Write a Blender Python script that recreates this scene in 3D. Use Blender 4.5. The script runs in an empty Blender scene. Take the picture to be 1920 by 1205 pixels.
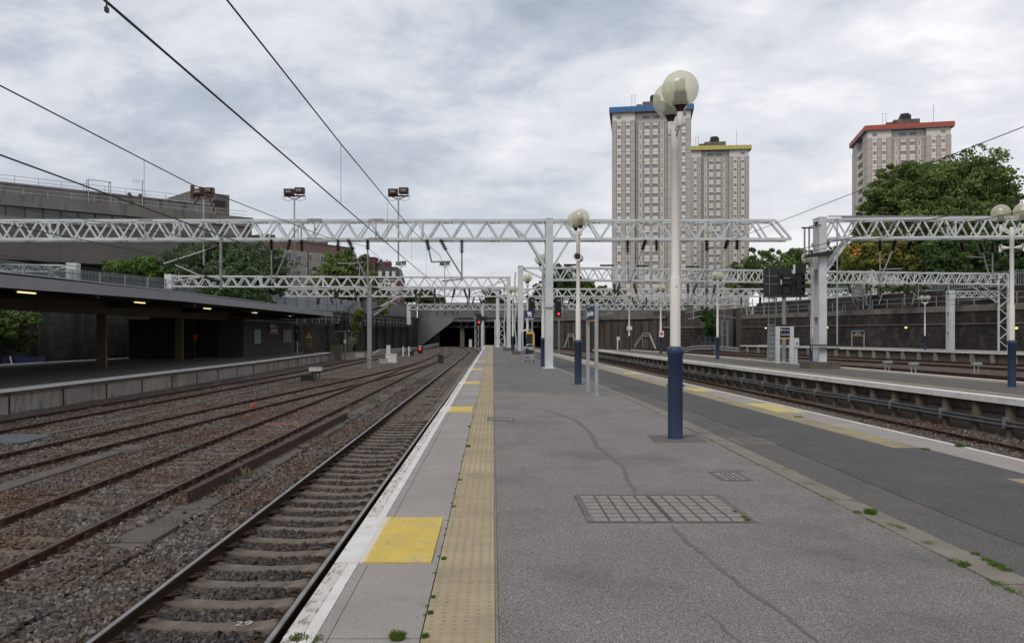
import bpy, math, random
import numpy as np
from mathutils import Vector
random.seed(7)
RNG = np.random.default_rng(11)
R = math.radians
SC = bpy.context.scene
COL = SC.collection

# ------------------------------------------------------------------ camera
F = 1550.0
VPX, VPY, EYE = 924.0, 625.5, 1.68
cam_d = bpy.data.cameras.new('camera')
cam_d.sensor_width = 36.0
cam_d.lens = F / 1920.0 * 36.0
cam_d.shift_x = (960 - VPX) / 1920.0
cam_d.shift_y = (VPY - 602.5) / 1920.0
cam_d.clip_start = 0.1
cam_d.clip_end = 3000
cam = bpy.data.objects.new('camera', cam_d)
cam.location = (0, 0, EYE)
cam.rotation_euler = (R(90), 0, 0)
COL.objects.link(cam)
SC.camera = cam

def wx(px, Y): return (px - VPX) * Y / F
def wz(py, Y): return EYE + (VPY - py) * Y / F
def gnd(px, py, z=0.0):
    Y = F * (EYE - z) / (py - VPY)
    return wx(px, Y), Y

# ------------------------------------------------------------------ world
SUN_EL, SUN_AZ = 48.0, 215.0     # azimuth measured clockwise from +Y
world = bpy.data.worlds.new('World')
SC.world = world
world.use_nodes = True
wt = world.node_tree
wt.nodes.clear()
def wn(t, **k):
    n = wt.nodes.new(t)
    for a, b in k.items():
        setattr(n, a, b)
    return n
def wl(a, b): wt.links.new(a, b)
sky = wn('ShaderNodeTexSky', sky_type='NISHITA')
sky.sun_disc = False
sky.sun_elevation = R(SUN_EL)
sky.sun_rotation = R(SUN_AZ)
bg1 = wn('ShaderNodeBackground'); bg1.inputs['Strength'].default_value = 0.10
wl(sky.outputs[0], bg1.inputs['Color'])
tc = wn('ShaderNodeTexCoord')
sep = wn('ShaderNodeSeparateXYZ'); wl(tc.outputs['Generated'], sep.inputs[0])
def math_n(op, a, b=None, c=None):
    n = wn('ShaderNodeMath', operation=op)
    for i, v in enumerate((a, b, c)):
        if v is None: continue
        if isinstance(v, (int, float)): n.inputs[i].default_value = v
        else: wl(v, n.inputs[i])
    return n.outputs[0]
zc = math_n('MAXIMUM', sep.outputs['Z'], 0.0)
zz = math_n('ADD', zc, 0.30)
u = math_n('DIVIDE', sep.outputs['X'], zz)
v = math_n('DIVIDE', sep.outputs['Y'], zz)
cmb = wn('ShaderNodeCombineXYZ'); wl(u, cmb.inputs[0]); wl(v, cmb.inputs[1]); cmb.inputs[2].default_value = 3.7
def noise_w(scale, detail, rough, dist, vec):
    n = wn('ShaderNodeTexNoise')
    n.inputs['Scale'].default_value = scale; n.inputs['Detail'].default_value = detail
    n.inputs['Roughness'].default_value = rough; n.inputs['Distortion'].default_value = dist
    wl(vec, n.inputs['Vector'])
    return n.outputs['Fac']
n1 = noise_w(0.95, 7, 0.55, 0.3, cmb.outputs[0])
mp = wn('ShaderNodeMapping'); mp.inputs['Scale'].default_value = (1.0, 1.1, 1); mp.inputs['Location'].default_value = (4.1, 1.3, 0)
wl(cmb.outputs[0], mp.inputs[0])
n2 = noise_w(3.0, 8, 0.60, 0.35, mp.outputs[0])
mp3 = wn('ShaderNodeMapping'); mp3.inputs['Scale'].default_value = (1.0, 1.2, 1); mp3.inputs['Location'].default_value = (9.1, 2.3, 1)
wl(cmb.outputs[0], mp3.inputs[0])
n3 = noise_w(8.0, 8, 0.6, 0.2, mp3.outputs[0])
mixn = math_n('ADD', math_n('MULTIPLY', n1, 0.50), math_n('ADD', math_n('MULTIPLY', n2, 0.34), math_n('MULTIPLY', n3, 0.16)))
# brighter towards the horizon and to the right
bias = math_n('ADD', mixn, math_n('MULTIPLY', sep.outputs['X'], 0.10))
bias = math_n('ADD', bias, math_n('MULTIPLY', zc, -0.16))
ramp = wn('ShaderNodeValToRGB'); wl(bias, ramp.inputs[0])
cr = ramp.color_ramp
cr.elements[0].position = 0.36; cr.elements[0].color = (0.37, 0.415, 0.495, 1)
cr.elements[1].position = 0.585; cr.elements[1].color = (0.92, 0.92, 0.93, 1)
e = cr.elements.new(0.425); e.color = (0.50, 0.54, 0.615, 1)
e = cr.elements.new(0.47); e.color = (0.64, 0.665, 0.715, 1)
e = cr.elements.new(0.52); e.color = (0.74, 0.75, 0.79, 1)
hz = wn('ShaderNodeMapRange'); wl(zc, hz.inputs[0])
hz.inputs['From Min'].default_value = 0.0; hz.inputs['From Max'].default_value = 0.26
hz.inputs['To Min'].default_value = 0.75; hz.inputs['To Max'].default_value = 0.0
mx = wn('ShaderNodeMix', data_type='RGBA')
wl(hz.outputs[0], mx.inputs['Factor']); wl(ramp.outputs[0], mx.inputs[6]); mx.inputs[7].default_value = (0.74, 0.74, 0.75, 1)
bg2 = wn('ShaderNodeBackground'); bg2.inputs['Strength'].default_value = 0.92
wl(mx.outputs[2], bg2.inputs['Color'])
ms = wn('ShaderNodeMixShader'); ms.inputs[0].default_value = 0.93
wl(bg1.outputs[0], ms.inputs[1]); wl(bg2.outputs[0], ms.inputs[2])
wo = wn('ShaderNodeOutputWorld'); wl(ms.outputs[0], wo.inputs['Surface'])

# ------------------------------------------------------------------ sun
sd = bpy.data.lights.new('sun', 'SUN')
sd.energy = 1.5; sd.angle = R(25); sd.color = (1.0, 0.93, 0.83)
sun = bpy.data.objects.new('sun', sd)
a = R(SUN_AZ); el = R(SUN_EL)
dirv = Vector((math.sin(a) * math.cos(el), math.cos(a) * math.cos(el), math.sin(el)))
sun.rotation_euler = (-dirv).to_track_quat('-Z', 'Y').to_euler()
COL.objects.link(sun)

vs = SC.view_settings
vs.view_transform = 'Standard'; vs.look = 'None'; vs.exposure = 0.28; vs.gamma = 1.0
SC.cycles.max_bounces = 6
SC.cycles.transparent_max_bounces = 12

# ------------------------------------------------------------------ materials
M = {}
def mat(name, c1, c2=None, scale=6.0, rough=0.8, bump=0.0, bscale=None, metal=0.0, spec=0.35,
        detail=6, stretch=None, lo=0.35, hi=0.68, stain=None, sscale=1.0, slo=0.55, shi=0.72, sstretch=None,
        island=0.0, emit=None, estr=0.0, speck=None, speck2=None, speck3=None, cells=None, xfade=None):
    m = bpy.data.materials.new(name); m.use_nodes = True
    t = m.node_tree; N = t.nodes; L = t.links
    b = N['Principled BSDF']
    b.inputs['Roughness'].default_value = rough
    b.inputs['Metallic'].default_value = metal
    b.inputs['Specular IOR Level'].default_value = spec
    c2 = c2 or tuple(x * 0.82 for x in c1)
    co = N.new('ShaderNodeTexCoord')
    def vec(st):
        if not st: return co.outputs['Object']
        mp = N.new('ShaderNodeMapping'); mp.inputs['Scale'].default_value = st
        L.new(co.outputs['Object'], mp.inputs[0]); return mp.outputs[0]
    def nz(sc, det, st, rg=0.6):
        n = N.new('ShaderNodeTexNoise'); n.inputs['Scale'].default_value = sc
        n.inputs['Detail'].default_value = det; n.inputs['Roughness'].default_value = rg
        L.new(vec(st), n.inputs['Vector']); return n.outputs['Fac']
    def rng_(src, a, bb):
        r = N.new('ShaderNodeMapRange'); r.inputs['From Min'].default_value = a; r.inputs['From Max'].default_value = bb
        L.new(src, r.inputs[0]); return r.outputs[0]
    def mix(f, A, B):
        x = N.new('ShaderNodeMix'); x.data_type = 'RGBA'
        if isinstance(f, float): x.inputs['Factor'].default_value = f
        else: L.new(f, x.inputs['Factor'])
        for i, q in ((6, A), (7, B)):
            if isinstance(q, tuple): x.inputs[i].default_value = (*q[:3], 1)
            else: L.new(q, x.inputs[i])
        return x.outputs[2]
    base = mix(rng_(nz(scale, detail, stretch), lo, hi), c2, c1)
    for sp2 in (speck2, speck, speck3):
        if not sp2: continue
        sc_, col_, l_, h_ = sp2
        base = mix(rng_(nz(sc_, 2, None, 0.7), l_, h_), base, col_)
    if stain:
        base = mix(rng_(nz(sscale, 7, sstretch, 0.65), slo, shi), base, stain)
    if cells:
        vo = N.new('ShaderNodeTexVoronoi'); vo.inputs['Scale'].default_value = cells[0]; L.new(co.outputs['Object'], vo.inputs['Vector'])
        sc3 = N.new('ShaderNodeSeparateColor'); L.new(vo.outputs['Color'], sc3.inputs[0])
        r3 = N.new('ShaderNodeValToRGB'); L.new(sc3.outputs[0], r3.inputs[0])
        lo_, hi_ = cells[1], cells[2]
        r3.color_ramp.elements[0].color = (lo_, lo_, lo_, 1); r3.color_ramp.elements[1].color = (hi_, hi_, hi_, 1)
        q3 = r3.color_ramp.elements.new(0.35); q3.color = (lo_*1.35, lo_*1.33, lo_*1.32, 1)
        q3 = r3.color_ramp.elements.new(0.80); q3.color = (1.08, 1.07, 1.06, 1)
        x3 = N.new('ShaderNodeMix'); x3.data_type = 'RGBA'; x3.blend_type = 'MULTIPLY'; x3.clamp_result = False; x3.inputs['Factor'].default_value = 1.0
        L.new(base, x3.inputs[6]); L.new(r3.outputs[0], x3.inputs[7]); base = x3.outputs[2]
    if xfade:
        sx3 = N.new('ShaderNodeSeparateXYZ'); L.new(co.outputs['Object'], sx3.inputs[0])
        ad3 = N.new('ShaderNodeMath'); ad3.operation = 'MULTIPLY_ADD'; L.new(nz(18, 5, None), ad3.inputs[0]); ad3.inputs[1].default_value = 0.05; L.new(sx3.outputs[0], ad3.inputs[2])
        base = mix(rng_(ad3.outputs[0], xfade[1], xfade[0]), base, xfade[2])
    if island:
        g = N.new('ShaderNodeNewGeometry')
        hs = N.new('ShaderNodeHueSaturation')
        r = N.new('ShaderNodeMapRange'); r.inputs['To Min'].default_value = 1 - island; r.inputs['To Max'].default_value = 1 + island
        L.new(g.outputs['Random Per Island'], r.inputs[0]); L.new(r.outputs[0], hs.inputs['Value']); L.new(base, hs.inputs['Color'])
        base = hs.outputs[0]
    L.new(base, b.inputs['Base Color'])
    if bump:
        bn = N.new('ShaderNodeBump'); bn.inputs['Strength'].default_value = 1.0
        bn.inputs['Distance'].default_value = bump
        L.new(nz(bscale or scale * 4, 4, None, 0.65), bn.inputs['Height']); L.new(bn.outputs[0], b.inputs['Normal'])
    if emit:
        b.inputs['Emission Color'].default_value = (*emit, 1); b.inputs['Emission Strength'].default_value = estr
    M[name] = m
    return m

def brick_mat(name, c1, c2, mortar, bw, bh, rough=0.9, stain=None, sscale=0.3, slo=0.5, shi=0.7, sstretch=None, bump=0.01, ms=0.012, axis='wall', stain2=None):
    m = bpy.data.materials.new(name); m.use_nodes = True
    t = m.node_tree; N = t.nodes; L = t.links
    b = N['Principled BSDF']; b.inputs['Roughness'].default_value = rough; b.inputs['Specular IOR Level'].default_value = 0.25
    co = N.new('ShaderNodeTexCoord'); sp = N.new('ShaderNodeSeparateXYZ'); L.new(co.outputs['Object'], sp.inputs[0])
    cb = N.new('ShaderNodeCombineXYZ')
    if axis == 'wall':
        ad = N.new('ShaderNodeMath'); ad.operation = 'ADD'; L.new(sp.outputs[0], ad.inputs[0]); L.new(sp.outputs[1], ad.inputs[1])
        L.new(ad.outputs[0], cb.inputs[0]); L.new(sp.outputs[2], cb.inputs[1])
    else:
        L.new(sp.outputs[1], cb.inputs[0]); L.new(sp.outputs[0], cb.inputs[1])
    br = N.new('ShaderNodeTexBrick'); L.new(cb.outputs[0], br.inputs['Vector'])
    br.inputs['Color1'].default_value = (*c1, 1); br.inputs['Color2'].default_value = (*c2, 1); br.inputs['Mortar'].default_value = (*mortar, 1)
    br.inputs['Scale'].default_value = 1.0; br.inputs['Brick Width'].default_value = bw; br.inputs['Row Height'].default_value = bh
    br.inputs['Mortar Size'].default_value = ms
    out = br.outputs['Color']
    for st, sc_, l_, h_, ss in ((stain, sscale, slo, shi, sstretch), (stain2, sscale * 4, 0.5, 0.75, None)):
        if not st: continue
        n = N.new('ShaderNodeTexNoise'); n.inputs['Scale'].default_value = sc_; n.inputs['Detail'].default_value = 8; n.inputs['Roughness'].default_value = 0.65
        if ss:
            mp_ = N.new('ShaderNodeMapping'); mp_.inputs['Scale'].default_value = ss; L.new(co.outputs['Object'], mp_.inputs[0]); L.new(mp_.outputs[0], n.inputs['Vector'])
        else: L.new(co.outputs['Object'], n.inputs['Vector'])
        r = N.new('ShaderNodeMapRange'); r.inputs['From Min'].default_value = l_; r.inputs['From Max'].default_value = h_; L.new(n.outputs['Fac'], r.inputs[0])
        x = N.new('ShaderNodeMix'); x.data_type = 'RGBA'; L.new(r.outputs[0], x.inputs['Factor']); L.new(out, x.inputs[6]); x.inputs[7].default_value = (*st, 1)
        out = x.outputs[2]
    L.new(out, b.inputs['Base Color'])
    M[name] = m
    return m

# ballast: angular stones as cells, for the far part of the sheet
def ballast_mat(name, ca, cb_, cc, scale=17.0):
    m = bpy.data.materials.new(name); m.use_nodes = True
    t = m.node_tree; N = t.nodes; L = t.links
    b = N['Principled BSDF']; b.inputs['Roughness'].default_value = 0.95; b.inputs['Specular IOR Level'].default_value = 0.15
    co = N.new('ShaderNodeTexCoord')
    vo = N.new('ShaderNodeTexVoronoi'); vo.inputs['Scale'].default_value = scale; L.new(co.outputs['Object'], vo.inputs['Vector'])
    sp = N.new('ShaderNodeSeparateColor'); L.new(vo.outputs['Color'], sp.inputs[0])
    rp = N.new('ShaderNodeValToRGB'); L.new(sp.outputs[0], rp.inputs[0])
    c = rp.color_ramp; c.elements[0].color = (*[x * 0.45 for x in ca], 1); c.elements[1].color = (*[x * 1.9 for x in ca], 1)
    q = c.elements.new(0.5); q.color = (*ca, 1)
    q = c.elements.new(0.8); q.color = (*[x * 1.35 for x in ca], 1)
    n = N.new('ShaderNodeTexNoise'); n.inputs['Scale'].default_value = 0.35; n.inputs['Detail'].default_value = 8; L.new(co.outputs['Object'], n.inputs['Vector'])
    r = N.new('ShaderNodeMapRange'); r.inputs['From Min'].default_value = 0.42; r.inputs['From Max'].default_value = 0.62; L.new(n.outputs['Fac'], r.inputs[0])
    x = N.new('ShaderNodeMix'); x.data_type = 'RGBA'; x.blend_type = 'MULTIPLY'; x.inputs['Factor'].default_value = 1.0
    y = N.new('ShaderNodeMix'); y.data_type = 'RGBA'; L.new(r.outputs[0], y.inputs['Factor']); y.inputs[6].default_value = (*cb_, 1); y.inputs[7].default_value = (*cc, 1)
    L.new(rp.outputs[0], x.inputs[6]); L.new(y.outputs[2], x.inputs[7])
    L.new(x.outputs[2], b.inputs['Base Color'])
    bn = N.new('ShaderNodeBump'); bn.inputs['Distance'].default_value = 0.04; bn.inputs['Strength'].default_value = 1.0; bn.invert = True
    L.new(vo.outputs['Distance'], bn.inputs['Height']); L.new(bn.outputs[0], b.inputs['Normal'])
    M[name] = m
ballast_mat('ballast_sheet', (0.110, 0.098, 0.089), (1.0, 0.97, 0.94), (0.88, 0.72, 0.60))

def stone_mat(name, cols, tint):
    m = bpy.data.materials.new(name); m.use_nodes = True
    t = m.node_tree; N = t.nodes; L = t.links
    b = N['Principled BSDF']; b.inputs['Roughness'].default_value = 0.9; b.inputs['Specular IOR Level'].default_value = 0.2
    g = N.new('ShaderNodeNewGeometry')
    rp = N.new('ShaderNodeValToRGB'); L.new(g.outputs['Random Per Island'], rp.inputs[0])
    c = rp.color_ramp; c.elements[0].color = (*cols[0], 1); c.elements[1].color = (*cols[-1], 1)
    for i, q in enumerate(cols[1:-1]):
        e_ = c.elements.new((i + 1) / (len(cols) - 1)); e_.color = (*q, 1)
    co = N.new('ShaderNodeTexCoord')
    n = N.new('ShaderNodeTexNoise'); n.inputs['Scale'].default_value = 0.5; n.inputs['Detail'].default_value = 6; L.new(co.outputs['Object'], n.inputs['Vector'])
    r = N.new('ShaderNodeMapRange'); r.inputs['From Min'].default_value = 0.4; r.inputs['From Max'].default_value = 0.62; L.new(n.outputs['Fac'], r.inputs[0])
    y = N.new('ShaderNodeMix'); y.data_type = 'RGBA'; L.new(r.outputs[0], y.inputs['Factor']); y.inputs[6].default_value = (1, 1, 1, 1); y.inputs[7].default_value = (*tint, 1)
    x = N.new('ShaderNodeMix'); x.data_type = 'RGBA'; x.blend_type = 'MULTIPLY'; x.inputs['Factor'].default_value = 1.0
    L.new(rp.outputs[0], x.inputs[6]); L.new(y.outputs[2], x.inputs[7]); L.new(x.outputs[2], b.inputs['Base Color'])
    M[name] = m
stone_mat('stone_grey', [(0.048, 0.042, 0.039), (0.104, 0.090, 0.081), (0.070, 0.060, 0.054), (0.150, 0.131, 0.118), (0.090, 0.074, 0.064), (0.22, 0.205, 0.192), (0.112, 0.095, 0.083)], (0.90, 0.68, 0.54))
stone_mat('stone_dark', [(0.030, 0.027, 0.026), (0.075, 0.070, 0.068), (0.046, 0.040, 0.037), (0.12, 0.115, 0.113), (0.06, 0.047, 0.039)], (0.95, 0.85, 0.78))

mat('asphalt_near', (0.242, 0.222, 0.207), (0.195, 0.179, 0.168), scale=1.2, rough=0.9, bump=0.010, bscale=75, speck2=(60, (0.075, 0.07, 0.065), 0.53, 0.62),
    speck=(110, (0.48, 0.46, 0.43), 0.56, 0.68), stain=(0.13, 0.124, 0.118), sscale=0.5, slo=0.50, shi=0.72, speck3=(9, (0.115, 0.108, 0.10), 0.68, 0.72), cells=(135, 0.60, 1.55))
mat('asphalt_far', (0.158, 0.150, 0.145), (0.128, 0.122, 0.118), scale=0.9, cells=(110, 0.6, 1.5), rough=0.9, bump=0.004, bscale=90,
    speck=(80, (0.30, 0.29, 0.28), 0.54, 0.70), stain=(0.10, 0.098, 0.096), sscale=0.6, slo=0.5, shi=0.72)
mat('asphalt_dark', (0.096, 0.092, 0.091), (0.073, 0.070, 0.069), scale=1.3, cells=(110, 0.6, 1.6), rough=0.88, bump=0.005, bscale=100,
    speck=(70, (0.16, 0.16, 0.165), 0.58, 0.74), stain=(0.115, 0.112, 0.11), sscale=0.5, slo=0.58, shi=0.78)
mat('asphalt_mid', (0.126, 0.117, 0.108), (0.098, 0.092, 0.087), scale=1.6, cells=(115, 0.6, 1.6), rough=0.9, bump=0.005, bscale=100,
    speck=(85, (0.20, 0.19, 0.175), 0.56, 0.72), stain=(0.085, 0.082, 0.078), sscale=0.8, slo=0.5, shi=0.7)
mat('patch', (0.135, 0.124, 0.115), (0.10, 0.092, 0.085), scale=3, rough=0.92, bump=0.006, bscale=90, speck=(90, (0.19, 0.18, 0.17), 0.55, 0.7))
mat('crack', (0.060, 0.055, 0.052), (0.10, 0.094, 0.09), scale=14, rough=0.95)
mat('slab', (0.305, 0.278, 0.255), (0.25, 0.228, 0.208), scale=0.9, cells=(150, 0.78, 1.15), rough=0.9, bump=0.002, bscale=120, speck=(120, (0.38, 0.36, 0.33), 0.55, 0.75), stain=(0.18, 0.165, 0.15), sscale=1.3, slo=0.58, shi=0.85)
mat('kerb', (0.235, 0.205, 0.17), (0.17, 0.15, 0.125), scale=2.0, rough=0.92, bump=0.006, bscale=60, stain=(0.10, 0.09, 0.075), sscale=2.5, slo=0.55, shi=0.72)
mat('white_paint', (0.68, 0.67, 0.64), (0.56, 0.54, 0.50), scale=3, rough=0.75, bump=0.002, bscale=70, stain=(0.30, 0.27, 0.24), sscale=9, slo=0.60, shi=0.72, sstretch=(1, 0.35, 1))
mat('white_worn', (0.64, 0.62, 0.58), (0.50, 0.47, 0.43), scale=2.5, rough=0.85, bump=0.005, bscale=40, stain=(0.25, 0.215, 0.18), sscale=14, slo=0.50, shi=0.60, sstretch=(1.6, 0.45, 1))
mat('tactile', (0.345, 0.285, 0.185), (0.285, 0.238, 0.16), scale=1.5, rough=0.88, bump=0.002, bscale=90, speck=(110, (0.46, 0.38, 0.24), 0.55, 0.75), stain=(0.19, 0.165, 0.12), sscale=1.6, slo=0.52, shi=0.76, island=0.07, cells=(140, 0.85, 1.1))
mat('tactile_dome', (0.35, 0.275, 0.145), (0.25, 0.205, 0.12), scale=3, rough=0.88)
mat('tactile_old', (0.33, 0.27, 0.15), (0.24, 0.205, 0.13), scale=1.2, rough=0.9, stain=(0.17, 0.15, 0.12), sscale=1.0, slo=0.5, shi=0.72)
mat('yellow_panel', (0.60, 0.44, 0.085), (0.50, 0.37, 0.09), scale=2.2, rough=0.7, bump=0.002, bscale=60, stain=(0.40, 0.34, 0.19), sscale=4, slo=0.54, shi=0.75, cells=(90, 0.8, 1.1), xfade=(-0.945, -0.90, (0.62, 0.58, 0.50)), speck3=(22, (0.16, 0.13, 0.07), 0.70, 0.73))
mat('yellow_faded', (0.60, 0.48, 0.14), (0.45, 0.37, 0.18), scale=2.2, rough=0.8)
mat('cover_iron', (0.165, 0.138, 0.125), (0.10, 0.085, 0.078), scale=7, rough=0.75, bump=0.003, bscale=50)
mat('cover_bar', (0.10, 0.072, 0.064), (0.055, 0.045, 0.042), scale=9, rough=0.8)
mat('cover_fill', (0.275, 0.245, 0.225), (0.21, 0.188, 0.172), scale=6, rough=0.9, bump=0.004, bscale=70)
mat('joint', (0.065, 0.058, 0.045), (0.11, 0.098, 0.075), scale=9, rough=1)
mat('plat_wall', (0.29, 0.265, 0.23), (0.20, 0.182, 0.158), scale=0.8, rough=0.92, stain=(0.075, 0.062, 0.05), sscale=2.6, slo=0.52, shi=0.68, sstretch=(1, 1, 0.22))
mat('plat_wall_brown', (0.155, 0.125, 0.10), (0.095, 0.08, 0.068), scale=1.5, rough=0.95, stain=(0.05, 0.042, 0.036), sscale=1.5, slo=0.5, shi=0.66)
mat('plat_post', (0.19, 0.15, 0.115), (0.11, 0.09, 0.07), scale=2, rough=0.95)
mat('dark_gap', (0.02, 0.018, 0.016), (0.03, 0.027, 0.024), rough=1)
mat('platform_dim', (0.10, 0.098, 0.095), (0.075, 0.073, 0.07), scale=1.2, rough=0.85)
mat('rail_rust', (0.080, 0.038, 0.024), (0.042, 0.023, 0.017), scale=4, rough=0.85, spec=0.12, stain=(0.13, 0.066, 0.038), sscale=3, slo=0.55, shi=0.8)
mat('rail_brown', (0.060, 0.037, 0.026), (0.036, 0.024, 0.018), scale=5, rough=0.85, spec=0.12)
mat('rail_head', (0.40, 0.385, 0.37), (0.26, 0.24, 0.225), scale=3, rough=0.38, metal=0.8)
mat('rail_head_dull', (0.115, 0.082, 0.068), (0.07, 0.045, 0.035), scale=5, rough=0.55, metal=0.4)
mat('girder_rust', (0.072, 0.035, 0.026), (0.038, 0.023, 0.019), scale=2.5, rough=0.8, sstretch=(1, 3, 1), stain=(0.15, 0.085, 0.06), sscale=2, slo=0.55, shi=0.7)
mat('sleeper_concrete', (0.200, 0.165, 0.134), (0.120, 0.096, 0.078), scale=3, rough=0.95, bump=0.006, bscale=60, stain=(0.09, 0.07, 0.055), sscale=4, slo=0.5, shi=0.72)
mat('sleeper_wood', (0.17, 0.135, 0.10), (0.10, 0.08, 0.062), scale=3, rough=0.95, stretch=(0.5, 8, 1), bump=0.006, bscale=40)
mat('concrete_trough', (0.125, 0.108, 0.093), (0.08, 0.07, 0.06), scale=1.6, rough=0.95, bump=0.004, bscale=50, stain=(0.085, 0.075, 0.06), sscale=1.8, slo=0.55, shi=0.7)
mat('gantry_paint', (0.58, 0.605, 0.61), (0.47, 0.49, 0.495), scale=1.0, rough=0.55, stain=(0.30, 0.27, 0.24), sscale=2.6, slo=0.58, shi=0.76)
mat('gantry_joint', (0.38, 0.385, 0.38), (0.24, 0.22, 0.2), scale=3, rough=0.7)
mat('steel_grey', (0.27, 0.285, 0.295), (0.21, 0.22, 0.225), scale=2, rough=0.6, metal=0.3)
mat('galv', (0.40, 0.42, 0.43), (0.30, 0.315, 0.325), scale=3, rough=0.5, metal=0.4)
mat('pole_white', (0.74, 0.70, 0.66), (0.68, 0.64, 0.60), scale=1.5, rough=0.5, stain=(0.50, 0.45, 0.40), sscale=3, slo=0.66, shi=0.85)
mat('pole_blue', (0.034, 0.055, 0.112), (0.027, 0.044, 0.092), scale=2.5, rough=0.5, spec=0.4, stain=(0.10, 0.13, 0.20), sscale=9, slo=0.68, shi=0.75)
mat('lamp_brown', (0.045, 0.020, 0.016), (0.03, 0.014, 0.012), rough=0.45, scale=5)
mat('louvre', (0.52, 0.50, 0.42), (0.36, 0.34, 0.28), scale=1, stretch=(0.1, 0.1, 40), rough=0.5)
mat('black', (0.014, 0.014, 0.015), (0.02, 0.02, 0.021), rough=0.55, scale=4)
mat('black_panel', (0.028, 0.029, 0.031), (0.02, 0.02, 0.022), rough=0.6, scale=2)
mat('lens_dark', (0.03, 0.028, 0.03), rough=0.15)
mat('wire', (0.045, 0.042, 0.04), rough=0.6, metal=0.3)
mat('insulator', (0.022, 0.013, 0.012), (0.016, 0.010, 0.009), rough=0.35, scale=8)
mat('sign_blue', (0.020, 0.035, 0.125), (0.017, 0.03, 0.11), rough=0.4, scale=2)
mat('sign_navy', (0.010, 0.014, 0.05), (0.012, 0.017, 0.055), rough=0.4, scale=2)
mat('sign_white', (0.75, 0.76, 0.76), (0.7, 0.71, 0.71), rough=0.5)
mat('sign_yellow', (0.70, 0.45, 0.03), (0.65, 0.42, 0.04), rough=0.5)
mat('sign_orange', (0.55, 0.22, 0.05), (0.5, 0.2, 0.05), rough=0.5)
mat('sign_red', (0.5, 0.07, 0.06), rough=0.5)
mat('chalk', (0.6, 0.6, 0.58), (0.35, 0.33, 0.30), scale=40, rough=1)
mat('red_lamp', (0.5, 0.01, 0.01), emit=(1.0, 0.02, 0.03), estr=3.0)
mat('tube_light', (0.8, 0.75, 0.5), emit=(1.0, 0.86, 0.42), estr=1.0)
mat('wall_light', (0.7, 0.7, 0.2), emit=(0.85, 0.9, 0.12), estr=1.0)
mat('fascia', (0.27, 0.268, 0.29), (0.235, 0.232, 0.25), scale=0.8, rough=0.6, stain=(0.16, 0.155, 0.16), sscale=2, slo=0.6, shi=0.8)
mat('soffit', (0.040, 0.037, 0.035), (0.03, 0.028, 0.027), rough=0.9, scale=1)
mat('canopy_col', (0.125, 0.098, 0.06), (0.095, 0.075, 0.047), rough=0.7, scale=1.5)
mat('roof_felt', (0.13, 0.13, 0.13), (0.09, 0.09, 0.09), rough=0.9, scale=2)
mat('lip_metal', (0.45, 0.46, 0.48), (0.30, 0.31, 0.32), rough=0.5, scale=3)
brick_mat('wall_left_brick', (0.052, 0.046, 0.043), (0.034, 0.031, 0.03), (0.07, 0.065, 0.06), 0.9, 0.30, stain=(0.024, 0.022, 0.021), sscale=0.35, slo=0.45, shi=0.66, sstretch=(1, 1, 0.35), stain2=(0.085, 0.08, 0.076), ms=0.02)
brick_mat('wall_right_brick', (0.050, 0.042, 0.038), (0.033, 0.029, 0.027), (0.06, 0.052, 0.046), 1.1, 0.32, stain=(0.026, 0.022, 0.021), sscale=0.22, slo=0.42, shi=0.62, sstretch=(1, 1, 0.4), stain2=(0.10, 0.088, 0.076), ms=0.02)
mat('wall_brown', (0.098, 0.082, 0.070), (0.062, 0.053, 0.047), scale=0.35, rough=0.95, stretch=(1, 1, 0.12), stain=(0.045, 0.038, 0.034), sscale=0.6, slo=0.5, shi=0.64, sstretch=(1, 1, 0.12))
mat('wall_ledge', (0.20, 0.175, 0.15), (0.13, 0.112, 0.095), scale=0.6, rough=0.95, stain=(0.08, 0.068, 0.057), sscale=0.5, slo=0.5, shi=0.7)
mat('pilaster', (0.060, 0.052, 0.047), (0.035, 0.031, 0.029), scale=0.7, rough=0.95)
mat('fence_steel', (0.17, 0.19, 0.205), (0.12, 0.135, 0.145), rough=0.6, scale=3)
mat('fence_blue', (0.30, 0.35, 0.38), (0.24, 0.28, 0.30), rough=0.7, scale=0.5)
mat('panel_grey', (0.30, 0.325, 0.345), (0.22, 0.24, 0.26), rough=0.8, scale=0.3, stretch=(3, 3, 0.3))
mat('concrete_grey', (0.19, 0.19, 0.188), (0.14, 0.14, 0.138), rough=0.9, scale=0.25, stain=(0.17, 0.165, 0.16), sscale=0.4, slo=0.52, shi=0.7)
mat('bridge_beam', (0.165, 0.165, 0.162), (0.12, 0.12, 0.118), rough=0.9, scale=0.3, stain=(0.10, 0.095, 0.09), sscale=0.5, slo=0.5, shi=0.7)
mat('tunnel_shade', (0.012, 0.012, 0.013), rough=1.0)  # near-black: the unlit depth under the bridge is put into the colour
mat('pier', (0.16, 0.145, 0.115), (0.09, 0.08, 0.065), rough=0.95, scale=0.8)
mat('bld_brick', (0.150, 0.138, 0.130), (0.118, 0.108, 0.103), scale=0.35, stretch=(0.25, 0.25, 9), rough=0.95, stain=(0.085, 0.079, 0.076), sscale=0.1, slo=0.4, shi=0.75)
mat('bld_concrete', (0.215, 0.203, 0.187), (0.155, 0.146, 0.136), scale=0.3, rough=0.95, stain=(0.075, 0.070, 0.066), sscale=0.9, slo=0.54, shi=0.70, sstretch=(1, 1, 0.18))
mat('bld_glass', (0.085, 0.095, 0.105), (0.05, 0.056, 0.062), rough=0.25, scale=0.7, spec=0.6)
mat('bld_mullion', (0.12, 0.12, 0.12), rough=0.7)
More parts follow.
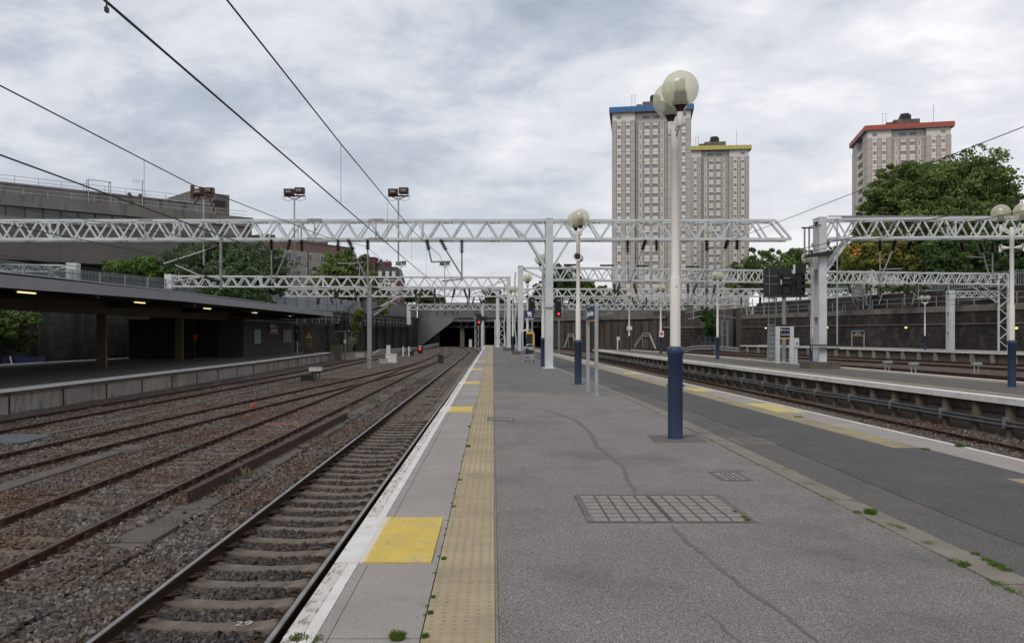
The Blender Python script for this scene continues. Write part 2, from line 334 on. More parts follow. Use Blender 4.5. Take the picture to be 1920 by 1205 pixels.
mat('box_concrete', (0.15, 0.13, 0.112), (0.105, 0.092, 0.08), scale=0.3, rough=0.95, stain=(0.07, 0.062, 0.055), sscale=0.7, slo=0.5, shi=0.7, sstretch=(1, 1, 0.25))
mat('render_beige', (0.35, 0.32, 0.275), (0.30, 0.275, 0.235), rough=0.9, scale=0.3)
mat('band_red', (0.25, 0.155, 0.13), (0.21, 0.13, 0.11), rough=0.85, scale=0.4)
mat('brick_red', (0.17, 0.055, 0.036), (0.11, 0.038, 0.028), rough=0.9, scale=1.5)
mat('slate', (0.085, 0.085, 0.092), (0.055, 0.055, 0.062), rough=0.7, scale=2, stretch=(1, 1, 6))
mat('trim_white', (0.62, 0.62, 0.60), rough=0.7)
mat('tower_wall', (0.64, 0.605, 0.56), (0.57, 0.54, 0.50), rough=0.9, scale=0.12)
mat('tower_rib', (0.44, 0.41, 0.38), (0.375, 0.35, 0.325), rough=0.9, scale=0.3, stretch=(1, 1, 0.5))
mat('tower_panel', (0.70, 0.66, 0.615), (0.63, 0.595, 0.555), rough=0.85, scale=0.3)
mat('tower_joint', (0.17, 0.15, 0.145), rough=0.9)
mat('tower_joint_red', (0.30, 0.11, 0.09), rough=0.9)
mat('win_glass', (0.27, 0.29, 0.31), (0.10, 0.11, 0.125), rough=0.2, scale=0.45, spec=0.6)
mat('win_frame', (0.50, 0.49, 0.475), rough=0.6)
mat('band_blue', (0.035, 0.16, 0.40), (0.03, 0.13, 0.34), rough=0.5, scale=0.5)
mat('band_yellow', (0.60, 0.51, 0.12), (0.50, 0.43, 0.12), rough=0.5, scale=0.5)
mat('band_orange', (0.43, 0.085, 0.055), (0.36, 0.075, 0.05), rough=0.5, scale=0.5)
mat('bark', (0.10, 0.085, 0.065), (0.06, 0.05, 0.04), rough=0.95, scale=4)
mat('earth', (0.10, 0.09, 0.07), (0.07, 0.065, 0.05), rough=1, scale=0.5)
mat('pave', (0.20, 0.195, 0.19), rough=0.9, scale=0.5)
mat('white_box', (0.60, 0.61, 0.61), (0.50, 0.50, 0.49), rough=0.6, scale=3)
mat('flood_body', (0.085, 0.040, 0.032), (0.05, 0.03, 0.026), rough=0.6, scale=4, stain=(0.16, 0.15, 0.14), sscale=5, slo=0.6, shi=0.7)
mat('chrome', (0.55, 0.56, 0.58), (0.45, 0.46, 0.48), rough=0.3, metal=0.8, scale=3)
mat('blue_plastic', (0.015, 0.025, 0.075), rough=0.4)
mat('gate_blue', (0.05, 0.085, 0.16), rough=0.6)
mat('rubber', (0.02, 0.02, 0.02), rough=0.8)
mat('poster_blank', (0.22, 0.27, 0.26), (0.16, 0.2, 0.2), rough=0.3, scale=0.8)
mat('poster_tan', (0.15, 0.13, 0.11), rough=0.5, scale=1)
mat('clad_dark', (0.012, 0.012, 0.014), (0.02, 0.02, 0.022), rough=0.8, scale=1, stretch=(4, 4, 0.2))
mat('clad_brick', (0.060, 0.052, 0.047), (0.045, 0.04, 0.036), rough=0.9, scale=1.0)
mat('plywood', (0.20, 0.165, 0.12), rough=0.9, scale=2)
mat('orange_paint', (0.42, 0.12, 0.05), (0.28, 0.09, 0.05), rough=0.8, scale=8)
mat('pipe_white', (0.44, 0.42, 0.36), (0.38, 0.36, 0.31), rough=0.7, scale=2)
mat('pipe_grey', (0.085, 0.09, 0.10), (0.05, 0.055, 0.06), rough=0.5, scale=2)
mat('pipe_pink', (0.30, 0.20, 0.18), rough=0.7)
mat('sheet_blue', (0.105, 0.12, 0.14), (0.075, 0.085, 0.10), rough=0.9, scale=2)
mat('moss', (0.09, 0.10, 0.03), (0.06, 0.07, 0.025), rough=1, scale=5)

# globe of smoky acrylic
def globe_mat():
    m = bpy.data.materials.new('globe'); m.use_nodes = True
    t = m.node_tree; N = t.nodes; L = t.links; N.clear()
    o = N.new('ShaderNodeOutputMaterial')
    tr = N.new('ShaderNodeBsdfTransparent'); tr.inputs[0].default_value = (0.97, 0.96, 0.88, 1)
    df = N.new('ShaderNodeBsdfDiffuse'); df.inputs[0].default_value = (0.74, 0.73, 0.60, 1)
    tl = N.new('ShaderNodeBsdfTranslucent'); tl.inputs[0].default_value = (0.95, 0.94, 0.79, 1)
    a1 = N.new('ShaderNodeMixShader'); a1.inputs[0].default_value = 0.5; L.new(df.outputs[0], a1.inputs[1]); L.new(tl.outputs[0], a1.inputs[2])
    a2 = N.new('ShaderNodeMixShader'); L.new(a1.outputs[0], a2.inputs[2]); L.new(tr.outputs[0], a2.inputs[1])
    lw = N.new('ShaderNodeLayerWeight'); lw.inputs[0].default_value = 0.35
    mr = N.new('ShaderNodeMapRange'); mr.inputs['To Min'].default_value = 0.42; mr.inputs['To Max'].default_value = 0.70; L.new(lw.outputs['Facing'], mr.inputs[0]); L.new(mr.outputs[0], a2.inputs[0])
    gl = N.new('ShaderNodeBsdfGlossy'); gl.inputs['Roughness'].default_value = 0.16
    lw2 = N.new('ShaderNodeLayerWeight'); lw2.inputs[0].default_value = 0.5
    pw_ = N.new('ShaderNodeMath'); pw_.operation = 'POWER'; L.new(lw2.outputs['Facing'], pw_.inputs[0]); pw_.inputs[1].default_value = 4.0
    fr = N.new('ShaderNodeMath'); fr.operation = 'MULTIPLY_ADD'; L.new(pw_.outputs[0], fr.inputs[0]); fr.inputs[1].default_value = 0.22; fr.inputs[2].default_value = 0.035
    a3 = N.new('ShaderNodeMixShader'); L.new(fr.outputs[0], a3.inputs[0]); L.new(a2.outputs[0], a3.inputs[1]); L.new(gl.outputs[0], a3.inputs[2])
    L.new(a3.outputs[0], o.inputs[0]); M['globe'] = m
globe_mat()

def leaf_mat(name, dark, light, alt=None):
    m = bpy.data.materials.new(name); m.use_nodes = True
    t = m.node_tree; N = t.nodes; L = t.links; N.clear()
    o = N.new('ShaderNodeOutputMaterial')
    g = N.new('ShaderNodeNewGeometry'); co = N.new('ShaderNodeTexCoord')
    n = N.new('ShaderNodeTexNoise'); n.inputs['Scale'].default_value = 0.45; n.inputs['Detail'].default_value = 5; L.new(co.outputs['Object'], n.inputs['Vector'])
    ad = N.new('ShaderNodeMath'); ad.operation = 'MULTIPLY_ADD'; L.new(g.outputs['Random Per Island'], ad.inputs[0]); ad.inputs[1].default_value = 0.42; 
    mr = N.new('ShaderNodeMapRange'); mr.inputs['From Min'].default_value = 0.34; mr.inputs['From Max'].default_value = 0.68; mr.inputs['To Max'].default_value = 0.6
    L.new(n.outputs['Fac'], mr.inputs[0]); L.new(mr.outputs[0], ad.inputs[2])
    rp = N.new('ShaderNodeValToRGB'); L.new(ad.outputs[0], rp.inputs[0])
    c = rp.color_ramp; c.elements[0].color = (*dark, 1); c.elements[1].color = (*light, 1)
    if alt:
        c.elements[1].position = 0.62
        q = c.elements.new(0.85); q.color = (*alt, 1)
    df = N.new('ShaderNodeBsdfDiffuse'); tl = N.new('ShaderNodeBsdfTranslucent')
    L.new(rp.outputs[0], df.inputs[0]); L.new(rp.outputs[0], tl.inputs[0])
    ms_ = N.new('ShaderNodeMixShader'); ms_.inputs[0].default_value = 0.22; L.new(df.outputs[0], ms_.inputs[1]); L.new(tl.outputs[0], ms_.inputs[2])
    L.new(ms_.outputs[0], o.inputs[0]); M[name] = m
leaf_mat('leaf_plane', (0.050, 0.088, 0.028), (0.245, 0.315, 0.105))
leaf_mat('leaf_dark', (0.028, 0.059, 0.022), (0.119, 0.182, 0.063))
leaf_mat('leaf_light', (0.063, 0.119, 0.031), (0.238, 0.350, 0.105))
leaf_mat('leaf_autumn', (0.063, 0.105, 0.028), (0.238, 0.266, 0.070), (0.588, 0.294, 0.084))
leaf_mat('leaf_grey', (0.034, 0.062, 0.031), (0.196, 0.266, 0.133))
leaf_mat('grass', (0.035, 0.065, 0.014), (0.15, 0.24, 0.045))
leaf_mat('weed', (0.07, 0.085, 0.035), (0.24, 0.24, 0.11))

# ------------------------------------------------------------------ mesh helpers
class MB:
    def __init__(s): s.v = []; s.f = []; s.sm = []
    def add(s, vs_, fs, smooth=False):
        o = len(s.v); s.v.extend([tuple(p) for p in vs_])
        for f in fs: s.f.append(tuple(i + o for i in f)); s.sm.append(smooth)
        return s
    def box(s, x0, x1, y0, y1, z0, z1):
        if x0 > x1: x0, x1 = x1, x0
        if y0 > y1: y0, y1 = y1, y0
        if z0 > z1: z0, z1 = z1, z0
        v = [(x0,y0,z0),(x1,y0,z0),(x1,y1,z0),(x0,y1,z0),(x0,y0,z1),(x1,y0,z1),(x1,y1,z1),(x0,y1,z1)]
        return s.add(v, [(3,2,1,0),(4,5,6,7),(0,1,5,4),(1,2,6,5),(2,3,7,6),(3,0,4,7)])
    def bar(s, p0, p1, w, h=None, up=(0,0,1)):
        h = h or w
        p0 = Vector(p0); p1 = Vector(p1); d = (p1 - p0)
        if d.length < 1e-6: return s
        d.normalize(); u_ = Vector(up)
        if abs(d.dot(u_)) > 0.98: u_ = Vector((0, 1, 0)) if abs(d.y) < .9 else Vector((1, 0, 0))
        a_ = d.cross(u_).normalized(); b_ = a_.cross(d).normalized()
        a_ *= w / 2; b_ *= h / 2
        v = [p0-a_-b_, p0+a_-b_, p0+a_+b_, p0-a_+b_, p1-a_-b_, p1+a_-b_, p1+a_+b_, p1-a_+b_]
        return s.add(v, [(3,2,1,0),(4,5,6,7),(0,1,5,4),(1,2,6,5),(2,3,7,6),(3,0,4,7)])
    def tube(s, pts, r, n=8, cap=True, r1=None):
        P = [Vector(p) for p in pts]; rings = []
        for i, p in enumerate(P):
            d = (P[min(i+1, len(P)-1)] - P[max(i-1, 0)]).normalized()
            u_ = Vector((0,0,1)) if abs(d.z) < 0.95 else Vector((0,1,0))
            a_ = d.cross(u_).normalized(); b_ = a_.cross(d)
            rr = r if r1 is None else r + (r1 - r) * i / (len(P) - 1)
            rings.append([p + (a_ * math.cos(2*math.pi*k/n) + b_ * math.sin(2*math.pi*k/n)) * rr for k in range(n)])
        v = [q for g_ in rings for q in g_]; f = []
        for i in range(len(P)-1):
            for k in range(n):
                f.append((i*n+k, i*n+(k+1)%n, (i+1)*n+(k+1)%n, (i+1)*n+k))
        s.add(v, f, True)
        if cap:
            s.add(rings[0], [tuple(range(n))]); s.add(rings[-1], [tuple(reversed(range(n)))])
        return s
    def lathe(s, prof, c=(0,0), n=24, smooth=True):
        # prof: (r, z) list bottom to top
        v = []; f = []
        for r, z in prof:
            for k in range(n):
                t_ = 2*math.pi*k/n; v.append((c[0]+r*math.cos(t_), c[1]+r*math.sin(t_), z))
        for i in range(len(prof)-1):
            for k in range(n):
                f.append((i*n+k, i*n+(k+1)%n, (i+1)*n+(k+1)%n, (i+1)*n+k))
        s.add(v, f, smooth)
        if prof[0][0] > 1e-5: s.add(v[:n], [tuple(reversed(range(n)))])
        if prof[-1][0] > 1e-5: s.add(v[-n:], [tuple(range(n))])
        return s
    def sphere(s, c, r, n=28, m=16, sz=1.0):
        prof = [(max(r*math.sin(math.pi*i/m), 1e-6), c[2]-r*sz*math.cos(math.pi*i/m)) for i in range(m+1)]
        return s.lathe(prof, (c[0], c[1]), n)
    def prism(s, poly, z0, z1):
        n = len(poly)
        v = [(x, y, z0) for x, y in poly] + [(x, y, z1) for x, y in poly]
        f = [tuple(reversed(range(n))), tuple(range(n, 2*n))] + [(i, (i+1)%n, n+(i+1)%n, n+i) for i in range(n)]
        return s.add(v, f)
    def prism_y(s, poly, y0, y1):   # polygon in X-Z
        n = len(poly)
        v = [(x, y0, z) for x, z in poly] + [(x, y1, z) for x, z in poly]
        f = [tuple(range(n)), tuple(reversed(range(n, 2*n)))] + [(i, n+i, n+(i+1)%n, (i+1)%n) for i in range(n)]
        return s.add(v, f)
    def sweep(s, path, prof, closed=True):
        # path: [(x,y,z)], prof: [(u,w)] u = to the right of travel, w = up
        n = len(prof); v = []; P = [Vector(p) for p in path]
        for i, p in enumerate(P):
            d = (P[min(i+1, len(P)-1)] - P[max(i-1, 0)]); d.z = 0; d.normalize()
            rt = Vector((d.y, -d.x, 0))
            for u_, w_ in prof: v.append(p + rt*u_ + Vector((0,0,w_)))
        f = []
        for i in range(len(P)-1):
            for k in range(n if closed else n-1):
                f.append((i*n+k, i*n+(k+1)%n, (i+1)*n+(k+1)%n, (i+1)*n+k))
        s.add(v, f)
        if closed:
            s.add(v[:n], [tuple(range(n))]); s.add(v[-n:], [tuple(reversed(range(n)))])
        return s
    def build(s, name, m, root=None, origin=None):
        o3 = Vector(origin) if origin is not None else (Vector(root.location) if root is not None and root.get('_org') else Vector((0,0,0)))
        me = bpy.data.meshes.new(name)
        v = [(p[0]-o3.x, p[1]-o3.y, p[2]-o3.z) for p in s.v]
        me.from_pydata(v, [], s.f); me.polygons.foreach_set('use_smooth', s.sm)
        me.materials.append(M[m] if isinstance(m, str) else m); me.update()
        ob = bpy.data.objects.new(name, me); COL.objects.link(ob)
        if root is not None: ob.parent = root
        elif origin is not None: ob.location = o3
        return ob

def tag(o, label=None, cat=None, group=None, kind=None):
    if label: o['label'] = label
    if cat: o['category'] = cat
    if group: o['group'] = group
    if kind: o['kind'] = kind
    return o
def thing(name, label, cat, loc=(0,0,0), rz=0.0, group=None, org=False):
    """an Empty at the base of a thing; with org=True parts are given in world coordinates"""
    o = bpy.data.objects.new(name, None); COL.objects.link(o)
    o.location = loc; o.rotation_euler = (0, 0, rz); o.empty_display_size = 0.3
    tag(o, label, cat, group)
    if org: ORG.append(o); o['_org'] = 1
    return o
ORG = []
def copy_tree(o, parent=None):
    c = o.copy(); COL.objects.link(c)
    if parent is not None: c.parent = parent
    for ch in list(KIDS(o)): copy_tree(ch, c)
    return c
def KIDS(o): return [x for x in o.children]
def struct(mb, name, m, root=None):
    o = mb.build(name, m, root)
    if root is None: o['kind'] = 'structure'
    return o
def mesh_np(name, V, Fq, m, root=None, smooth=False):
    me = bpy.data.meshes.new(name)
    k = Fq.shape[1]
    me.vertices.add(len(V)); me.vertices.foreach_set('co', V.astype(np.float32).ravel())
    me.loops.add(Fq.size); me.loops.foreach_set('vertex_index', Fq.astype(np.int32).ravel())
    me.polygons.add(len(Fq)); me.polygons.foreach_set('loop_start', np.arange(0, Fq.size, k, dtype=np.int32))
    me.polygons.foreach_set('loop_total', np.full(len(Fq), k, dtype=np.int32))
    me.materials.append(M[m]); me.update(calc_edges=True); me.validate()
    me.polygons.foreach_set('use_smooth', np.full(len(Fq), smooth)); me.update()
    ob = bpy.data.objects.new(name, me); COL.objects.link(ob)
    if root is not None: ob.parent = root
    return ob
def text_obj(s, size, m, root, loc, rot, depth=0.004, name='lettering', align='LEFT', sx=1.0, bold=0.0):
    cu = bpy.data.curves.new('t', 'FONT'); cu.body = s; cu.size = size; cu.extrude = depth; cu.align_x = align; cu.align_y = 'CENTER'; cu.offset = bold
    to = bpy.data.objects.new('t', cu); COL.objects.link(to)
    dg = bpy.context.evaluated_depsgraph_get(); dg.update()
    me = bpy.data.meshes.new_from_object(to.evaluated_get(dg)); bpy.data.objects.remove(to)
    me.materials.clear(); me.materials.append(M[m])
    o = bpy.data.objects.new(name, me); COL.objects.link(o); o.parent = root
    l = Vector(loc)
    if root is not None and root.get('_org'): l = l - Vector(root.location)
    o.location = l; o.rotation_euler = rot; o.scale = (sx, 1, 1)
    return o

def interp(pts, y):
    """pts: (x, y) list with rising y"""
    if y <= pts[0][1]:
        (x0, y0), (x1, y1) = pts[0], pts[1]
    elif y >= pts[-1][1]:
        (x0, y0), (x1, y1) = pts[-2], pts[-1]
    else:
        for (x0, y0), (x1, y1) in zip(pts, pts[1:]):
            if y0 <= y <= y1: break
    return x0 + (x1 - x0) * (y - y0) / (y1 - y0)
def smooth_path(pts, step=2.0):
    """catmull-rom through (x, y) points"""
    P = [pts[0]] + list(pts) + [pts[-1]]; out = []
    for i in range(1, len(P)-2):
        p0, p1, p2, p3 = [Vector((*q, 0)) for q in P[i-1:i+3]]
        n = max(1, int((p2-p1).length / step))
        for k in range(n):
            t_ = k / n
            out.append(0.5*((2*p1)+(-p0+p2)*t_+(2*p0-5*p1+4*p2-p3)*t_*t_+(-p0+3*p1-3*p2+p3)*t_**3))
    out.append(Vector((*pts[-1], 0)))
    return [(q.x, q.y) for q in out]

# ================================================================== GROUND
T1 = [(-2.66, -8), (-2.66, 110), (-3.1, 128), (-4.6, 150), (-7.5, 178)]
T2 = [(-6.2, -8), (-6.15, 20), (-6.1, 60), (-6.1, 90), (-6.6, 115), (-8.2, 145), (-10, 178)]
T3 = [(-11.25, -8), (-10.65, 5), (-10.0, 16), (-8.95, 31), (-8.0, 41), (-7.1, 53), (-6.35, 68), (-6.12, 80)]
T4 = [(-14.6, -8), (-13.95, 24), (-12.9, 53), (-13.0, 75), (-12.9, 100), (-12.2, 135), (-11.8, 178)]
T5 = [(11.9, -8), (11.35, 19), (10.95, 38), (9.8, 83), (8.0, 120), (4.5, 178)]
T6 = [(20.6, -5), (19.7, 40), (17.6, 85), (12.5, 140), (8.0, 178)]
T7 = [(26.5, 0), (24.3, 50), (20.8, 90), (14.5, 140), (10.5, 178)]
T8 = [(34, 15), (29.8, 60), (24.4, 100), (16.5, 150)]
T9 = [(44, 25), (36.3, 75), (30.0, 105), (21, 150)]
T10 = [(53.2, 30), (44.0, 71), (34.3, 117), (24.5, 150)]

def gz(x, y):
    z = -1.035 + 0.018 * math.sin(x*3.1 + y*0.7) * math.sin(y*2.3 - x)
    d1 = abs(x - (-2.66))
    if d1 < 0.72: z -= 0.092
    elif d1 < 0.85: z -= 0.03
    if x > 7: z -= 0.01
    return z
xs = sorted(set([-400, -250, -120, -60, -40, -30, -22, -19] + [round(-18 + i*0.2, 3) for i in range(86)] + [-0.8, 2, 6] + [7 + i*0.4 for i in range(32)] + [22, 26, 32, 40, 50, 60, 90, 200, 400]))
ys = sorted(set([-60, -30, -12] + [round(-8 + i*0.5, 3) for i in range(20)] + [round(2 + i*0.22, 3) for i in range(150)] + [35 + i*1.0 for i in range(60)] + [95 + i*4 for i in range(24)] + [200, 260, 400, 700, 1200, 2000]))
V = np.array([(x, y, gz(x, y) + (0.03 * math.sin(x*7.7+y*5.1) * math.cos(y*6.3-x*2) if (-18 < x < -1 and y < 45) else 0)) for y in ys for x in xs])
nx = len(xs)
Fq = np.array([(j*nx+i, j*nx+i+1, (j+1)*nx+i+1, (j+1)*nx+i) for j in range(len(ys)-1) for i in range(nx-1)])
g = mesh_np('ballast_ground', V, Fq, 'ballast_sheet'); g['kind'] = 'structure'

# loose ballast stones near the camera
def stones(name, regions, m, dens_f, size=(0.018, 0.034), avoid=None, dz=0.0):
    pts = []
    for x0, x1, y0, y1, d in regions:
        n = int((x1-x0)*(y1-y0)*d)
        p = np.column_stack([RNG.uniform(x0, x1, n), RNG.uniform(y0, y1, n)])
        p = p[np.abs(p[:, 0]) < 0.66*p[:, 1] + 2.5]
        pts.append(p)
    P = np.vstack(pts)
    if avoid is not None: P = P[~avoid(P[:, 0], P[:, 1])]
    n = len(P)
    Z = np.array([gz(x, y) for x, y in P]) + RNG.uniform(-0.004, 0.022, n) + dz
    base = np.array([(-1,-1,-1),(1,-1,-1),(1,1,-1),(-1,1,-1),(-1,-1,1),(1,-1,1),(1,1,1),(-1,1,1)], float)
    B = base[None] * RNG.uniform(0.55, 1.15, (n, 8, 3))
    ax = RNG.uniform(0.6, 1.25, (n, 1, 3)); ax[:, :, 2] *= 0.8
    B = B * ax * RNG.uniform(size[0], size[1], (n, 1, 1))
    q = RNG.normal(size=(n, 4)); q /= np.linalg.norm(q, axis=1)[:, None]
    w, x, y, z = q.T
    Rm = np.stack([1-2*(y*y+z*z), 2*(x*y-z*w), 2*(x*z+y*w), 2*(x*y+z*w), 1-2*(x*x+z*z), 2*(y*z-x*w), 2*(x*z-y*w), 2*(y*z+x*w), 1-2*(x*x+y*y)], 1).reshape(n, 3, 3)
    B = np.einsum('nij,nkj->nki', Rm, B)
    Z = np.where((np.abs(P[:, 0]+4.62) < .30) & (P[:, 0] < -4), np.maximum(Z, -0.985), Z)
    B += np.column_stack([P, Z])[:, None, :]
    Fb = np.array([(3,2,1,0),(4,5,6,7),(0,1,5,4),(1,2,6,5),(2,3,7,6),(3,0,4,7)])
    FF = (Fb[None] + (np.arange(n)*8)[:, None, None]).reshape(-1, 4)
    o = mesh_np(name, B.reshape(-1, 3), FF, m); o['kind'] = 'stuff'
    tag(o, None); return o
def av_left(x, y):
    trough = (np.abs(x+4.62) < 0.27+0.05*np.sin(y*3)) & (RNG.uniform(0, 1, len(x)) < np.clip(0.93 + 0.5*np.sin(y*1.1+1) - 0.9*np.clip(np.abs(x+4.62)-.12, 0, 1), 0, 0.985))
    tr2 = (x > -8.75) & (x < -8.3) & (y < 20)
    t1 = (np.abs(x+2.66) < 0.78)
    rails = (np.abs(x+3.41) < 0.085) | (np.abs(x+1.91) < 0.085) | (np.abs(x+6.9) < 0.10) | (np.abs(x+5.4) < 0.10)
    return trough | tr2 | t1 | rails
s_ = stones('ballast_stones', [(-12, -1.2, 3.5, 10, 620), (-15, -1.2, 10, 17, 470), (-15, -3.4, 17, 30, 200), (-15.5, -3.4, 30, 50, 60)], 'stone_grey', None, avoid=av_left)
tag(s_, 'loose brown and grey crushed ballast stones lying between the rusty tracks', 'ballast')
def av_t1(x, y):
    ph = np.abs(((y - 4.62 + 0.325) % 0.65) - 0.325)
    return (ph < 0.15) | (np.abs(x+2.66) > 0.70)
s_ = stones('dark_ballast_stones', [(-3.36, -1.96, 3.5, 14, 800), (-3.36, -1.96, 14, 26, 420), (-3.36, -1.96, 26, 60, 130)], 'stone_dark', None, avoid=av_t1, dz=0.0, size=(0.018, 0.032))
tag(s_, 'dark oily ballast stones between the concrete sleepers beside the platform', 'ballast')
s_ = stones('side_ballast_stones', [(9.5, 14, 12, 26, 130)], 'stone_grey', None, size=(0.025, 0.04))
tag(s_, 'grey ballast stones below the wall of the right hand platform', 'ballast')

# ================================================================== TRACKS
RAIL_PROF = [(-0.07, -0.16), (0.07, -0.16), (0.07, -0.148), (0.012, -0.13), (0.010, -0.045), (0.036, -0.035), (0.036, -0.0035), (-0.036, -0.0035), (-0.036, -0.035), (-0.010, -0.045), (-0.012, -0.13), (-0.07, -0.148)]
HEAD_PROF = [(-0.026, -0.003), (0.024, -0.003), (0.018, 0.0), (-0.020, 0.0)]
HEADSIDE = None
ZR = -0.915
def make_sleeper_mesh(kind):
    mb = MB()
    if kind == 'concrete':
        st = [(-1.25, 0.0, .13), (-0.95, 0.0, .135), (-0.62, 0.0, .13), (-0.45, -0.026, .12), (0, -0.044, .11), (0.45, -0.026, .12), (0.62, 0.0, .13), (0.95, 0.0, .135), (1.25, 0.0, .13)]
        v = []; f = []
        for x, z, hw in st:
            v += [(x, -hw, z-.17), (x, -hw*.92, z-.02), (x, -hw*.80, z), (x, hw*.80, z), (x, hw*.92, z-.02), (x, hw, z-.17)]
        for i in range(len(st)-1):
            for k in range(5): f.append((i*6+k, (i+1)*6+k, (i+1)*6+k+1, i*6+k+1))
        f += [(0,1,2,3,4,5), tuple(reversed([(len(st)-1)*6+k for k in range(6)]))]
        mb.add(v, f)
    else:
        mb.box(-1.3, 1.3, -.125, .125, -.13, 0)
    return mb
def track(name, label, pts, head, side, sl_kind, sl_range, sl_n, spacing=0.65, zs=-1.055, sl_mat='sleeper_concrete', y_off=0.0, clips=False, group='running tracks'):
    t = thing('railway_track', label, 'railway track', (interp(pts, 10), 10, ZR), 0, group, org=True)
    path = smooth_path(pts, 2.5)
    for sgn in (-1, 1):
        mb = MB(); mb.sweep([(x, y, ZR) for x, y in path], [(u_ + sgn*0.7525, w_) for u_, w_ in RAIL_PROF])
        r_ = mb.build('rail', side, t)
        mb = MB(); mb.sweep([(x, y, ZR) for x, y in path], [(u_ + sgn*0.7525, w_) for u_, w_ in HEAD_PROF])
        h_ = mb.build('rail_head', head, None, None); h_.parent = r_
        h_.data.transform(__import__('mathutils').Matrix.Translation(-Vector(t.location)))
    if sl_kind:
        smb = make_sleeper_mesh(sl_kind)
        first = smb.build('sleeper', sl_mat, t); first_data = first.data
        # built at local origin: undo the shift
        first_data.transform(__import__('mathutils').Matrix.Translation(Vector(t.location)))
        clip_me = None; chair_me = []
        if sl_kind == 'wood' and sl_range[0] <= 10:
            for sx_ in (-0.7525, 0.7525):
                cb = MB(); cb.box(sx_-.17, sx_+.17, -.07, .07, .002, .022); cb.box(sx_-.11, sx_-.074, -.045, .045, .0225, .075); cb.box(sx_+.074, sx_+.11, -.045, .045, .0225, .075)
                chair_me.append(cb.build('rail_chair', 'rail_brown', first).data)
        if clips:
            clip_me = []
            for sx_ in (-0.7525, 0.7525):
                for s2 in (-1, 1):
                    cb = MB(); cb.box(sx_+s2*.085-.03, sx_+s2*.085+.03, -.05, .05, -.005, .045)
                    cb.tube([(sx_+s2*.06, -.07, .05), (sx_+s2*.15, -.07, .07), (sx_+s2*.20, 0, .055), (sx_+s2*.16, .07, .07), (sx_+s2*.08, .06, .05)], .015, 6)
                    clip_me.append(cb.build('rail_clip', 'rail_brown', first).data)
        rest = MB(); y = sl_range[0] + y_off; k = 0
        while y < sl_range[1]:
            x = interp(pts, y)
            dx = (interp(pts, y+1) - interp(pts, y-1)) / 2
            if k < sl_n:
                o = first if k == 0 else bpy.data.objects.new('sleeper', first_data)
                if k: COL.objects.link(o); o.parent = t
                o.location = Vector((x, y, zs)) - Vector(t.location); o.rotation_euler = (0, 0, -math.atan(dx) + random.uniform(-.008, .008))
                if chair_me and k and y < 34:
                    for cm in chair_me:
                        c = bpy.data.objects.new('rail_chair', cm); COL.objects.link(c); c.parent = o
                if clip_me and k and y < 26:
                    for cm in clip_me:
                        c = bpy.data.objects.new('rail_clip', cm); COL.objects.link(c); c.parent = o
            else:
                rest.box(x-1.25, x+1.25, y-.12, y+.12, zs-.12, zs)
            y += spacing * random.uniform(0.985, 1.015) if not clips else spacing; k += 1
        if rest.v:
            o = rest.build('further_sleepers', sl_mat, t); o['kind'] = 'stuff'
    return t
NT = track('t1', 'bright headed track on pale concrete sleepers right beside the near platform edge', T1, 'rail_head', 'rail_brown', 'concrete', (4.62, 110), 100, clips=True)
track('t2', 'dull rusty track second from the near platform, partly buried in ballast', T2, 'rail_head_dull', 'rail_rust', 'wood', (5, 70), 95, zs=-1.012, sl_mat='sleeper_wood')
track('t3', 'rusty siding track curving right to join the second track', T3, 'rail_head_dull', 'rail_rust', 'wood', (10, 72), 95, zs=-1.02, sl_mat='sleeper_wood')
track('t4', 'rusty track running along the foot of the left hand canopied platform', T4, 'rail_head_dull', 'rail_rust', 'wood', (20, 80), 90, zs=-1.045, sl_mat='sleeper_wood')
track('t5', 'brown track sunk between our platform and the right hand island platform', T5, 'rail_head_dull', 'rail_rust', 'wood', (10, 75), 98, zs=-1.03, sl_mat='sleeper_wood')
far_lab = ['rusty track just beyond the right island platform', 'second rusty track beyond the right island platform', 'middle rusty track between the right island and the far platform', 'rusty track one away from the far right platform', 'rusty track along the foot of the far right platform']
for p_, l_ in zip((T6, T7, T8, T9, T10), far_lab):
    track('far', l_, p_, 'rail_head_dull', 'rail_rust', None, None, 0)
# number chalked on a near sleeper
text_obj('29', 0.17, 'chalk', NT, (-2.46, 7.87, -1.078), (0, 0, R(8)), 0.001, name='chalk_number')

# rusty channel lying along the trough
t = thing('steel_channel', 'long rusty steel channel lying on its side along the concrete trough', 'girder', (-4.82, 13, -1.0), org=True)
mb = MB(); mb.sweep([(-4.80, 13.0, -0.90), (-4.70, 19, -0.905), (-4.62, 26.2, -0.91)], [(-.012, -.12), (.012, -.12), (.012, .10), (-.10, .10), (-.10, .085), (-.012, .085)])
mb.build('web', 'girder_rust', t)
mb = MB(); mb.bar((-4.95, 12.98, -0.975), (-4.77, 12.93, -0.99), .05, .03); mb.build('loose_end', 'girder_rust', t)

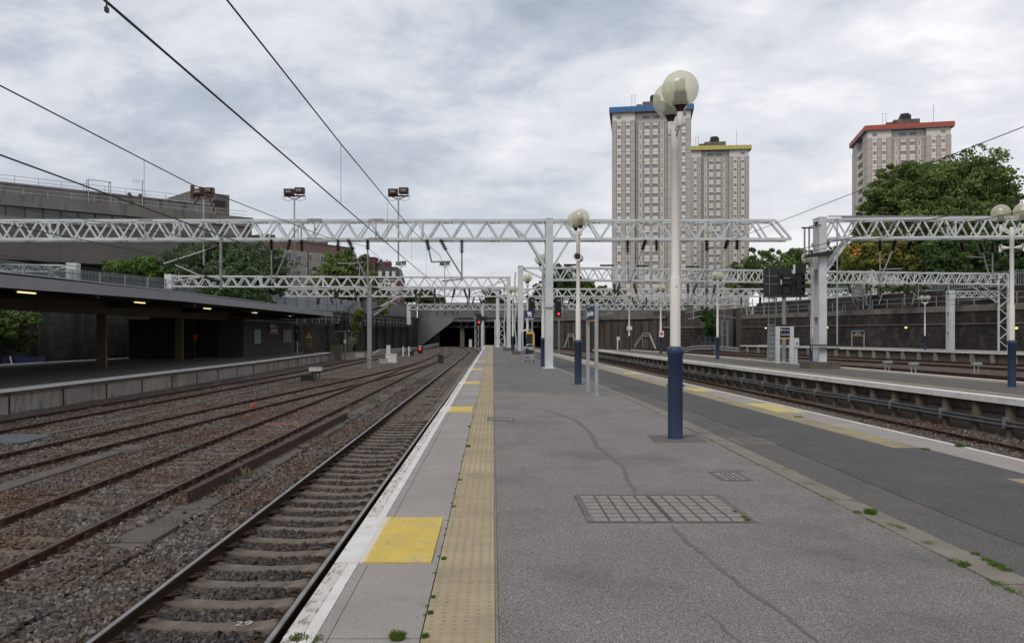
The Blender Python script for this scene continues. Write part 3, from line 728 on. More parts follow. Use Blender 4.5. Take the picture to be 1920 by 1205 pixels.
def trough(label, pts, w, y0, y1, ztop, ln=1.0):
    t = thing('cable_trough', label, 'cable trough', (interp(pts, y0), y0, -1.06), 0, 'concrete cable troughs', org=True)
    y = y0; k = 0; rest = MB()
    while y < y1:
        x = interp(pts, y); dx = random.uniform(-.012, .012); z = ztop + random.uniform(-.008, .008)
        tgt = MB() if k < 70 else rest
        x2 = interp(pts, y+ln)
        tgt.bar((x+dx, y+.006, z-.04), (x2+dx, y+ln-.012, z-.04+random.uniform(-.006, .006)), w, .08)
        if k < 70: tgt.build('lid', 'concrete_trough', t)
        y += ln; k += 1
    if rest.v: o = rest.build('further_lids', 'concrete_trough', t); o['kind'] = 'stuff'
    return t
trough('concrete cable trough beside the near track, stones spilt over its lids', [(-4.7, 3), (-4.62, 14), (-4.55, 48), (-4.5, 80)], 0.52, 4.6, 62, -0.992)
trough('short concrete trough ending beside the round manhole', [(-8.6, 3), (-8.5, 14), (-8.6, 19)], 0.36, 8, 19.4, -0.985)
trough('narrow cable trough between the two left hand tracks', [(-12.3, 12), (-12.1, 20.3), (-11.6, 25.3), (-11.2, 48), (-10.6, 66)], 0.22, 14, 66, -0.985)

# manhole lid and small things on the ballast
x_, y_ = gnd(245, 843, -1.0)
t = thing('manhole', 'low round concrete manhole cover on the ballast between two tracks', 'manhole', (x_, y_, -1.05))
MB().lathe([(.36, 0), (.37, .07), (.355, .085)], n=26).build('ring', 'concrete_trough', t)
MB().lathe([(.33, .086), (.33, .097)], n=26).build('lid', 'concrete_trough', t)
def relay(label, px, py, s=1.0):
    x, y = gnd(px, py, -1.0)
    t = thing('point_heater_box', label, 'trackside box', (x, y, -1.02))
    MB().box(-.36*s, .36*s, -.2, .2, .52, .70).box(-.38*s, .38*s, -.22, .22, .70, .725).build('cabinet', 'white_box', t)
    for i in (-.2, 0, .2):
        MB().tube([(i, 0, .52), (i+.03, .02, .25), (i+.02, 0, 0)], .028, 6).build('cable', 'black', t)
    return t
relay('white box on black cables standing on the ballast by a black tub', 592, 711)
x_, y_ = gnd(577, 713, -1.0)
t = thing('ballast_tub', 'low black plastic tub on the ballast left of the white box', 'tub', (x_, y_, -1.02))
MB().prism([(-.36, -.25), (.36, -.25), (.36, .25), (-.36, .25)], 0, .33).build('body', 'black', t)
MB().box(-.38, .38, -.27, .27, .333, .36).build('rim', 'black_panel', t)
x_, y_ = gnd(38, 823, -1.0)
t = MB().prism([(-.75, -.9), (.7, -.8), (.62, .85), (-.7, .95)], 0, .02).build('blue_sheet', 'sheet_blue', None); t.location = (x_-.2, y_, -1.0)
tag(t, 'faded blue flat sheet lying on the cable trough at the left edge', 'sheet')
# orange painted bar and marks
x_, y_ = gnd(525, 796, -1.0)
t = tag(MB().box(-.62, .62, -.035, .035, 0, .05).build('orange_bar', 'orange_paint', None, (0,0,0)), 'thin orange painted bar lying across the second track', 'bar'); t.location = (x_+.15, y_, -1.02)
x_, y_ = gnd(476, 763, -1.0)
t = MB().box(-.12, .12, -.1, .1, 0, .10).box(-.05, .05, -.16, .16, .03, .14).build('orange_clamp', 'orange_paint', None, (0,0,0)); t.location = (x_, y_, -1.0)
tag(t, 'small orange rail clamp beside the siding rail', 'rail clamp')

# ================================================================== OUR PLATFORM
EL = -1.16
RE = [(7.25, -6), (7.07, 11), (6.85, 18.4), (6.53, 28.4), (6.04, 47.2), (5.44, 73.3), (4.4, 100), (3.2, 122)]
KL = [(3.36, -6), (3.39, 5.3), (3.42, 11), (3.5, 19.5), (3.31, 26.2), (3.0, 40.4), (2.3, 67), (1.9, 90), (1.6, 122)]
YS = [-6, 0, 5.3, 8, 11, 14.5, 18.4, 21, 23.8, 28.4, 34, 40.4, 47.2, 60, 73.3, 86, 100, 111, 122]
body = MB()
poly = [(EL+.10, -6)] + [(EL+.10, 122)] + [(interp(RE, y)-.10, y) for y in reversed(YS)]
body.prism(list(reversed(poly)), -1.3, -0.075)
plat = struct(body, 'platform', 'plat_wall_brown')
def strip(fx0, fx1, y0, y1, z, ys_=None, thick=0.07):
    yy = sorted(set([y0, y1] + [q for q in (ys_ or YS) if y0 < q < y1]))
    pl = [(fx0(y), y) for y in yy] + [(fx1(y), y) for y in reversed(yy)]
    return MB().prism(list(reversed(pl)), z - thick, z)
c_ = lambda v_: (lambda y: v_)
KLf = lambda y: interp(KL, y); REf = lambda y: interp(RE, y)
KRf = lambda y: interp(KL, y) + 0.27
struct(strip(c_(.036), KLf, -6, 23.8, 0), 'platform_asphalt', 'asphalt_near')
struct(strip(c_(.036), KLf, 23.8, 122, 0), 'platform_asphalt', 'asphalt_far')
SEAM = [(4.22, -6), (4.21, 6.5), (4.24, 8.8), (4.34, 13), (4.3, 20), (4.0, 32)]
SEf = lambda y: interp(SEAM, y) + 0.012*math.sin(y*5)
seam_ys = [i*0.5 for i in range(-12, 65)]
TRI = lambda y: REf(y) - 1.13; TRO = lambda y: REf(y) - 0.70
struct(strip(lambda y: KRf(y)+.004, lambda y: SEf(y)-.016, -6, 32, 0.0, seam_ys), 'platform_asphalt', 'asphalt_mid')
struct(strip(SEf, TRI, -6, 32, 0.0, seam_ys), 'platform_asphalt', 'asphalt_dark')
struct(strip(lambda y: KRf(y)+.004, TRI, 32, 122, 0.0), 'platform_asphalt', 'asphalt_dark')
# kerb: individual stones following the old edge line
kb = MB(); y = -5.0
while y < 100:
    ln = random.uniform(0.85, 1.05)
    a0, a1 = KLf(y)+.006, KLf(y+ln)+.006
    kb.prism([(a0, y+.006), (a0+.255, y+.006), (a1+.255, y+ln-.006), (a1, y+ln-.006)], -.07, 0.006+random.uniform(-.003, .003)); y += ln
struct(kb, 'kerb_line', 'kerb')
# bedding filler below the joints so no gap is open
jb = MB(); jb.prism(list(reversed([(EL+.05, -6), (EL+.05, 122)] + [(REf(y)-.06, y) for y in reversed(YS)])), -0.074, -0.012)
struct(jb, 'joint_bedding', 'joint')
# left coping : worn paint, white line, slabs
def rowx(x0, x1, name, m, z, cuts, gap=.006, jit=.0):
    mb = MB()
    for a0, a1 in zip(cuts, cuts[1:]):
        dz = random.uniform(-.0015, .0015)
        mb.box(x0 + random.uniform(-jit, jit), x1, a0+gap/2, a1-gap/2, -.07, z+dz)
    return struct(mb, name, m)
PANELS = [(6.06, 7.56), (17.75, 19.05), (27.6, 29.1), (38.4, 39.9), (49.5, 51)]
def minus(y0, y1, step):
    """cuts between y0 and y1 leaving panel spans as their own cells"""
    c = [y0]; y = y0
    marks = sorted(q for p in PANELS for q in p if y0 < q < y1)
    while y < y1:
        y = min(y + step*random.uniform(.9, 1.1), y1)
        c.append(y)
    c = [q for q in c if all(not (p[0]-.35 < q < p[1]+.35) for p in PANELS)] + marks
    return sorted(set(c + [y1]))
mb_w = MB(); mb_l = MB(); mb_s1 = MB(); mb_s2 = MB(); mb_y = MB(); mb_pw = MB(); mb_fx = MB()
cuts = [-6, -3, 1.5] + minus(4.56, 122, 3.0)
cuts = [c for c in cuts if c != 10.5]
for a0, a1 in zip(cuts, cuts[1:]):
    inpan = any(abs(a0-p[0]) < .01 for p in PANELS)
    g_ = .005
    if inpan:
        mb_pw.box(EL, -.985, a0+g_, a1-g_, -.07, .004)
        mid = (a0+a1)/2
        mb_y.box(-.981, -.452, a0+g_, mid-.002, -.07, .008); mb_y.box(-.981, -.452, mid+.002, a1-g_, -.07, .007)
        mb_fx.box(-.447, -.402, a0+g_, a1-g_, -.07, .001)
    else:
        mb_w.box(EL+random.uniform(-.004, .004), -1.062, a0+g_, a1-g_, -.07, 0.001)
        mb_l.box(-1.058, -.985, a0+g_, a1-g_, -.07, 0.004)
        mb_s1.box(-.982, -.912, a0+g_, a1-g_, -.07, 0.0)
        mb_s2.box(-.906, -.403, a0+g_, a1-g_, -.07, 0.0+random.uniform(-.002, .002))
struct(mb_w, 'platform_coping', 'white_worn'); struct(mb_l, 'platform_edge_line', 'white_paint')
struct(mb_s1, 'platform_slab_strip', 'slab'); struct(mb_s2, 'platform_slabs', 'slab')
struct(mb_pw, 'platform_panel_edge', 'white_paint'); struct(mb_y, 'yellow_marking', 'yellow_panel'); struct(mb_fx, 'panel_mortar', 'slab')
struct(MB().box(.015, .033, -6, 122, -.07, .001), 'edging_strip', 'kerb')
# tactile paving with domes
tb = MB(); dm = []; y = -6.0
while y < 121.6:
    tb.box(-.395, .012, y+.0015, y+.3985, -.07, .003+random.uniform(-.0012, .0012))
    if 3.5 < y < 34:
        for r_ in range(6):
            for q_ in range(6):
                dm.append((-.358+q_*.0667+(0.0), y+.034+r_*.0667))
    y += .4
struct(tb, 'tactile_paving', 'tactile')
D = np.array(dm); n = len(D); k = 8
ang = np.arange(k)*2*math.pi/k
ring = lambda r_, z_: np.column_stack([r_*np.cos(ang), r_*np.sin(ang), np.full(k, z_)])
base = np.vstack([ring(.0135, .002), ring(.0095, .0075)])
Vd = base[None] + np.column_stack([D, np.zeros(n)])[:, None, :]
Fd = np.array([(i, (i+1) % k, k+(i+1) % k, k+i) for i in range(k)] + [(k, k+1, k+2, k+3), (k, k+3, k+4, k+7), (k+4, k+5, k+6, k+7)])
o = mesh_np('tactile_domes', Vd.reshape(-1, 3), (Fd[None] + (np.arange(n)*2*k)[:, None, None]).reshape(-1, 4), 'tactile_dome'); o['kind'] = 'structure'
# right side: tactile band, slabs, white edge
tyr = [y for y in YS] + [13.2]
struct(strip(lambda y: TRI(y)+.004, TRO, 12.2, 122, 0.0, tyr), 'tactile_paving', 'tactile_old')
struct(strip(lambda y: TRI(y)+.004, TRO, -6, 9.6, 0.0, tyr), 'tactile_paving', 'tactile_old')
struct(strip(lambda y: TRI(y)+.004, TRO, 9.6, 12.2, -0.001, tyr), 'platform_asphalt', 'asphalt_dark')
sl = MB(); y = -6
while y < 120:
    y2 = min(y + 2.4, 122)
    sl.prism([(TRO(y)+.005, y+.005), (REf(y)-.085, y+.005), (REf(y2)-.085, y2-.005), (TRO(y2)+.005, y2-.005)], -.07, 0)
    y = y2
struct(sl, 'platform_slabs', 'slab')
struct(strip(lambda y: REf(y)-.08, REf, -6, 122, 0.004), 'platform_edge_line', 'white_paint')
mb = MB()
for y0, y1, w_ in ((17.7, 19.9, 1), (24.2, 25.6, 0), (34.5, 36, 0), (46, 48, 0)):
    mb.prism([(TRO(y0)-.05, y0), (REf(y0)-.16, y0), (REf(y1)-.16, y1), (TRO(y1)-.05, y1)], .0, .0045)
struct(mb, 'yellow_marking', 'yellow_faded')

# cracks and repairs in the asphalt
def crack(pxs, w=0.012, name='asphalt_crack', m='crack', z=.003, jit=.012):
    W = [gnd(*p) for p in pxs]; pts = []
    for (x0, y0), (x1, y1) in zip(W, W[1:]):
        L_ = math.hypot(x1-x0, y1-y0); n_ = max(2, int(L_/.07))
        for i in range(n_): 
            t_ = i/n_; pts.append((x0+(x1-x0)*t_+random.uniform(-jit, jit), y0+(y1-y0)*t_+random.uniform(-jit, jit)))
    pts.append(W[-1]); v = []; f = []
    for i, (x, y) in enumerate(pts):
        d = Vector((pts[min(i+1, len(pts)-1)][0]-pts[max(i-1, 0)][0], pts[min(i+1, len(pts)-1)][1]-pts[max(i-1, 0)][1])).normalized()
        ww = w*random.uniform(.45, 1.3)/2*min(1, i/3+.1, (len(pts)-1-i)/3+.1)
        v += [(x-d.y*ww, y+d.x*ww, z), (x+d.y*ww, y-d.x*ww, z)]
    for i in range(len(pts)-1): f.append((2*i, 2*i+1, 2*i+3, 2*i+2))
    return struct(MB().add(v, f), name, m)
mat('old_seal', (0.105, 0.096, 0.088), (0.15, 0.14, 0.13), scale=22, rough=0.95)
crack([(1020, 768), (1045, 775), (1080, 788), (1108, 812), (1120, 838), (1150, 860), (1166, 872)], .07, m='old_seal', jit=.02)
crack([(1166, 872), (1180, 905), (1196, 925)], .055, m='old_seal')
crack([(1258, 983), (1285, 1012), (1320, 1040), (1350, 1065), (1400, 1105), (1470, 1150), (1540, 1210)], .04, m='old_seal', jit=.010)
crack([(1330, 1150), (1360, 1180), (1390, 1204)], .03, m='old_seal')
crack([(960, 640 + 95), (1020, 735), (1110, 736)], .03)
for q in ([(1045, 720), (1080, 721)], [(1380, 868), (1440, 874)], [(1330, 880), (1420, 884)]):
    crack(q, .02, m='old_seal')
pt = MB()
x0, y0 = gnd(1218, 829); x1, y1 = gnd(1345, 820)
pt.prism([(2.5, 12.75), (3.35, 12.8), (3.4, 13.75), (2.55, 13.7)], -.001, .0035)
pt.prism([(2.4, 40.0), (3.0, 39.9), (2.95, 41.6), (2.4, 41.6)], -.001, .003)
struct(pt, 'asphalt_repair', 'patch')

# access covers
def cover(label, x0, x1, y0, y1, nx_, ny_, halves=1):
    t = thing('access_cover', label, 'access cover', ((x0+x1)/2, (y0+y1)/2, 0), 0, 'access covers in the platform', org=True)
    MB().box(x0+.03, x1-.03, y0+.02, y1-.02, -.001, .005).build('infill', 'cover_fill', t)
    fr = MB(); w_ = .035
    fr.box(x0, x1, y0, y0+w_, -.001, .010); fr.box(x0, x1, y1-w_, y1, -.001, .010)
    fr.box(x0, x0+.06, y0+w_, y1-w_, -.001, .009); fr.box(x1-.06, x1, y0+w_, y1-w_, -.001, .009)
    fr.build('frame', 'cover_iron', t)
    for h in range(halves):
        gr = MB(); a0 = x0+.065+(x1-x0-.13)*h/halves; a1 = x0+.065+(x1-x0-.13)*(h+1)/halves-.005
        if h: gr.box(a0-.02, a0+.02, y0+w_+.001, y1-w_-.001, -.001, .0095)
        for i in range(1, nx_):
            xx = a0+(a1-a0)*i/nx_; gr.box(xx-.008, xx+.008, y0+w_, y1-w_, -.001, .008)
        for j in range(1, ny_):
            yy = y0+w_+(y1-y0-2*w_)*j/ny_; gr.box(a0, a1, yy-.006, yy+.006, -.001, .007)
        gr.build('grating', 'cover_bar', t)
    return t
cover('large double iron access cover with a grid pattern set in the asphalt', .845, 2.36, 7.35, 8.6, 5, 7, 2)
cover('narrow iron cover beside the yellow tactile strip', -.11, .43, 15.9, 16.6, 8, 3)
cover('small rusty iron cover near the kerb stones', 2.62, 2.98, 9.45, 10.05, 4, 3)
t = thing('access_cover', 'rounded outline of a sunken cover in the dark asphalt behind the big lamp', 'access cover', (4.05, 13, 0), 0, 'access covers in the platform', org=True)
MB().box(3.82, 4.28, 12.6, 13.3, -.001, .003).build('lid', 'patch', t)
fr = MB(); fr.box(3.78, 4.32, 12.56, 12.598, 0, .005); fr.box(3.78, 4.32, 13.302, 13.34, 0, .005); fr.box(3.78, 3.818, 12.6, 13.3, 0, .005); fr.box(4.282, 4.32, 12.6, 13.3, 0, .005)
fr.build('frame', 'kerb', t)

# grass and weeds in the joints
def grass_clumps(name, clumps, m='grass', label=None):
    V_ = []; Fc = []
    for (x, y, z, rad, n_, h) in clumps:
        for i in range(n_):
            a_ = random.uniform(0, 6.28); rr = rad*random.random()**.6
            bx, by = x+rr*math.cos(a_), y+rr*math.sin(a_)*1.3
            an = random.uniform(0, 6.28); ln = h*random.uniform(.5, 1.1); le = ln*random.uniform(.2, .9)
            w_ = .0028
            dx, dy = math.cos(an), math.sin(an); o_ = len(V_)
            V_ += [(bx-dy*w_, by+dx*w_, z), (bx+dy*w_, by-dx*w_, z), (bx+dx*le*.4+dy*w_*.7, by+dy*le*.4-dx*w_*.7, z+ln*.7), (bx+dx*le, by+dy*le, z+ln)]
            Fc.append((o_, o_+1, o_+2, o_+3))
    o = mesh_np(name, np.array(V_), np.array(Fc), m); o['kind'] = 'stuff'
    tag(o, label, 'grass'); return o
cl = []
for px, py, r_, n_, h_ in ((745, 1196, .042, 300, .035), (1632, 963, .05, 240, .05), (1608, 961, .04, 100, .02), (1675, 985, .05, 90, .015), (1690, 990, .04, 80, .015), (1808, 1060, .045, 160, .03), (1790, 1052, .04, 60, .02),
                         (1828, 1040, .03, 90, .025), (1868, 1062, .05, 170, .03), (1850, 1052, .04, 110, .025), (1885, 1070, .04, 110, .03), (1900, 1108, .05, 60, .02), (1870, 1095, .05, 80, .02),
                         (1800, 837, .07, 160, .04), (1735, 842, .06, 160, .02), (1498, 782, .1, 120, .03), (1378, 960, .03, 50, .02), (1395, 970, .03, 70, .02), (1400, 976, .03, 60, .03),
                         (878, 838, .04, 60, .04), (880, 800, .03, 60, .03), (560, 1196, .05, 150, .02), (590, 1198, .05, 80, .015), (806, 1150, .02, 60, .02), (812, 1120, .015, 40, .02), (797, 1195, .02, 110, .025), (832, 1048, .02, 80, .02), (850, 950, .02, 50, .02), (862, 900, .02, 50, .02),
                         (1470, 880, .06, 90, .015), (1520, 908, .05, 70, .015), (1560, 935, .06, 90, .015), (1740, 1018, .05, 90, .015)):
    x, y = gnd(px, py); cl.append((x, y, .001, r_, n_, h_))
for i in range(46):
    y = random.uniform(4.5, 22); cl.append((-.405, y, -.002, .012, random.randint(8, 40), .014))
for i in range(40):
    y = random.uniform(5, 16); cl.append((KLf(y)+random.choice([0, .0]), y, -.002, .02, random.randint(8, 40), .012))
grass_clumps('platform_grass', cl, label='tufts of green grass growing in the joints of the platform')
cl = []
for px, py, r_, n_, h_ in ((462, 898, .14, 12, .24), (440, 905, .12, 8, .20), (200, 1018, .08, 40, .03), (305, 985, .18, 14, .14), (606, 824, .10, 90, .05), (700, 755, .25, 50, .22), (663, 765, .3, 60, .12), (690, 770, .3, 50, .10)):
    x, y = gnd(px, py, -1.0); cl.append((x, y, -1.0, r_, n_, h_))
grass_clumps('ballast_weeds', cl, 'weed', label='thin weeds and grass growing out of the ballast along the cable trough')

# ================================================================== STREET GROUND BEHIND THE WALLS
WL = [(-37.5, -10), (-36.6, 40), (-34.2, 68), (-29.4, 86), (-24.6, 112), (-19.8, 140), (-15.2, 171)]      # left wall face
WR = [(60.5, 20), (52, 72), (42.2, 119), (39.4, 131)]
st = MB(); st.prism(list(reversed([(-300, -60), (-37.9, -60)] + [(x-.5, y) for x, y in WL] + [(-15.7, 400), (-300, 400)])), -1.2, 4.85)
struct(st, 'street_ground', 'earth')
st = MB(); st.prism(list(reversed([(350, -60), (350, 400), (45, 400), (45, 190), (42.8, 133)] + [(x+3.2, y) for x, y in reversed(WR)] + [(72, -60)])), -1.2, 6.25)
struct(st, 'street_ground', 'earth')
st = MB(); st.prism([(-15.7, 215), (45, 215), (45, 400), (-15.7, 400)], -1.2, 5.4)
struct(st, 'street_ground', 'earth')

def wall_run(pts, z0, z1, thick, side):
    """extrude a vertical wall along (x, y) points; side=-1 body lies to the left of the face"""
    mb = MB()
    for (x0, y0), (x1, y1) in zip(pts, pts[1:]):
        mb.prism([(x0, y0), (x1, y1), (x1+side*thick, y1), (x0+side*thick, y0)] if side > 0 else [(x0+side*thick, y0), (x1+side*thick, y1), (x1, y1), (x0, y0)], z0, z1)
    return mb
def along(pts, step, y0=None, y1=None):
    out = []; 
    for (x0, ya), (x1, yb) in zip(pts, pts[1:]):
        L_ = math.hypot(x1-x0, yb-ya); n_ = max(1, int(L_/step))
        for i in range(n_):
            t_ = i/n_; out.append((x0+(x1-x0)*t_, ya+(yb-ya)*t_, math.atan2(yb-ya, x1-x0)))
    return [p for p in out if (y0 is None or p[1] >= y0) and (y1 is None or p[1] <= y1)]

t = thing('retaining_wall', 'tall soot black brick retaining wall behind the left hand canopy and tracks', 'wall', (-36.6, 40, -1.1), org=True)
wall_run(WL, -1.3, 4.6, .8, -1).build('brick_face', 'wall_left_brick', t)
wall_run([(x+.12, y) for x, y in WL], 4.603, 4.95, 1.0, -1).build('coping', 'pilaster', t)
mb = MB()
for x, y, a_ in along(WL, 5.2, 20): mb.bar((x+.15, y, -1.2), (x+.15, y, 4.3), .55, .35)
mb.build('pilasters', 'pilaster', t)['kind'] = 'stuff'
# palisade fence on the left wall
def palisade(label, run, z0, z1, step, m, group, posts=True):
    t = thing('palisade_fence', label, 'fence', (run[0][0], run[0][1], z0), 0, group, org=True)
    mb = MB()
    for x, y, a_ in along(run, step):
        mb.bar((x, y, z0+.05), (x, y, z1), .045, .02); 
    mb.build('pales', m, t)
    mb = MB()
    for zz_ in (z0+.35, z1-.35):
        for (x0, y0), (x1, y1) in zip(run, run[1:]): mb.bar((x0, y0+.03, zz_), (x1, y1+.03, zz_), .05, .06)
    mb.build('rail', m, t)
    if posts:
        for x, y, a_ in along(run, 2.9): MB().box(x-.06, x+.06, y-.06, y+.06, z0, z1-.1).build('post', 'galv', t)
    return t
run = [(x-.35, y) for x, y in WL if 30 < y < 90] + [(-28.2, 94)]
palisade('dark steel palisade fence on the wall top behind the left canopy', run, 4.95, 7.0, .16, 'fence_steel', 'street fences')
t = thing('panel_fence', 'pale grey blue sheet panel fence above the left wall, beyond the canopy end', 'fence', (-28, 94, 4.9), org=True)
run = [(-28.2, 94.3), (-24.9, 112), (-21.2, 134)]
wall_run([(x-.2, y) for x, y in run], 5.15, 6.85, .08, -1).build('sheet', 'panel_grey', t)
for x, y, a_ in along(run, 3.2): MB().box(x-.13, x-.03, y-.05, y+.05, 4.95, 7.0).build('post', 'galv', t)
t = thing('parapet_wall', 'pale concrete parapet rising towards the road bridge on the left', 'wall', (-20.6, 136, 4.9), org=True)
wall_run([(-21.2, 136), (-18.6, 150), (-15.6, 170)], 4.96, 7.35, .4, -1).build('panel', 'concrete_grey', t)
wall_run([(-21.1, 135.9), (-18.5, 150), (-15.5, 170)], 7.353, 7.6, .6, -1).build('coping', 'bridge_beam', t)
# hand rail at the top of the left wall
t = thing('handrail', 'thin galvanised handrail along the ledge of the left retaining wall', 'railing', (-22, 125, 4.2), org=True)
run = [(-25.4, 104), (-22.4, 121), (-18.9, 142), (-16.2, 162)]
mb = MB()
for zz_ in (4.3, 3.7):
    for (x0, y0), (x1, y1) in zip(run, run[1:]): mb.bar((x0+.75, y0, zz_), (x1+.75, y1, zz_), .05)
mb.build('rail', 'galv', t)
for x, y, a_ in along(run, 2.2): MB().box(x+.73, x+.78, y-.025, y+.025, 3.1, 4.3).build('post', 'galv', t)
mb = MB(); 
for (x0, y0), (x1, y1) in zip(run, run[1:]): mb.bar((x0+.5, y0, 3.02), (x1+.5, y1, 3.02), .7, .14)
mb.build('ledge', 'pilaster', t)

# right retaining wall in two tiers
t = thing('retaining_wall', 'long dark two tier brick retaining wall behind the far right platform', 'wall', (48, 90, -1.1), org=True)
wall_run(WR, -1.3, 4.0, .8, 1).build('lower_face', 'wall_right_brick', t)
wall_run([(x-.1, y) for x, y in WR], 4.003, 4.65, 3.0, 1).build('ledge', 'wall_ledge', t)
wall_run([(x+2.4, y) for x, y in WR], 4.655, 6.5, .7, 1).build('upper_face', 'wall_right_brick', t)
mb = MB()
for (x0, y0), (x1, y1) in zip(WR, WR[1:]): mb.bar((x0-.12, y0, 2.72), (x1-.12, y1, 2.72), .07)
mb.build('pipe', 'pipe_pink', t)
mb = MB()
for k_, (x, y, a_) in enumerate(along(WR, 3.1, 50, 128)):
    mb.bar((x-.06, y, 1.55), (x-.06, y+1.9, 1.55), .06, .10) if k_ % 3 == 0 else None
mb.build('string_course', 'wall_ledge', t)
mb = MB()
for dz in (.55, 1.1):
    for (x0, y0), (x1, y1) in zip(WR, WR[1:]): mb.bar((x0+.25, y0, 4.65+dz), (x1+.25, y1, 4.65+dz), .05)
for x, y, a_ in along(WR, 2.6): mb.box(x+.22, x+.28, y-.03, y+.03, 4.65, 5.75)
h_ = thing('handrail', 'galvanised handrail along the ledge of the far right wall', 'railing', (48, 90, 4.6), org=True)
mb.build('rail', 'galv', h_)
run = [(x+3.3, y) for x, y in WR]
palisade('pale blue grey street fence along the top of the far right wall', run, 6.25, 8.15, .26, 'fence_blue', 'street fences')
def wlamp(px, py, Y):
    x = wx(px, Y)-.1
    t = thing('bulkhead_lamp', 'small yellow green wall lamp ' + WLAB.pop(0), 'lamp', (x, Y, wz(py, Y)), 0, 'bulkhead lamps on the far right wall')
    MB().box(-.16, .16, -.02, .1, -.14, .14).build('housing', 'steel_grey', t)
    MB().sphere((0, -.05, 0), .15, 12, 8, .6).build('lens', 'wall_light', t)
WLAB = ['between the platform sign and the thin lamp', 'near the right edge', 'left of the tall signal ladder', 'just left of the square white column']
for px, py, Y in ((1700, 614, 94), (1907, 615, 75), (1437, 615, 123), (1552, 614, 108)): wlamp(px, py, Y)

# brown wall pieces and bridge
WB = [(10.5, 171), (13.5, 168), (24.3, 151), (30.0, 143)]
t = thing('retaining_wall', 'brown ribbed wall with vertical streaks right of the tunnel mouths', 'wall', (20, 158, -1.1), org=True)
mb = MB()
for (x0, y0), (x1, y1) in zip(WB, WB[1:]): mb.prism([(x0, y0), (x1, y1), (x1+.5, y1+1.2), (x0+.5, y0+1.2)], -1.3, 4.3)
mb.build('face', 'wall_brown', t)
mb = MB()
for x, y, a_ in along(WB, 1.9): mb.bar((x-.08, y-.08, -1.2), (x-.08, y-.08, 4.0), .22, .2)
mb.build('ribs', 'pilaster', t)['kind'] = 'stuff'
mb = MB()
for (x0, y0), (x1, y1) in zip(WB, WB[1:]): mb.prism([(x0-.2, y0-.3), (x1-.2, y1-.3), (x1+.7, y1+1.5), (x0+.7, y0+1.5)], 4.303, 4.8)
mb.build('coping', 'wall_ledge', t)
t = thing('retaining_wall', 'lower dark wall panel with pale coping left of the hanging ivy', 'wall', (32, 140, -1.1), org=True)
MB().prism([(28.5, 138.5), (34.6, 132.5), (35.2, 134), (29.2, 140)], -1.3, 2.6).build('face', 'wall_right_brick', t)
MB().prism([(28.4, 138.3), (34.7, 132.3), (35.3, 134.2), (29.3, 140.2)], 2.603, 2.9).build('coping', 'wall_ledge', t)
MB().prism([(28.2, 145), (39.2, 135), (40.2, 136.5), (29.5, 147)], -1.3, 5.6).build('upper_face', 'wall_brown', t)

t = thing('road_bridge', 'wide grey road bridge over dark tunnel mouths at the end of the tracks', 'bridge', (0, 172, -1.1), org=True)
MB().box(-15.6, 41.5, 171.6, 172.4, 5.0, 7.75).build('parapet', 'bridge_beam', t)
MB().box(-16, 42, 171.3, 172.8, 7.753, 8.1).build('coping', 'pilaster', t)
MB().box(-15.6, 41.5, 171.9, 214, 4.2, 4.99).build('deck', 'bridge_beam', t)
mb = MB(); x = -14
while x < 41:
    mb.box(x, x+.35, 171.2, 200, 3.35, 4.197); x += 1.45
mb.build('girders', 'tunnel_shade', t)['kind'] = 'stuff'
MB().box(-9.8, 41, 172.2, 172.9, 2.9, 3.345).build('lintel', 'pilaster', t)
pg = [(-15.6, 5.0), (-8.1, 5.0), (-8.1, 4.35), (-14.9, -.9), (-15.6, -1.2)]
MB().prism_y(pg, 170.2, 171.55).build('abutment', 'concrete_grey', t)
mb = MB(); mb.prism_y([(-15.6, -1.3), (-11.1, -1.3), (-11.1, 3.3), (-15.6, 3.3)], 172.3, 174); mb.build('side_pier', 'wall_left_brick', t)
for x, w_, m_ in ((-6.4, .9, 'pier'), (-3.6, .6, 'pier'), (1.2, .7, 'pilaster'), (7.5, .9, 'pilaster')):
    MB().box(x-w_/2, x+w_/2, 172.6, 174, -1.3, 2.895).build('pier', m_, t)
MB().box(-15, 41, 205, 206, -1.3, 4.19).build('back_wall', 'tunnel_shade', t)
MB().box(-15.6, -15.0, 172.5, 206, -1.3, 4.19).build('side_wall', 'tunnel_shade', t)

# white cable pipes with trapezoid humps on the right, and pipe on the left
def route(label, px_pts, Yf, dz, r_, m_, hump=True, name='pipe'):
    t = thing('cable_route', label, 'pipe run', (wx(px_pts[0][0], Yf(px_pts[0][0])), Yf(px_pts[0][0]), -.9), 0, 'cable routes', org=True)
    for k_, d in enumerate(dz):
        mb = MB(); P = [(wx(px, Yf(px)), Yf(px)-.2*k_, wz(py, Yf(px))+d) for px, py in px_pts]
        for a_, b_ in zip(P, P[1:]): mb.bar(a_, b_, r_*2)
        mb.build(name, m_, t)
    mb = MB()
    for i, (px, py) in enumerate(px_pts[::2]):
        Y = Yf(px); mb.box(wx(px, Y)-.08, wx(px, Y)+.08, Y, Y+.15, -1.2, wz(py, Y))
    mb.build('bracket', 'steel_grey', t)
YR = lambda px: 168 - (px-1040)*0.125
route('twin pale cable pipes humping over a refuge on the right brown wall', [(1042, 651), (1058, 651), (1066, 626), (1074, 626), (1082, 653), (1120, 653), (1150, 653), (1186, 654), (1205, 625), (1218, 625), (1231, 656), (1275, 657)], YR, (0, -.42), .06, 'pipe_white')
YQ = lambda px: 118 - (px-1275)*0.12
route('grey cable trunk curving along the ballast by the blue gate', [(1275, 656), (1300, 649), (1340, 648), (1385, 653)], YQ, (0, -.35), .09, 'galv')
YLw = lambda px: 112 + (px-700)*0.42
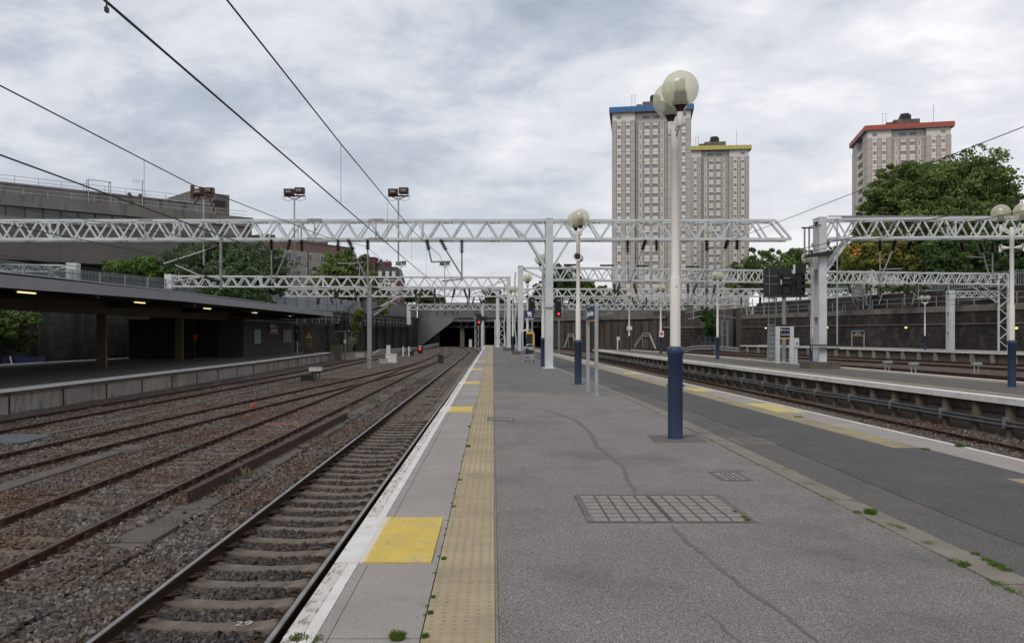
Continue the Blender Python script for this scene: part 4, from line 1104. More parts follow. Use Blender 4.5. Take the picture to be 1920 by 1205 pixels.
route('raised grey cable trunk following the left wall to the tunnel', [(700, 664), (712, 656), (730, 655), (765, 653), (790, 651), (810, 646), (822, 644)], YLw, (0, -.3), .12, 'galv')

# ================================================================== LEFT PLATFORM, CANOPY, BUILDING
LZ = -0.2
LE = [(-16.6, -8), (-16.3, 27), (-16.0, 55), (-16.5, 84)]
LEf = lambda y: interp(LE, y)
LB = [(-32.6, -8), (-31.2, 40), (-30.2, 51), (-27.8, 70), (-26.8, 86)]
ly = [-8, 10, 27, 40, 55, 70, 84]
pl = [(LEf(y)-.1, y) for y in ly] + [(-26.8, 86)] + [(interp(LB, y), y) for y in reversed(ly)]
lp = struct(MB().prism(pl, -1.3, LZ-.08), 'left_platform', 'plat_wall')
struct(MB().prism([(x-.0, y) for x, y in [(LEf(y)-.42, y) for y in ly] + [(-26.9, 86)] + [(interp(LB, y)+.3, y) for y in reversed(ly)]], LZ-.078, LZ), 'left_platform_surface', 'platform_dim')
mb = MB(); mb2 = MB(); y = -8
while y < 84:
    y2 = min(y+1.8, 84)
    mb.prism([(LEf(y)-.41, y+.01), (LEf(y)+.03, y+.01), (LEf(y2)+.03, y2-.01), (LEf(y2)-.41, y2-.01)], LZ-.077, LZ+.004)
    mb2.prism([(LEf(y)-.12, y+.02), (LEf(y)-.04, y+.02), (LEf(y2)-.04, y2-.02), (LEf(y2)-.12, y2-.02)], LZ-.20, LZ-.079)
    y = y2
struct(mb, 'left_platform_coping', 'white_paint'); struct(mb2, 'left_platform_brackets', 'plat_wall_brown')
mb = MB(); y = -6.5
while y < 84:
    mb.box(LEf(y)-.1, LEf(y)-.075, y-.03, y+.03, -1.25, LZ-.2); y += 3.45
struct(mb, 'left_platform_joints', 'dark_gap')
struct(MB().prism([(interp(LB, y)+.0, y) for y in reversed(ly)] + [(interp(LB, y)+.35, y) for y in ly], LZ-.05, LZ+.006), 'left_platform_back_line', 'white_paint')
# ramp at its end
mb = MB(); v = [(-17.2, 84, LZ-.01), (-16.4, 84, LZ-.01), (-16.2, 90.5, -1.05), (-18, 90.5, -1.05), (-17.2, 84, -1.3), (-16.4, 84, -1.3), (-16.2, 90.5, -1.3), (-18, 90.5, -1.3)]
mb.add(v, [(0,1,2,3), (1,5,6,2), (0,3,7,4), (2,6,7,3), (0,4,5,1)]); struct(mb, 'platform_ramp', 'plat_wall')

cn = thing('platform_canopy', 'long dark platform canopy with grey fascia and tube lights on the left platform', 'canopy', (-21.7, 30, LZ), org=True)
FZ = [(3.60, -10), (3.60, 22), (3.66, 27.2), (3.83, 42), (3.86, 57), (3.88, 85)]
fz = lambda y: interp(FZ, y)
for y0, y1 in ((-10, 13.5), (13.52, 31.4), (31.42, 57), (57.02, 84.8)):
    P = [y0+(y1-y0)*i/6 for i in range(7)]
    MB().sweep([(-16.4, y, fz(y)) for y in P], [(-.08, -.44), (0, -.44), (0, 0), (-.08, 0)]).build('fascia', 'fascia', cn)
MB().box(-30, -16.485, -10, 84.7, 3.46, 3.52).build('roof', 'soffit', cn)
MB().box(-30.05, -30.005, -10, 84.7, 3.3, 3.84).build('rear_fascia', 'soffit', cn)
MB().box(-29.9, -16.75, -10, 84.5, 3.523, 3.58).build('roof_covering', 'roof_felt', cn)
mb = MB(); yy = -10
P = []
while yy < 84.5:
    P.append((-16.70+.03*math.sin(yy*.4), yy, fz(yy) + .085 + .03*math.sin(yy*.23+1.2) + (.02 if 36 < yy < 50 else 0))); yy += 2
mb.sweep(P, [(-.25, -.02), (.02, -.02), (.02, .025), (-.25, .025)]); mb.build('roof_lip', 'lip_metal', cn)
mb = MB(); mb.sweep([(x-.1, y, z-.02) for x, y, z in P], [(-.4, -.24), (-.05, -.24), (-.05, -.005), (-.4, -.005)]); mb.build('roof_kerb', 'roof_felt', cn)
MB().box(-21.95, -21.45, -10, 84.3, 2.75, 3.455).build('main_beam', 'canopy_col', cn)
for yb in (12, 23.3, 34.6, 45.9, 57.2, 68.5, 79.5):
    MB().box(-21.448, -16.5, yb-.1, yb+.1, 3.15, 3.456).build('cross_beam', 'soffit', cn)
    c = MB(); c.box(-21.95, -21.45, yb-.12, yb+.12, LZ, 2.745)
    c.build('column', 'canopy_col', cn)
    MB().box(-22.05, -21.35, yb-.22, yb+.22, LZ, LZ+.05).build('base_plate', 'canopy_col', cn)
for yy in (28.3, 33.7, 44.5, 49.8, 55, 60.6, 65.9, 71.4, 77.2):
    f_ = MB().box(-19.12, -18.88, yy-.75, yy+.75, 3.38, 3.457).build('light_fitting', 'steel_grey', cn)
    MB().box(-19.04, -18.96, yy-.62, yy+.62, 3.325, 3.378).build('tube', 'tube_light', None).parent = f_
    f_.children[0].data.transform(__import__('mathutils').Matrix.Translation(-Vector(cn.location)))

b_ = thing('platform_building', 'low dark brick platform building with posters under the left canopy', 'building', (-20.2, 67, LZ), org=True)
MB().box(-24.5, -20.2, 67, 84.2, LZ, 3.0).build('wall', 'clad_brick', b_)
MB().box(-27.2, -24.55, 67.4, 84.2, LZ, 3.0).build('rear_wall', 'clad_dark', b_)
MB().box(-27.6, -24.3, 66.5, 67.2, LZ, 3.1).build('front_cladding', 'clad_dark', b_)
MB().box(-24.25, -22.2, 66.6, 66.97, LZ, 3.05).build('front_screen', 'clad_dark', b_)
MB().box(-20.19, -20.05, 67, 84.2, 2.75, 2.85).build('gutter', 'steel_grey', b_)
# black hoarding facing the camera
t = thing('hoarding', 'tall black hoarding with a small red notice between two canopy columns', 'hoarding', (-24, 60, LZ), org=True)
MB().box(-27.3, -22.4, 62.0, 62.2, LZ, 2.75).build('panel', 'clad_dark', t)
for x in (-27.2, -26.2, -25.2, -24.2, -23.2): MB().box(x, x+.06, 61.93, 61.99, LZ, 2.75).build('batten', 'black_panel', t)
x_ = wx(366, 61.9); MB().box(x_-.15, x_+.15, 61.90, 61.925, wz(638, 61.9), wz(627, 61.9)).build('notice', 'sign_red', t)
for px, lab, m_, w_ in ((481, 'pale blank poster case on the dark platform building', 'poster_blank', 2.2), (537, 'dull tan poster case at the far end of the dark platform building', 'poster_tan', 3.4)):
    Y = 20.2*F/(924-px)
    t = thing('poster_case', lab, 'poster case', (-20.15, Y, 1.0), org=True)
    MB().box(-20.18, -20.12, Y-w_/2, Y+w_/2, .75, 2.15).build('frame', 'black_panel', t)
    MB().box(-20.118, -20.10, Y-w_/2+.12, Y+w_/2-.12, .85, 2.05).build('sheet', m_, t)
# station sign on the building side
Y = 20.2*F/(924-511)
t = thing('station_sign', 'dark blue station name sign on the brick building under the left canopy', 'sign', (-20.1, Y, 2.0), org=True)
MB().box(-20.16, -20.08, Y-1.5, Y+1.5, 1.75, 2.62).build('panel', 'sign_navy', t)
MB().box(-20.16, -20.078, Y-1.5, Y+1.5, 1.69, 1.748).build('stripe', 'sign_orange', t)
text_obj('Welcome to', .30, 'sign_white', t, (-20.075, Y-1.05, 2.38), (R(90), 0, R(90)))
text_obj('London Euston', .36, 'sign_white', t, (-20.075, Y-1.05, 1.98), (R(90), 0, R(90)))
MB().box(-20.08, -20.07, Y-1.35, Y-1.2, 2.22, 2.5).build('emblem', 'sign_yellow', t)
# warning sign and brown panel and cabinet at platform end
Y = 80.0; x = wx(579, Y)
t = thing('warning_sign', 'tan board with yellow triangle warning sign at the left platform end', 'sign', (x, Y, LZ), org=True)
MB().box(x-.45, x+.45, Y, Y+.08, LZ, wz(610, Y)).build('board', 'canopy_col', t)
MB().prism_y([(x-.32, 1.25), (x+.32, 1.25), (x, 1.85)], Y-.02, Y-.002).build('triangle', 'yellow_faded', t)
MB().prism_y([(x-.05, 1.33), (x+.05, 1.33), (x+.02, 1.66), (x-.02, 1.66)], Y-.03, Y-.021).build('symbol', 'black', t)
MB().box(x-.28, x+.28, Y-.02, Y-.002, .45, 1.15).build('plate', 'tactile_old', t)
mb = MB()
for z in (.55, .7, .85, 1.0): mb.box(x-.2, x+.2, Y-.03, Y-.021, z, z+.07)
mb.build('text_line', 'black', t)
Y = 84.3; x = wx(627, Y)
t = thing('equipment_cabinet', 'tan equipment cabinet behind the ramp of the left platform', 'cabinet', (x, Y+1, -1), org=True)
MB().box(x-.55, x+.55, Y+.8, Y+1.5, -1.1, .55).build('body', 'plywood', t)
MB().box(x-.6, x+.6, Y+.75, Y+1.55, .553, .62).build('lid', 'concrete_trough', t)

# red and blue things far left behind the platform
t = thing('barrier', 'blue mesh barrier with a red post at the far left behind the platform', 'barrier', (-31.5, 54.5, -1), org=True)
MB().box(-33.2, -29.5, 54.5, 54.56, -1, .15).build('mesh_panel', 'blue_plastic', t)
MB().box(-32.6, -32.5, 54.3, 54.4, -1, .75).build('post', 'sign_red', t)
MB().bar((-31.4, 54.3, -1), (-31.7, 54.3, .2), .07).build('brace', 'white_box', t)

# ================================================================== RIGHT ISLAND PLATFORM
IE = [(14.75, -6), (13.4, 20.9), (12.7, 34.2), (11.95, 52), (10.9, 85), (10.75, 89)]
IR = [(20.4, -6), (18.5, 28.8), (17.7, 43), (16.5, 70), (14.9, 89)]
IEf = lambda y: interp(IE, y); IRf = lambda y: interp(IR, y)
iy = [-6, 8, 20.9, 28.8, 34.2, 43, 52, 60, 70, 85, 89]
def band(f0, f1, z0, z1, ys_=iy): return MB().prism([(f1(y), y) for y in ys_] + [(f0(y), y) for y in reversed(ys_)], z0, z1)
struct(band(lambda y: IEf(y)+.28, lambda y: IRf(y)-.28, -1.3, -.16), 'island_platform', 'plat_wall_brown')
struct(band(lambda y: IEf(y)+.45, lambda y: IRf(y)-.45, -.158, 0), 'island_platform_surface', 'asphalt_mid')
struct(band(IEf, lambda y: IEf(y)+.445, -.158, .003), 'island_platform_coping', 'white_paint')
struct(band(lambda y: IRf(y)-.445, IRf, -.158, .003), 'island_platform_coping', 'white_worn')
struct(band(lambda y: IEf(y)+.75, lambda y: IEf(y)+1.15, 0, .004), 'tactile_paving', 'tactile_old')
struct(band(lambda y: IRf(y)-1.15, lambda y: IRf(y)-.75, 0, .004), 'tactile_paving', 'tactile_old')
mb = MB(); mg = MB(); y = 2.0
while y < 88.5:
    x = IEf(y); mb.box(x+.10, x+.275, y-.11, y+.11, -1.2, -.162)
    mg.box(x+.02, x+.25, y-.16, y+.16, -.20, -.161); y += 1.4
struct(mb, 'island_platform_posts', 'plat_post'); struct(mg, 'island_platform_notches', 'dark_gap')
mb = MB(); y = 2.0
for z in (-.45, -.75): mb.sweep([(IEf(q)+.262, q, z) for q in iy[:-1]], [(-.01, -.01), (.01, -.01), (.01, .01), (-.01, .01)])
struct(mb, 'island_wall_joints', 'dark_gap')
t = thing('cable_route', 'dark grey cable pipes bracketed along the right island platform wall', 'pipe run', (12.9, 30, -.8), 0, 'cable routes', org=True)
for k_, z in enumerate((-.60, -.70)):
    MB().tube([(IEf(q)+.04-.03*k_, q, z+.015*math.sin(q*.5)) for q in [2+i*2 for i in range(43)]], .045, 8).build('pipe', 'pipe_grey', t)
y = 2
while y < 88: MB().box(IEf(y)-.03, IEf(y)+.1, y-.04, y+.04, -.78, -.5).build('bracket', 'steel_grey', t); y += 2.8
# far right platform
FE = [(55, 30), (46.0, 71), (41.8, 102), (36.2, 121), (35.4, 124)]
FEf = lambda y: interp(FE, y); fy = [30, 50, 71, 85, 102, 112, 121, 124]
struct(band(lambda y: FEf(y)+.35, lambda y: interp(WR, y)-.03, -1.3, -.17, fy[:-1]), 'far_platform', 'plat_wall_brown')
struct(band(lambda y: FEf(y)+.5, lambda y: interp(WR, y)-.04, -.168, 0, fy[:-1]), 'far_platform_surface', 'asphalt_mid')
struct(band(FEf, lambda y: FEf(y)+.495, -.168, .004, fy[:-1]), 'far_platform_coping', 'white_paint')
mb = MB(); 
struct(band(lambda y: FEf(y)+2.6, lambda y: FEf(y)+3.0, .0, .06, fy[:-1]), 'far_platform_line', 'white_paint')
mb = MB(); y = 52
while y < 121: x = FEf(y); mb.box(x+.1, x+.345, y-.25, y+.25, -1.2, -.172); y += 2.6
struct(mb, 'far_platform_posts', 'plat_wall')

# ================================================================== GANTRIES
def truss(mb, A, B, zA, zB, h, depth, period, cw=.10, dw=.06, taper_end=False, back=True, phase=0):
    """four chord lattice between (x,y) points; zA/zB are top heights"""
    A = Vector((*A, 0)); B = Vector((*B, 0)); d = (B-A); L_ = d.length; d.normalize(); nrm = Vector((-d.y, d.x, 0))
    def P(s_, side, top):
        z = zA + (zB-zA)*s_/L_
        return A + d*s_ + nrm*side*depth/2 + Vector((0, 0, z - (cw/2 if top else h-cw/2)))
    for side in (-1, 1):
        e0 = L_ - (h*.75 if taper_end else 0)
        mb.bar(P(0, side, 1), P(e0, side, 1), cw); mb.bar(P(0, side, 0), P(L_, side, 0), cw)
        n_ = max(2, int(round(L_/period)))
        off = 0 if side < 0 or not back else phase
        for i in range(n_+1):
            s0 = (i-off)*L_/n_ ; sm = s0 + .5*L_/n_; s1 = s0 + L_/n_
            for q0, t0, q1, t1 in ((s0, 0, sm, 1), (sm, 1, s1, 0)):
                if q0 < -1e-3 or q1 > L_+1e-3: continue
                if taper_end and ((t0 and q0 > e0+.01) or (t1 and q1 > e0+.01)): continue
                mb.bar(P(q0, side, t0), P(q1, side, t1), dw, dw*.6, up=(0,1,0) if abs(d.x) > .7 else (1,0,0))
        if taper_end: mb.bar(P(e0, side, 1), P(L_, side, 0), cw*.8)
    n_ = max(2, int(round(L_/(period*2))))
    for i in range(n_):
        for t_ in (0, 1):
            q = L_*i/n_; q2 = L_*(i+1)/n_
            if taper_end and t_ and q2 > L_-h*.75: q2 = L_-h*.75
            mb.bar(P(q, -1, t_), P(q, 1, t_), dw*.6); mb.bar(P(q, -1, t_), P(q2, 1, t_), dw*.6)
    for i in range(1, int(L_/6)):
        for side in (-1, 1): mb.bar(P(i*6, side, 0), P(i*6, side, 1), dw)
    for t_ in (0, 1): mb.bar(P(0, -1, t_), P(0, 1, t_), cw)
    return mb
def column(t, x, y, z0, z1, w=.36, dp=.84, plinth=None, conduit=False, openings=True):
    mb = MB(); fl = .05
    mb.box(x-w/2, x+w/2, y-dp/2, y-dp/2+.09, z0, z1); mb.box(x-w/2, x+w/2, y+dp/2-.09, y+dp/2, z0, z1)
    # side plates with openings
    hgt = z1-z0; n_ = max(2, int(hgt/2.0)); ph = hgt/n_
    for s_ in (-1, 1):
        xa = x+s_*w/2; xb = xa - s_*.03
        mb.box(min(xa, xb)+.002*s_, max(xa, xb)-.002*s_ if s_ > 0 else max(xa, xb), y-dp/2+.09, y-dp/2+.16, z0, z1)
        mb.box(min(xa, xb)+.002*s_, max(xa, xb), y+dp/2-.16, y+dp/2-.09, z0, z1)
        for i in range(n_+1):
            zc_ = z0+i*ph
            mb.box(min(xa, xb)+.002*s_, max(xa, xb), y-dp/2+.16, y+dp/2-.16, max(z0, zc_-.16), min(z1, zc_+.16))
    mb.box(x-w/2-.01, x+w/2+.01, y-dp/2-.01, y+dp/2+.01, z1, z1+.03)
    mb.box(x-.02, x+.02, y-dp/2+.09, y+dp/2-.09, z0, z1)
    mb.build('column', 'gantry_paint', t)
    if plinth:
        MB().box(x-plinth[0]/2, x+plinth[0]/2, y-plinth[1]/2, y+plinth[1]/2, plinth[2], z0-.002).build('plinth', 'plat_wall_brown', t)
    else:
        MB().box(x-w/2-.12, x+w/2+.12, y-dp/2-.12, y+dp/2+.12, z0, z0+.025).build('base_plate', 'gantry_paint', t)
    if conduit:
        c = MB(); pts = [(x-w/2-.22, y-.3, z0+.1+i*.25) for i in range(int((z1-z0-.3)/.25))]
        pts = [(px_+.07*math.sin(z_*1.9), py_, z_) for px_, py_, z_ in pts]
        c.tube(pts, .035, 6); c.tube([(px_+.06, py_+.15, z_) for px_, py_, z_ in pts], .025, 6); c.build('conduit', 'gantry_paint', t)

def gantry(label, loc): return thing('overhead_gantry', label, 'gantry', loc, 0, 'overhead line gantries', org=True)
Y1 = 40.4
G1 = gantry('nearest white lattice gantry spanning the tracks from the column on our platform', (2.74, Y1, 0))
column(G1, 2.74, Y1, 0.0, 7.24)
truss(MB(), (2.56, Y1), (-34, Y1), 7.22, 7.22, 1.02, .72, 1.16, .12, .082, phase=0).build('left_truss', 'gantry_paint', G1)
truss(MB(), (2.92, Y1), (14.45, Y1), 7.22, 7.22, 1.02, .72, 1.16, .12, .082, taper_end=True, phase=0).build('right_truss', 'gantry_paint', G1)
for s_ in (-1, 1):
    mb = MB()
    for d in (-.3, .3): mb.bar((2.74+s_*.18, Y1+d, 4.9), (2.74+s_*1.0, Y1+d, 6.25), .10); mb.bar((2.74+s_*1.0, Y1+d, 6.25), (2.74+s_*2.0, Y1+d, 7.1), .09)
    mb.build('knee_brace', 'gantry_paint', G1)
for px in (272, 590, 705):
    x = wx(px, Y1-.4); mb = MB()
    mb.box(x-.35, x+.35, Y1-.44, Y1-.425, 7.1, 7.24); mb.box(x-.35, x+.35, Y1-.44, Y1-.425, 6.18, 6.33); mb.box(x-.03, x+.03, Y1-.45, Y1-.42, 6.3, 7.15)
    mb.build('splice_plate', 'gantry_joint', G1)
MB().box(2.50, 2.98, Y1-.46, Y1-.425, 2.9, 2.98).build('cable_strap', 'steel_grey', G1)

GR = gantry('white lattice gantry on the open sided square column of the right island platform', (15.98, Y1, 0))
column(GR, 15.98, Y1, .32, 7.3, .36, .84, plinth=(1.5, 1.3, 0.0))
truss(MB(), (16.16, Y1), (40, Y1-2), 7.26, 7.26, 1.02, .78, 1.0, .11, .08).build('truss', 'gantry_paint', GR)
MB().bar((16.16, Y1-.3, 4.7), (17.3, Y1-.3, 6.3), .12).bar((16.16, Y1+.3, 4.7), (17.3, Y1+.3, 6.3), .12).build('knee_brace', 'gantry_paint', GR)
mb = MB(); mb.bar((15.0, Y1-.75, 5.38), (16.35, Y1-.6, 5.62), .12, .16); mb.bar((15.05, Y1-.5, 5.36), (16.3, Y1-.5, 5.50), .5, .05)
mb.build('cross_arm', 'black_panel', GR)
for dx in (-.95, -.73): MB().tube([(15.98+dx, Y1-.55, 5.5), (15.98+dx, Y1-.55, 6.75)], .045, 8).build('insulator_post', 'steel_grey', GR)
MB().box(14.9, 15.45, Y1-.62, Y1-.48, 6.75, 6.81).bar((15.25, Y1-.55, 6.85), (15.85, Y1-.45, 6.93), .04).build('cap', 'black_panel', GR)
for dx, z0_, z1_ in ((-.62, .9, 5.3), (.62, .9, 7.25)): MB().tube([(15.98+dx, Y1-.55, z0_), (15.98+dx, Y1-.55, z1_)], .04, 8).build('down_pipe', 'galv', GR)
MB().box(15.2, 16.8, Y1-.6, Y1-.5, 1.1, 1.16).box(15.3, 16.7, Y1-.6, Y1-.5, .95, .99).build('bracket', 'black_panel', GR)
MB().box(16.2, 24, Y1-.5, Y1-.44, 7.32, 7.37).box(17, 21, Y1-.2, Y1-.1, 7.3, 7.42).build('walkway', 'steel_grey', GR)

G2 = gantry('white lattice gantry across the left tracks with column on a brown plinth', (1.57, 82, 0))
column(G2, 1.57, 82, .3, 7.3, .38, .8, plinth=(1.1, 1.3, 0.0), conduit=True)
truss(MB(), (1.38, 82), (-31, 80), 7.3, 7.3, 1.12, .75, 1.25, .13, .095, phase=0).build('truss', 'gantry_paint', G2)
MB().box(-31.6, -30.9, 79.5, 80.5, 6.0, 7.4).box(-31.4, -31.1, 79.8, 80.2, 4.9, 6.0).build('end_frame', 'gantry_paint', G2)
MB().bar((1.38, 81.7, 4.9), (-.6, 81.7, 6.3), .14).bar((1.38, 82.3, 4.9), (-.6, 82.3, 6.3), .14).bar((1.38, 81.7, 7.0), (-.6, 81.7, 6.3), .10).build('knee_brace', 'gantry_paint', G2)
G2R = gantry('wide white lattice gantry from the conduit covered column across the right tracks', (2.25, 67, 0))
column(G2R, 2.25, 67, .3, 7.15, .42, .8, plinth=(1.3, 1.5, 0.0), conduit=True)
truss(MB(), (4.3, 67.2), (49.4, 80), 7.1, 7.5, 1.12, .9, 1.25, .12, .09).build('truss', 'gantry_paint', G2R)
MB().bar((2.45, 67, 7.0), (4.4, 67.3, 7.0), .14).bar((2.45, 67, 6.9), (4.3, 67.3, 6.05), .12).bar((2.45, 67, 4.9), (4.4, 67.3, 6.0), .14).build('knee_brace', 'gantry_paint', G2R)
mb = MB()
for dx in (-.45, .45):
    mb.bar((49.4+dx, 80, 0), (49.4+dx, 80, 7.4), .14)
for i in range(9): mb.bar((48.95, 80, .3+i*.78), (49.85, 80, 1.05+i*.78 if i < 8 else 7.2), .08) if i % 2 else mb.bar((49.85, 80, .3+i*.78), (48.95, 80, 1.05+i*.78), .08)
mb.bar((49, 80, 5.2), (46.6, 79.4, 6.5), .14).bar((49, 80, 4.6), (45.6, 79.2, 6.4), .12)
mb.build('lattice_column', 'gantry_paint', G2R)
for x in (6.3, 9.4, 12.5, 17.0):
    MB().box(x-.5, x+.6, 67+(x-4.3)*.284-.2, 67+(x-4.3)*.284+.2, 7.22+(x-4.3)*.0089, 7.34+(x-4.3)*.0089).build('switch_box', 'black_panel', G2R)
G3 = gantry('third lattice gantry back, ending on a hanging lattice leg at the far right wall', (.6, 103, 0))
truss(MB(), (-28, 103), (46.6, 103), 7.3, 7.3, 1.05, .8, 1.3, .14, .105, phase=0).build('truss', 'gantry_paint', G3)
column(G3, .6, 103, 0.0, 7.2, .4, .7)
def leg(t, x, y, z0, z1, w=.9):
    mb = MB()
    for dx in (-w/2, w/2): mb.bar((x+dx, y, z0+.4), (x+dx, y, z1), .13)
    n_ = int((z1-z0-.4)/.8)
    for i in range(n_):
        a_, b2 = (-w/2, w/2) if i % 2 else (w/2, -w/2)
        mb.bar((x+a_, y, z0+.4+i*.8), (x+b2, y, z0+.4+(i+1)*.8), .09)
    mb.bar((x-w/2, y, z0+.4), (x, y, z0), .12); mb.bar((x+w/2, y, z0+.4), (x+w/2+.2, y, z0-.15), .12)
    mb.bar((x-w/2, y, z1-1.6), (x-w/2-2.6, y, z1-.6), .13); mb.bar((x-w/2, y, z1-.1), (x-w/2-2.6, y, z1-.9), .12)
    mb.build('hanging_leg', 'gantry_paint', t)
leg(G3, 46.6, 103, 3.0, 7.3)
G4 = gantry('fourth lattice gantry back with a narrow leg left of the signal ladder', (3, 130, 0))
truss(MB(), (3, 130), (40.4, 130), 7.3, 7.3, 1.1, .8, 1.35, .15, .11).build('truss', 'gantry_paint', G4)
leg(G4, 40.4, 130, 3.1, 7.2)
G5 = gantry('small lattice gantry just in front of the road bridge', (-15.7, 155, 0))
truss(MB(), (-15.7, 155), (36, 155), 7.25, 7.25, 1.1, .8, 1.5, .15, .115, phase=0).build('truss', 'gantry_paint', G5)
MB().box(-16.1, -15.4, 154.7, 155.3, 3.4, 7.3).build('hanging_leg', 'gantry_paint', G5)
column(G5, -1.9, 150, -1.0, 7.2, .5, .7)
G6 = gantry('low lattice gantry on a square column standing on the far right platform', (47.6, 88, 0))
column(G6, 47.6, 86.0, 0.0, 6.15, .55, .7)
truss(MB(), (47.9, 86), (66, 82), 6.1, 6.1, .7, .7, .9, .09, .07).build('truss', 'gantry_paint', G6)
GL = gantry('small white lattice gantry ending in a box above the far left canopy', (-35.4, 70, 4.9))
truss(MB(), (-36, 70), (-62, 66), 7.5, 7.5, .62, .6, 1.0, .07, .045).build('truss', 'gantry_paint', GL)
MB().box(-35.95, -35.1, 69.6, 70.4, 4.95, 7.65).build('column', 'gantry_paint', GL)
MB().bar((-36, 70, 6.0), (-37.6, 70, 6.95), .1).bar((-36, 70, 7.4), (-37.6, 70, 6.9), .09).build('knee_brace', 'gantry_paint', GL)
# more gantry columns standing on the platform end, near the tunnel
for k_, (px, Y, wd, lab) in enumerate(((931, 112, .42, 'slim white column right of the platform end'), (941, 118, .7, 'lattice column at the far end of our platform'))):
    x = wx(px, Y); t = gantry(lab, (x, Y, 0))
    mb = MB(); mb.bar((x-wd/2, Y, 0), (x-wd/2, Y, 3.6), .13).bar((x+wd/2, Y, 0), (x+wd/2, Y, 3.6), .13)
    for i in range(6):
        a_, b2 = (-wd/2, wd/2) if i % 2 else (wd/2, -wd/2)
        mb.bar((x+a_, Y, i*.6), (x+b2, Y, (i+1)*.6), .08)
    mb.build('lattice_column', 'gantry_paint', t)

# ------------------------------------------------ insulators and drop arms
def hanger(label, Y, top, mid, end=None, arm=None, r_=.085, m_rod='steel_grey', grp='insulators hung under the gantries'):
    p0 = Vector((wx(top[0], Y), Y, wz(top[1], Y))); p1 = Vector((wx(mid[0], Y), Y, wz(mid[1], Y)))
    t = thing('insulator_hanger', label, 'insulator', tuple(p0), 0, grp, org=True)
    d = (p1-p0); L_ = d.length; d.normalize(); n_ = 7; mb = MB()
    mb.bar(p0, p1, r_*.7)
    u_ = Vector((0, 1, 0)); a_ = d.cross(u_).normalized()
    for i in range(n_):
        c = p0 + d*L_*(.12+.76*i/(n_-1)); k = 10
        ring1 = [c + (a_*math.cos(6.283*q/k)+u_*math.sin(6.283*q/k))*r_*1.5 + d*.02 for q in range(k)]
        ring0 = [c + (a_*math.cos(6.283*q/k)+u_*math.sin(6.283*q/k))*r_*.5 - d*.035 for q in range(k)]
        mb.add(ring0+ring1, [(q, (q+1) % k, k+(q+1) % k, k+q) for q in range(k)] + [tuple(range(k, 2*k))])
    mb.build('insulator', 'insulator', t)
    if end:
        p2 = Vector((wx(end[0], Y), Y, wz(end[1], Y))); MB().tube([p1, p2], .038, 8).build('rod', m_rod, t)
    if arm:
        a0 = Vector((wx(arm[0], Y), Y, wz(arm[1], Y))); a1 = Vector((wx(arm[2], Y), Y, wz(arm[3], Y)))
        MB().tube([a0, a1], .035, 8).build('registration_arm', m_rod, t)
    return t
H = [((508.7, 447), (508.7, 469), (509.5, 532), None, 'upright insulator and rod in front of the dark tree on the left'),
     ((545.5, 447), (538.7, 469), (512, 531), None, 'slanting insulator whose rod leans left to the dark tree'),
     ((566, 447), (566, 472), None, None, 'short insulator without rod above the beige flats'),
     ((634, 447), (634, 472), None, (633, 494, 667, 494), 'short insulator with a level arm above the round green tree'),
     ((651, 446), (662.5, 470), (690, 530), None, 'slanting insulator whose rod leans right past the green tree'),
     ((689.5, 447), (689.5, 469), (690, 530), None, 'upright insulator directly above the grey steel mast'),
     ((799.5, 447), (804.5, 470), (809, 490), (807.5, 491, 845, 490), 'insulator holding the short level contact wire arm over our track'),
     ((824.5, 447), (837, 470), (866, 517), None, 'slanting insulator with a long rod over our track'),
     ((866, 447), (866, 476), (866, 527), (866, 523, 828, 527), 'rightmost upright insulator over our track'),
     ((1176.8, 448), (1176.8, 473), (1178.5, 529), None, 'upright insulator in front of the left edge of the blue topped tower'),
     ((1211, 448), (1204, 469), (1181, 527), (1181, 527, 1205, 531), 'slanting insulator in front of the blue topped tower'),
     ((1231, 448), (1231, 471), None, None, 'short insulator just left of the big lamp pole'),
     ((1325, 448), (1325, 471), (1325, 540), None, 'upright insulator with long rod right of the big lamp pole'),
     ((1365.6, 448), (1359, 467), (1332, 515), None, 'slanting insulator in front of the yellow topped tower'),
     ((1382, 448), (1382, 469), None, None, 'short insulator at the right edge of the yellow topped tower'),
     ((1650, 449), (1650, 472), (1650, 535), None, 'upright insulator right of the square island column'),
     ((1679, 449), (1673, 471), (1652, 520), (1650, 505, 1690, 504), 'slanting insulator with level arm in front of the orange leaved tree'),
     ((1709, 451), (1701, 469), None, None, 'short tilted insulator in front of the autumn tree'),
     ((1801, 452), (1806, 470), None, None, 'short insulator in front of the big tree trunk'),
     ((1835, 453), (1843, 473), (1853, 512), (1812, 481, 1843, 483), 'slanting insulator with small arm left of the right hand lamp'),
     ((1861, 453), (1861, 474), (1861, 520), None, 'upright insulator beside the right hand lamp pole')]
for a_, b2, e_, ar, lab in H: hanger(lab, Y1-.36, a_, b2, e_, ar)
# drop tube with arms at the left
Yd = Y1 - .5
t = thing('drop_tube', 'grey drop tube with slanting cantilever arms below the nearest gantry on the left', 'cantilever', (wx(414, Yd), Yd, 6.2), org=True)
MB().tube([(wx(414, Yd), Yd, 6.35), (wx(414, Yd), Yd, wz(543, Yd))], .075, 10).build('tube', 'steel_grey', t)
for (x0, y0, x1, y1) in ((308, 495, 408, 463), (330, 497, 381, 519), (310, 531, 385, 519)):
    MB().tube([(wx(x0, Yd), Yd-.1, wz(y0, Yd)), (wx(x1, Yd), Yd-.1, wz(y1, Yd))], .035, 8).build('arm', 'galv', t)
for (x0, y0, x1, y1) in ((388, 471, 410, 462), (385, 519, 412, 528)):
    MB().tube([(wx(x0, Yd), Yd-.1, wz(y0, Yd)), (wx(x1, Yd), Yd-.1, wz(y1, Yd))], .08, 8).build('insulator', 'insulator', t)
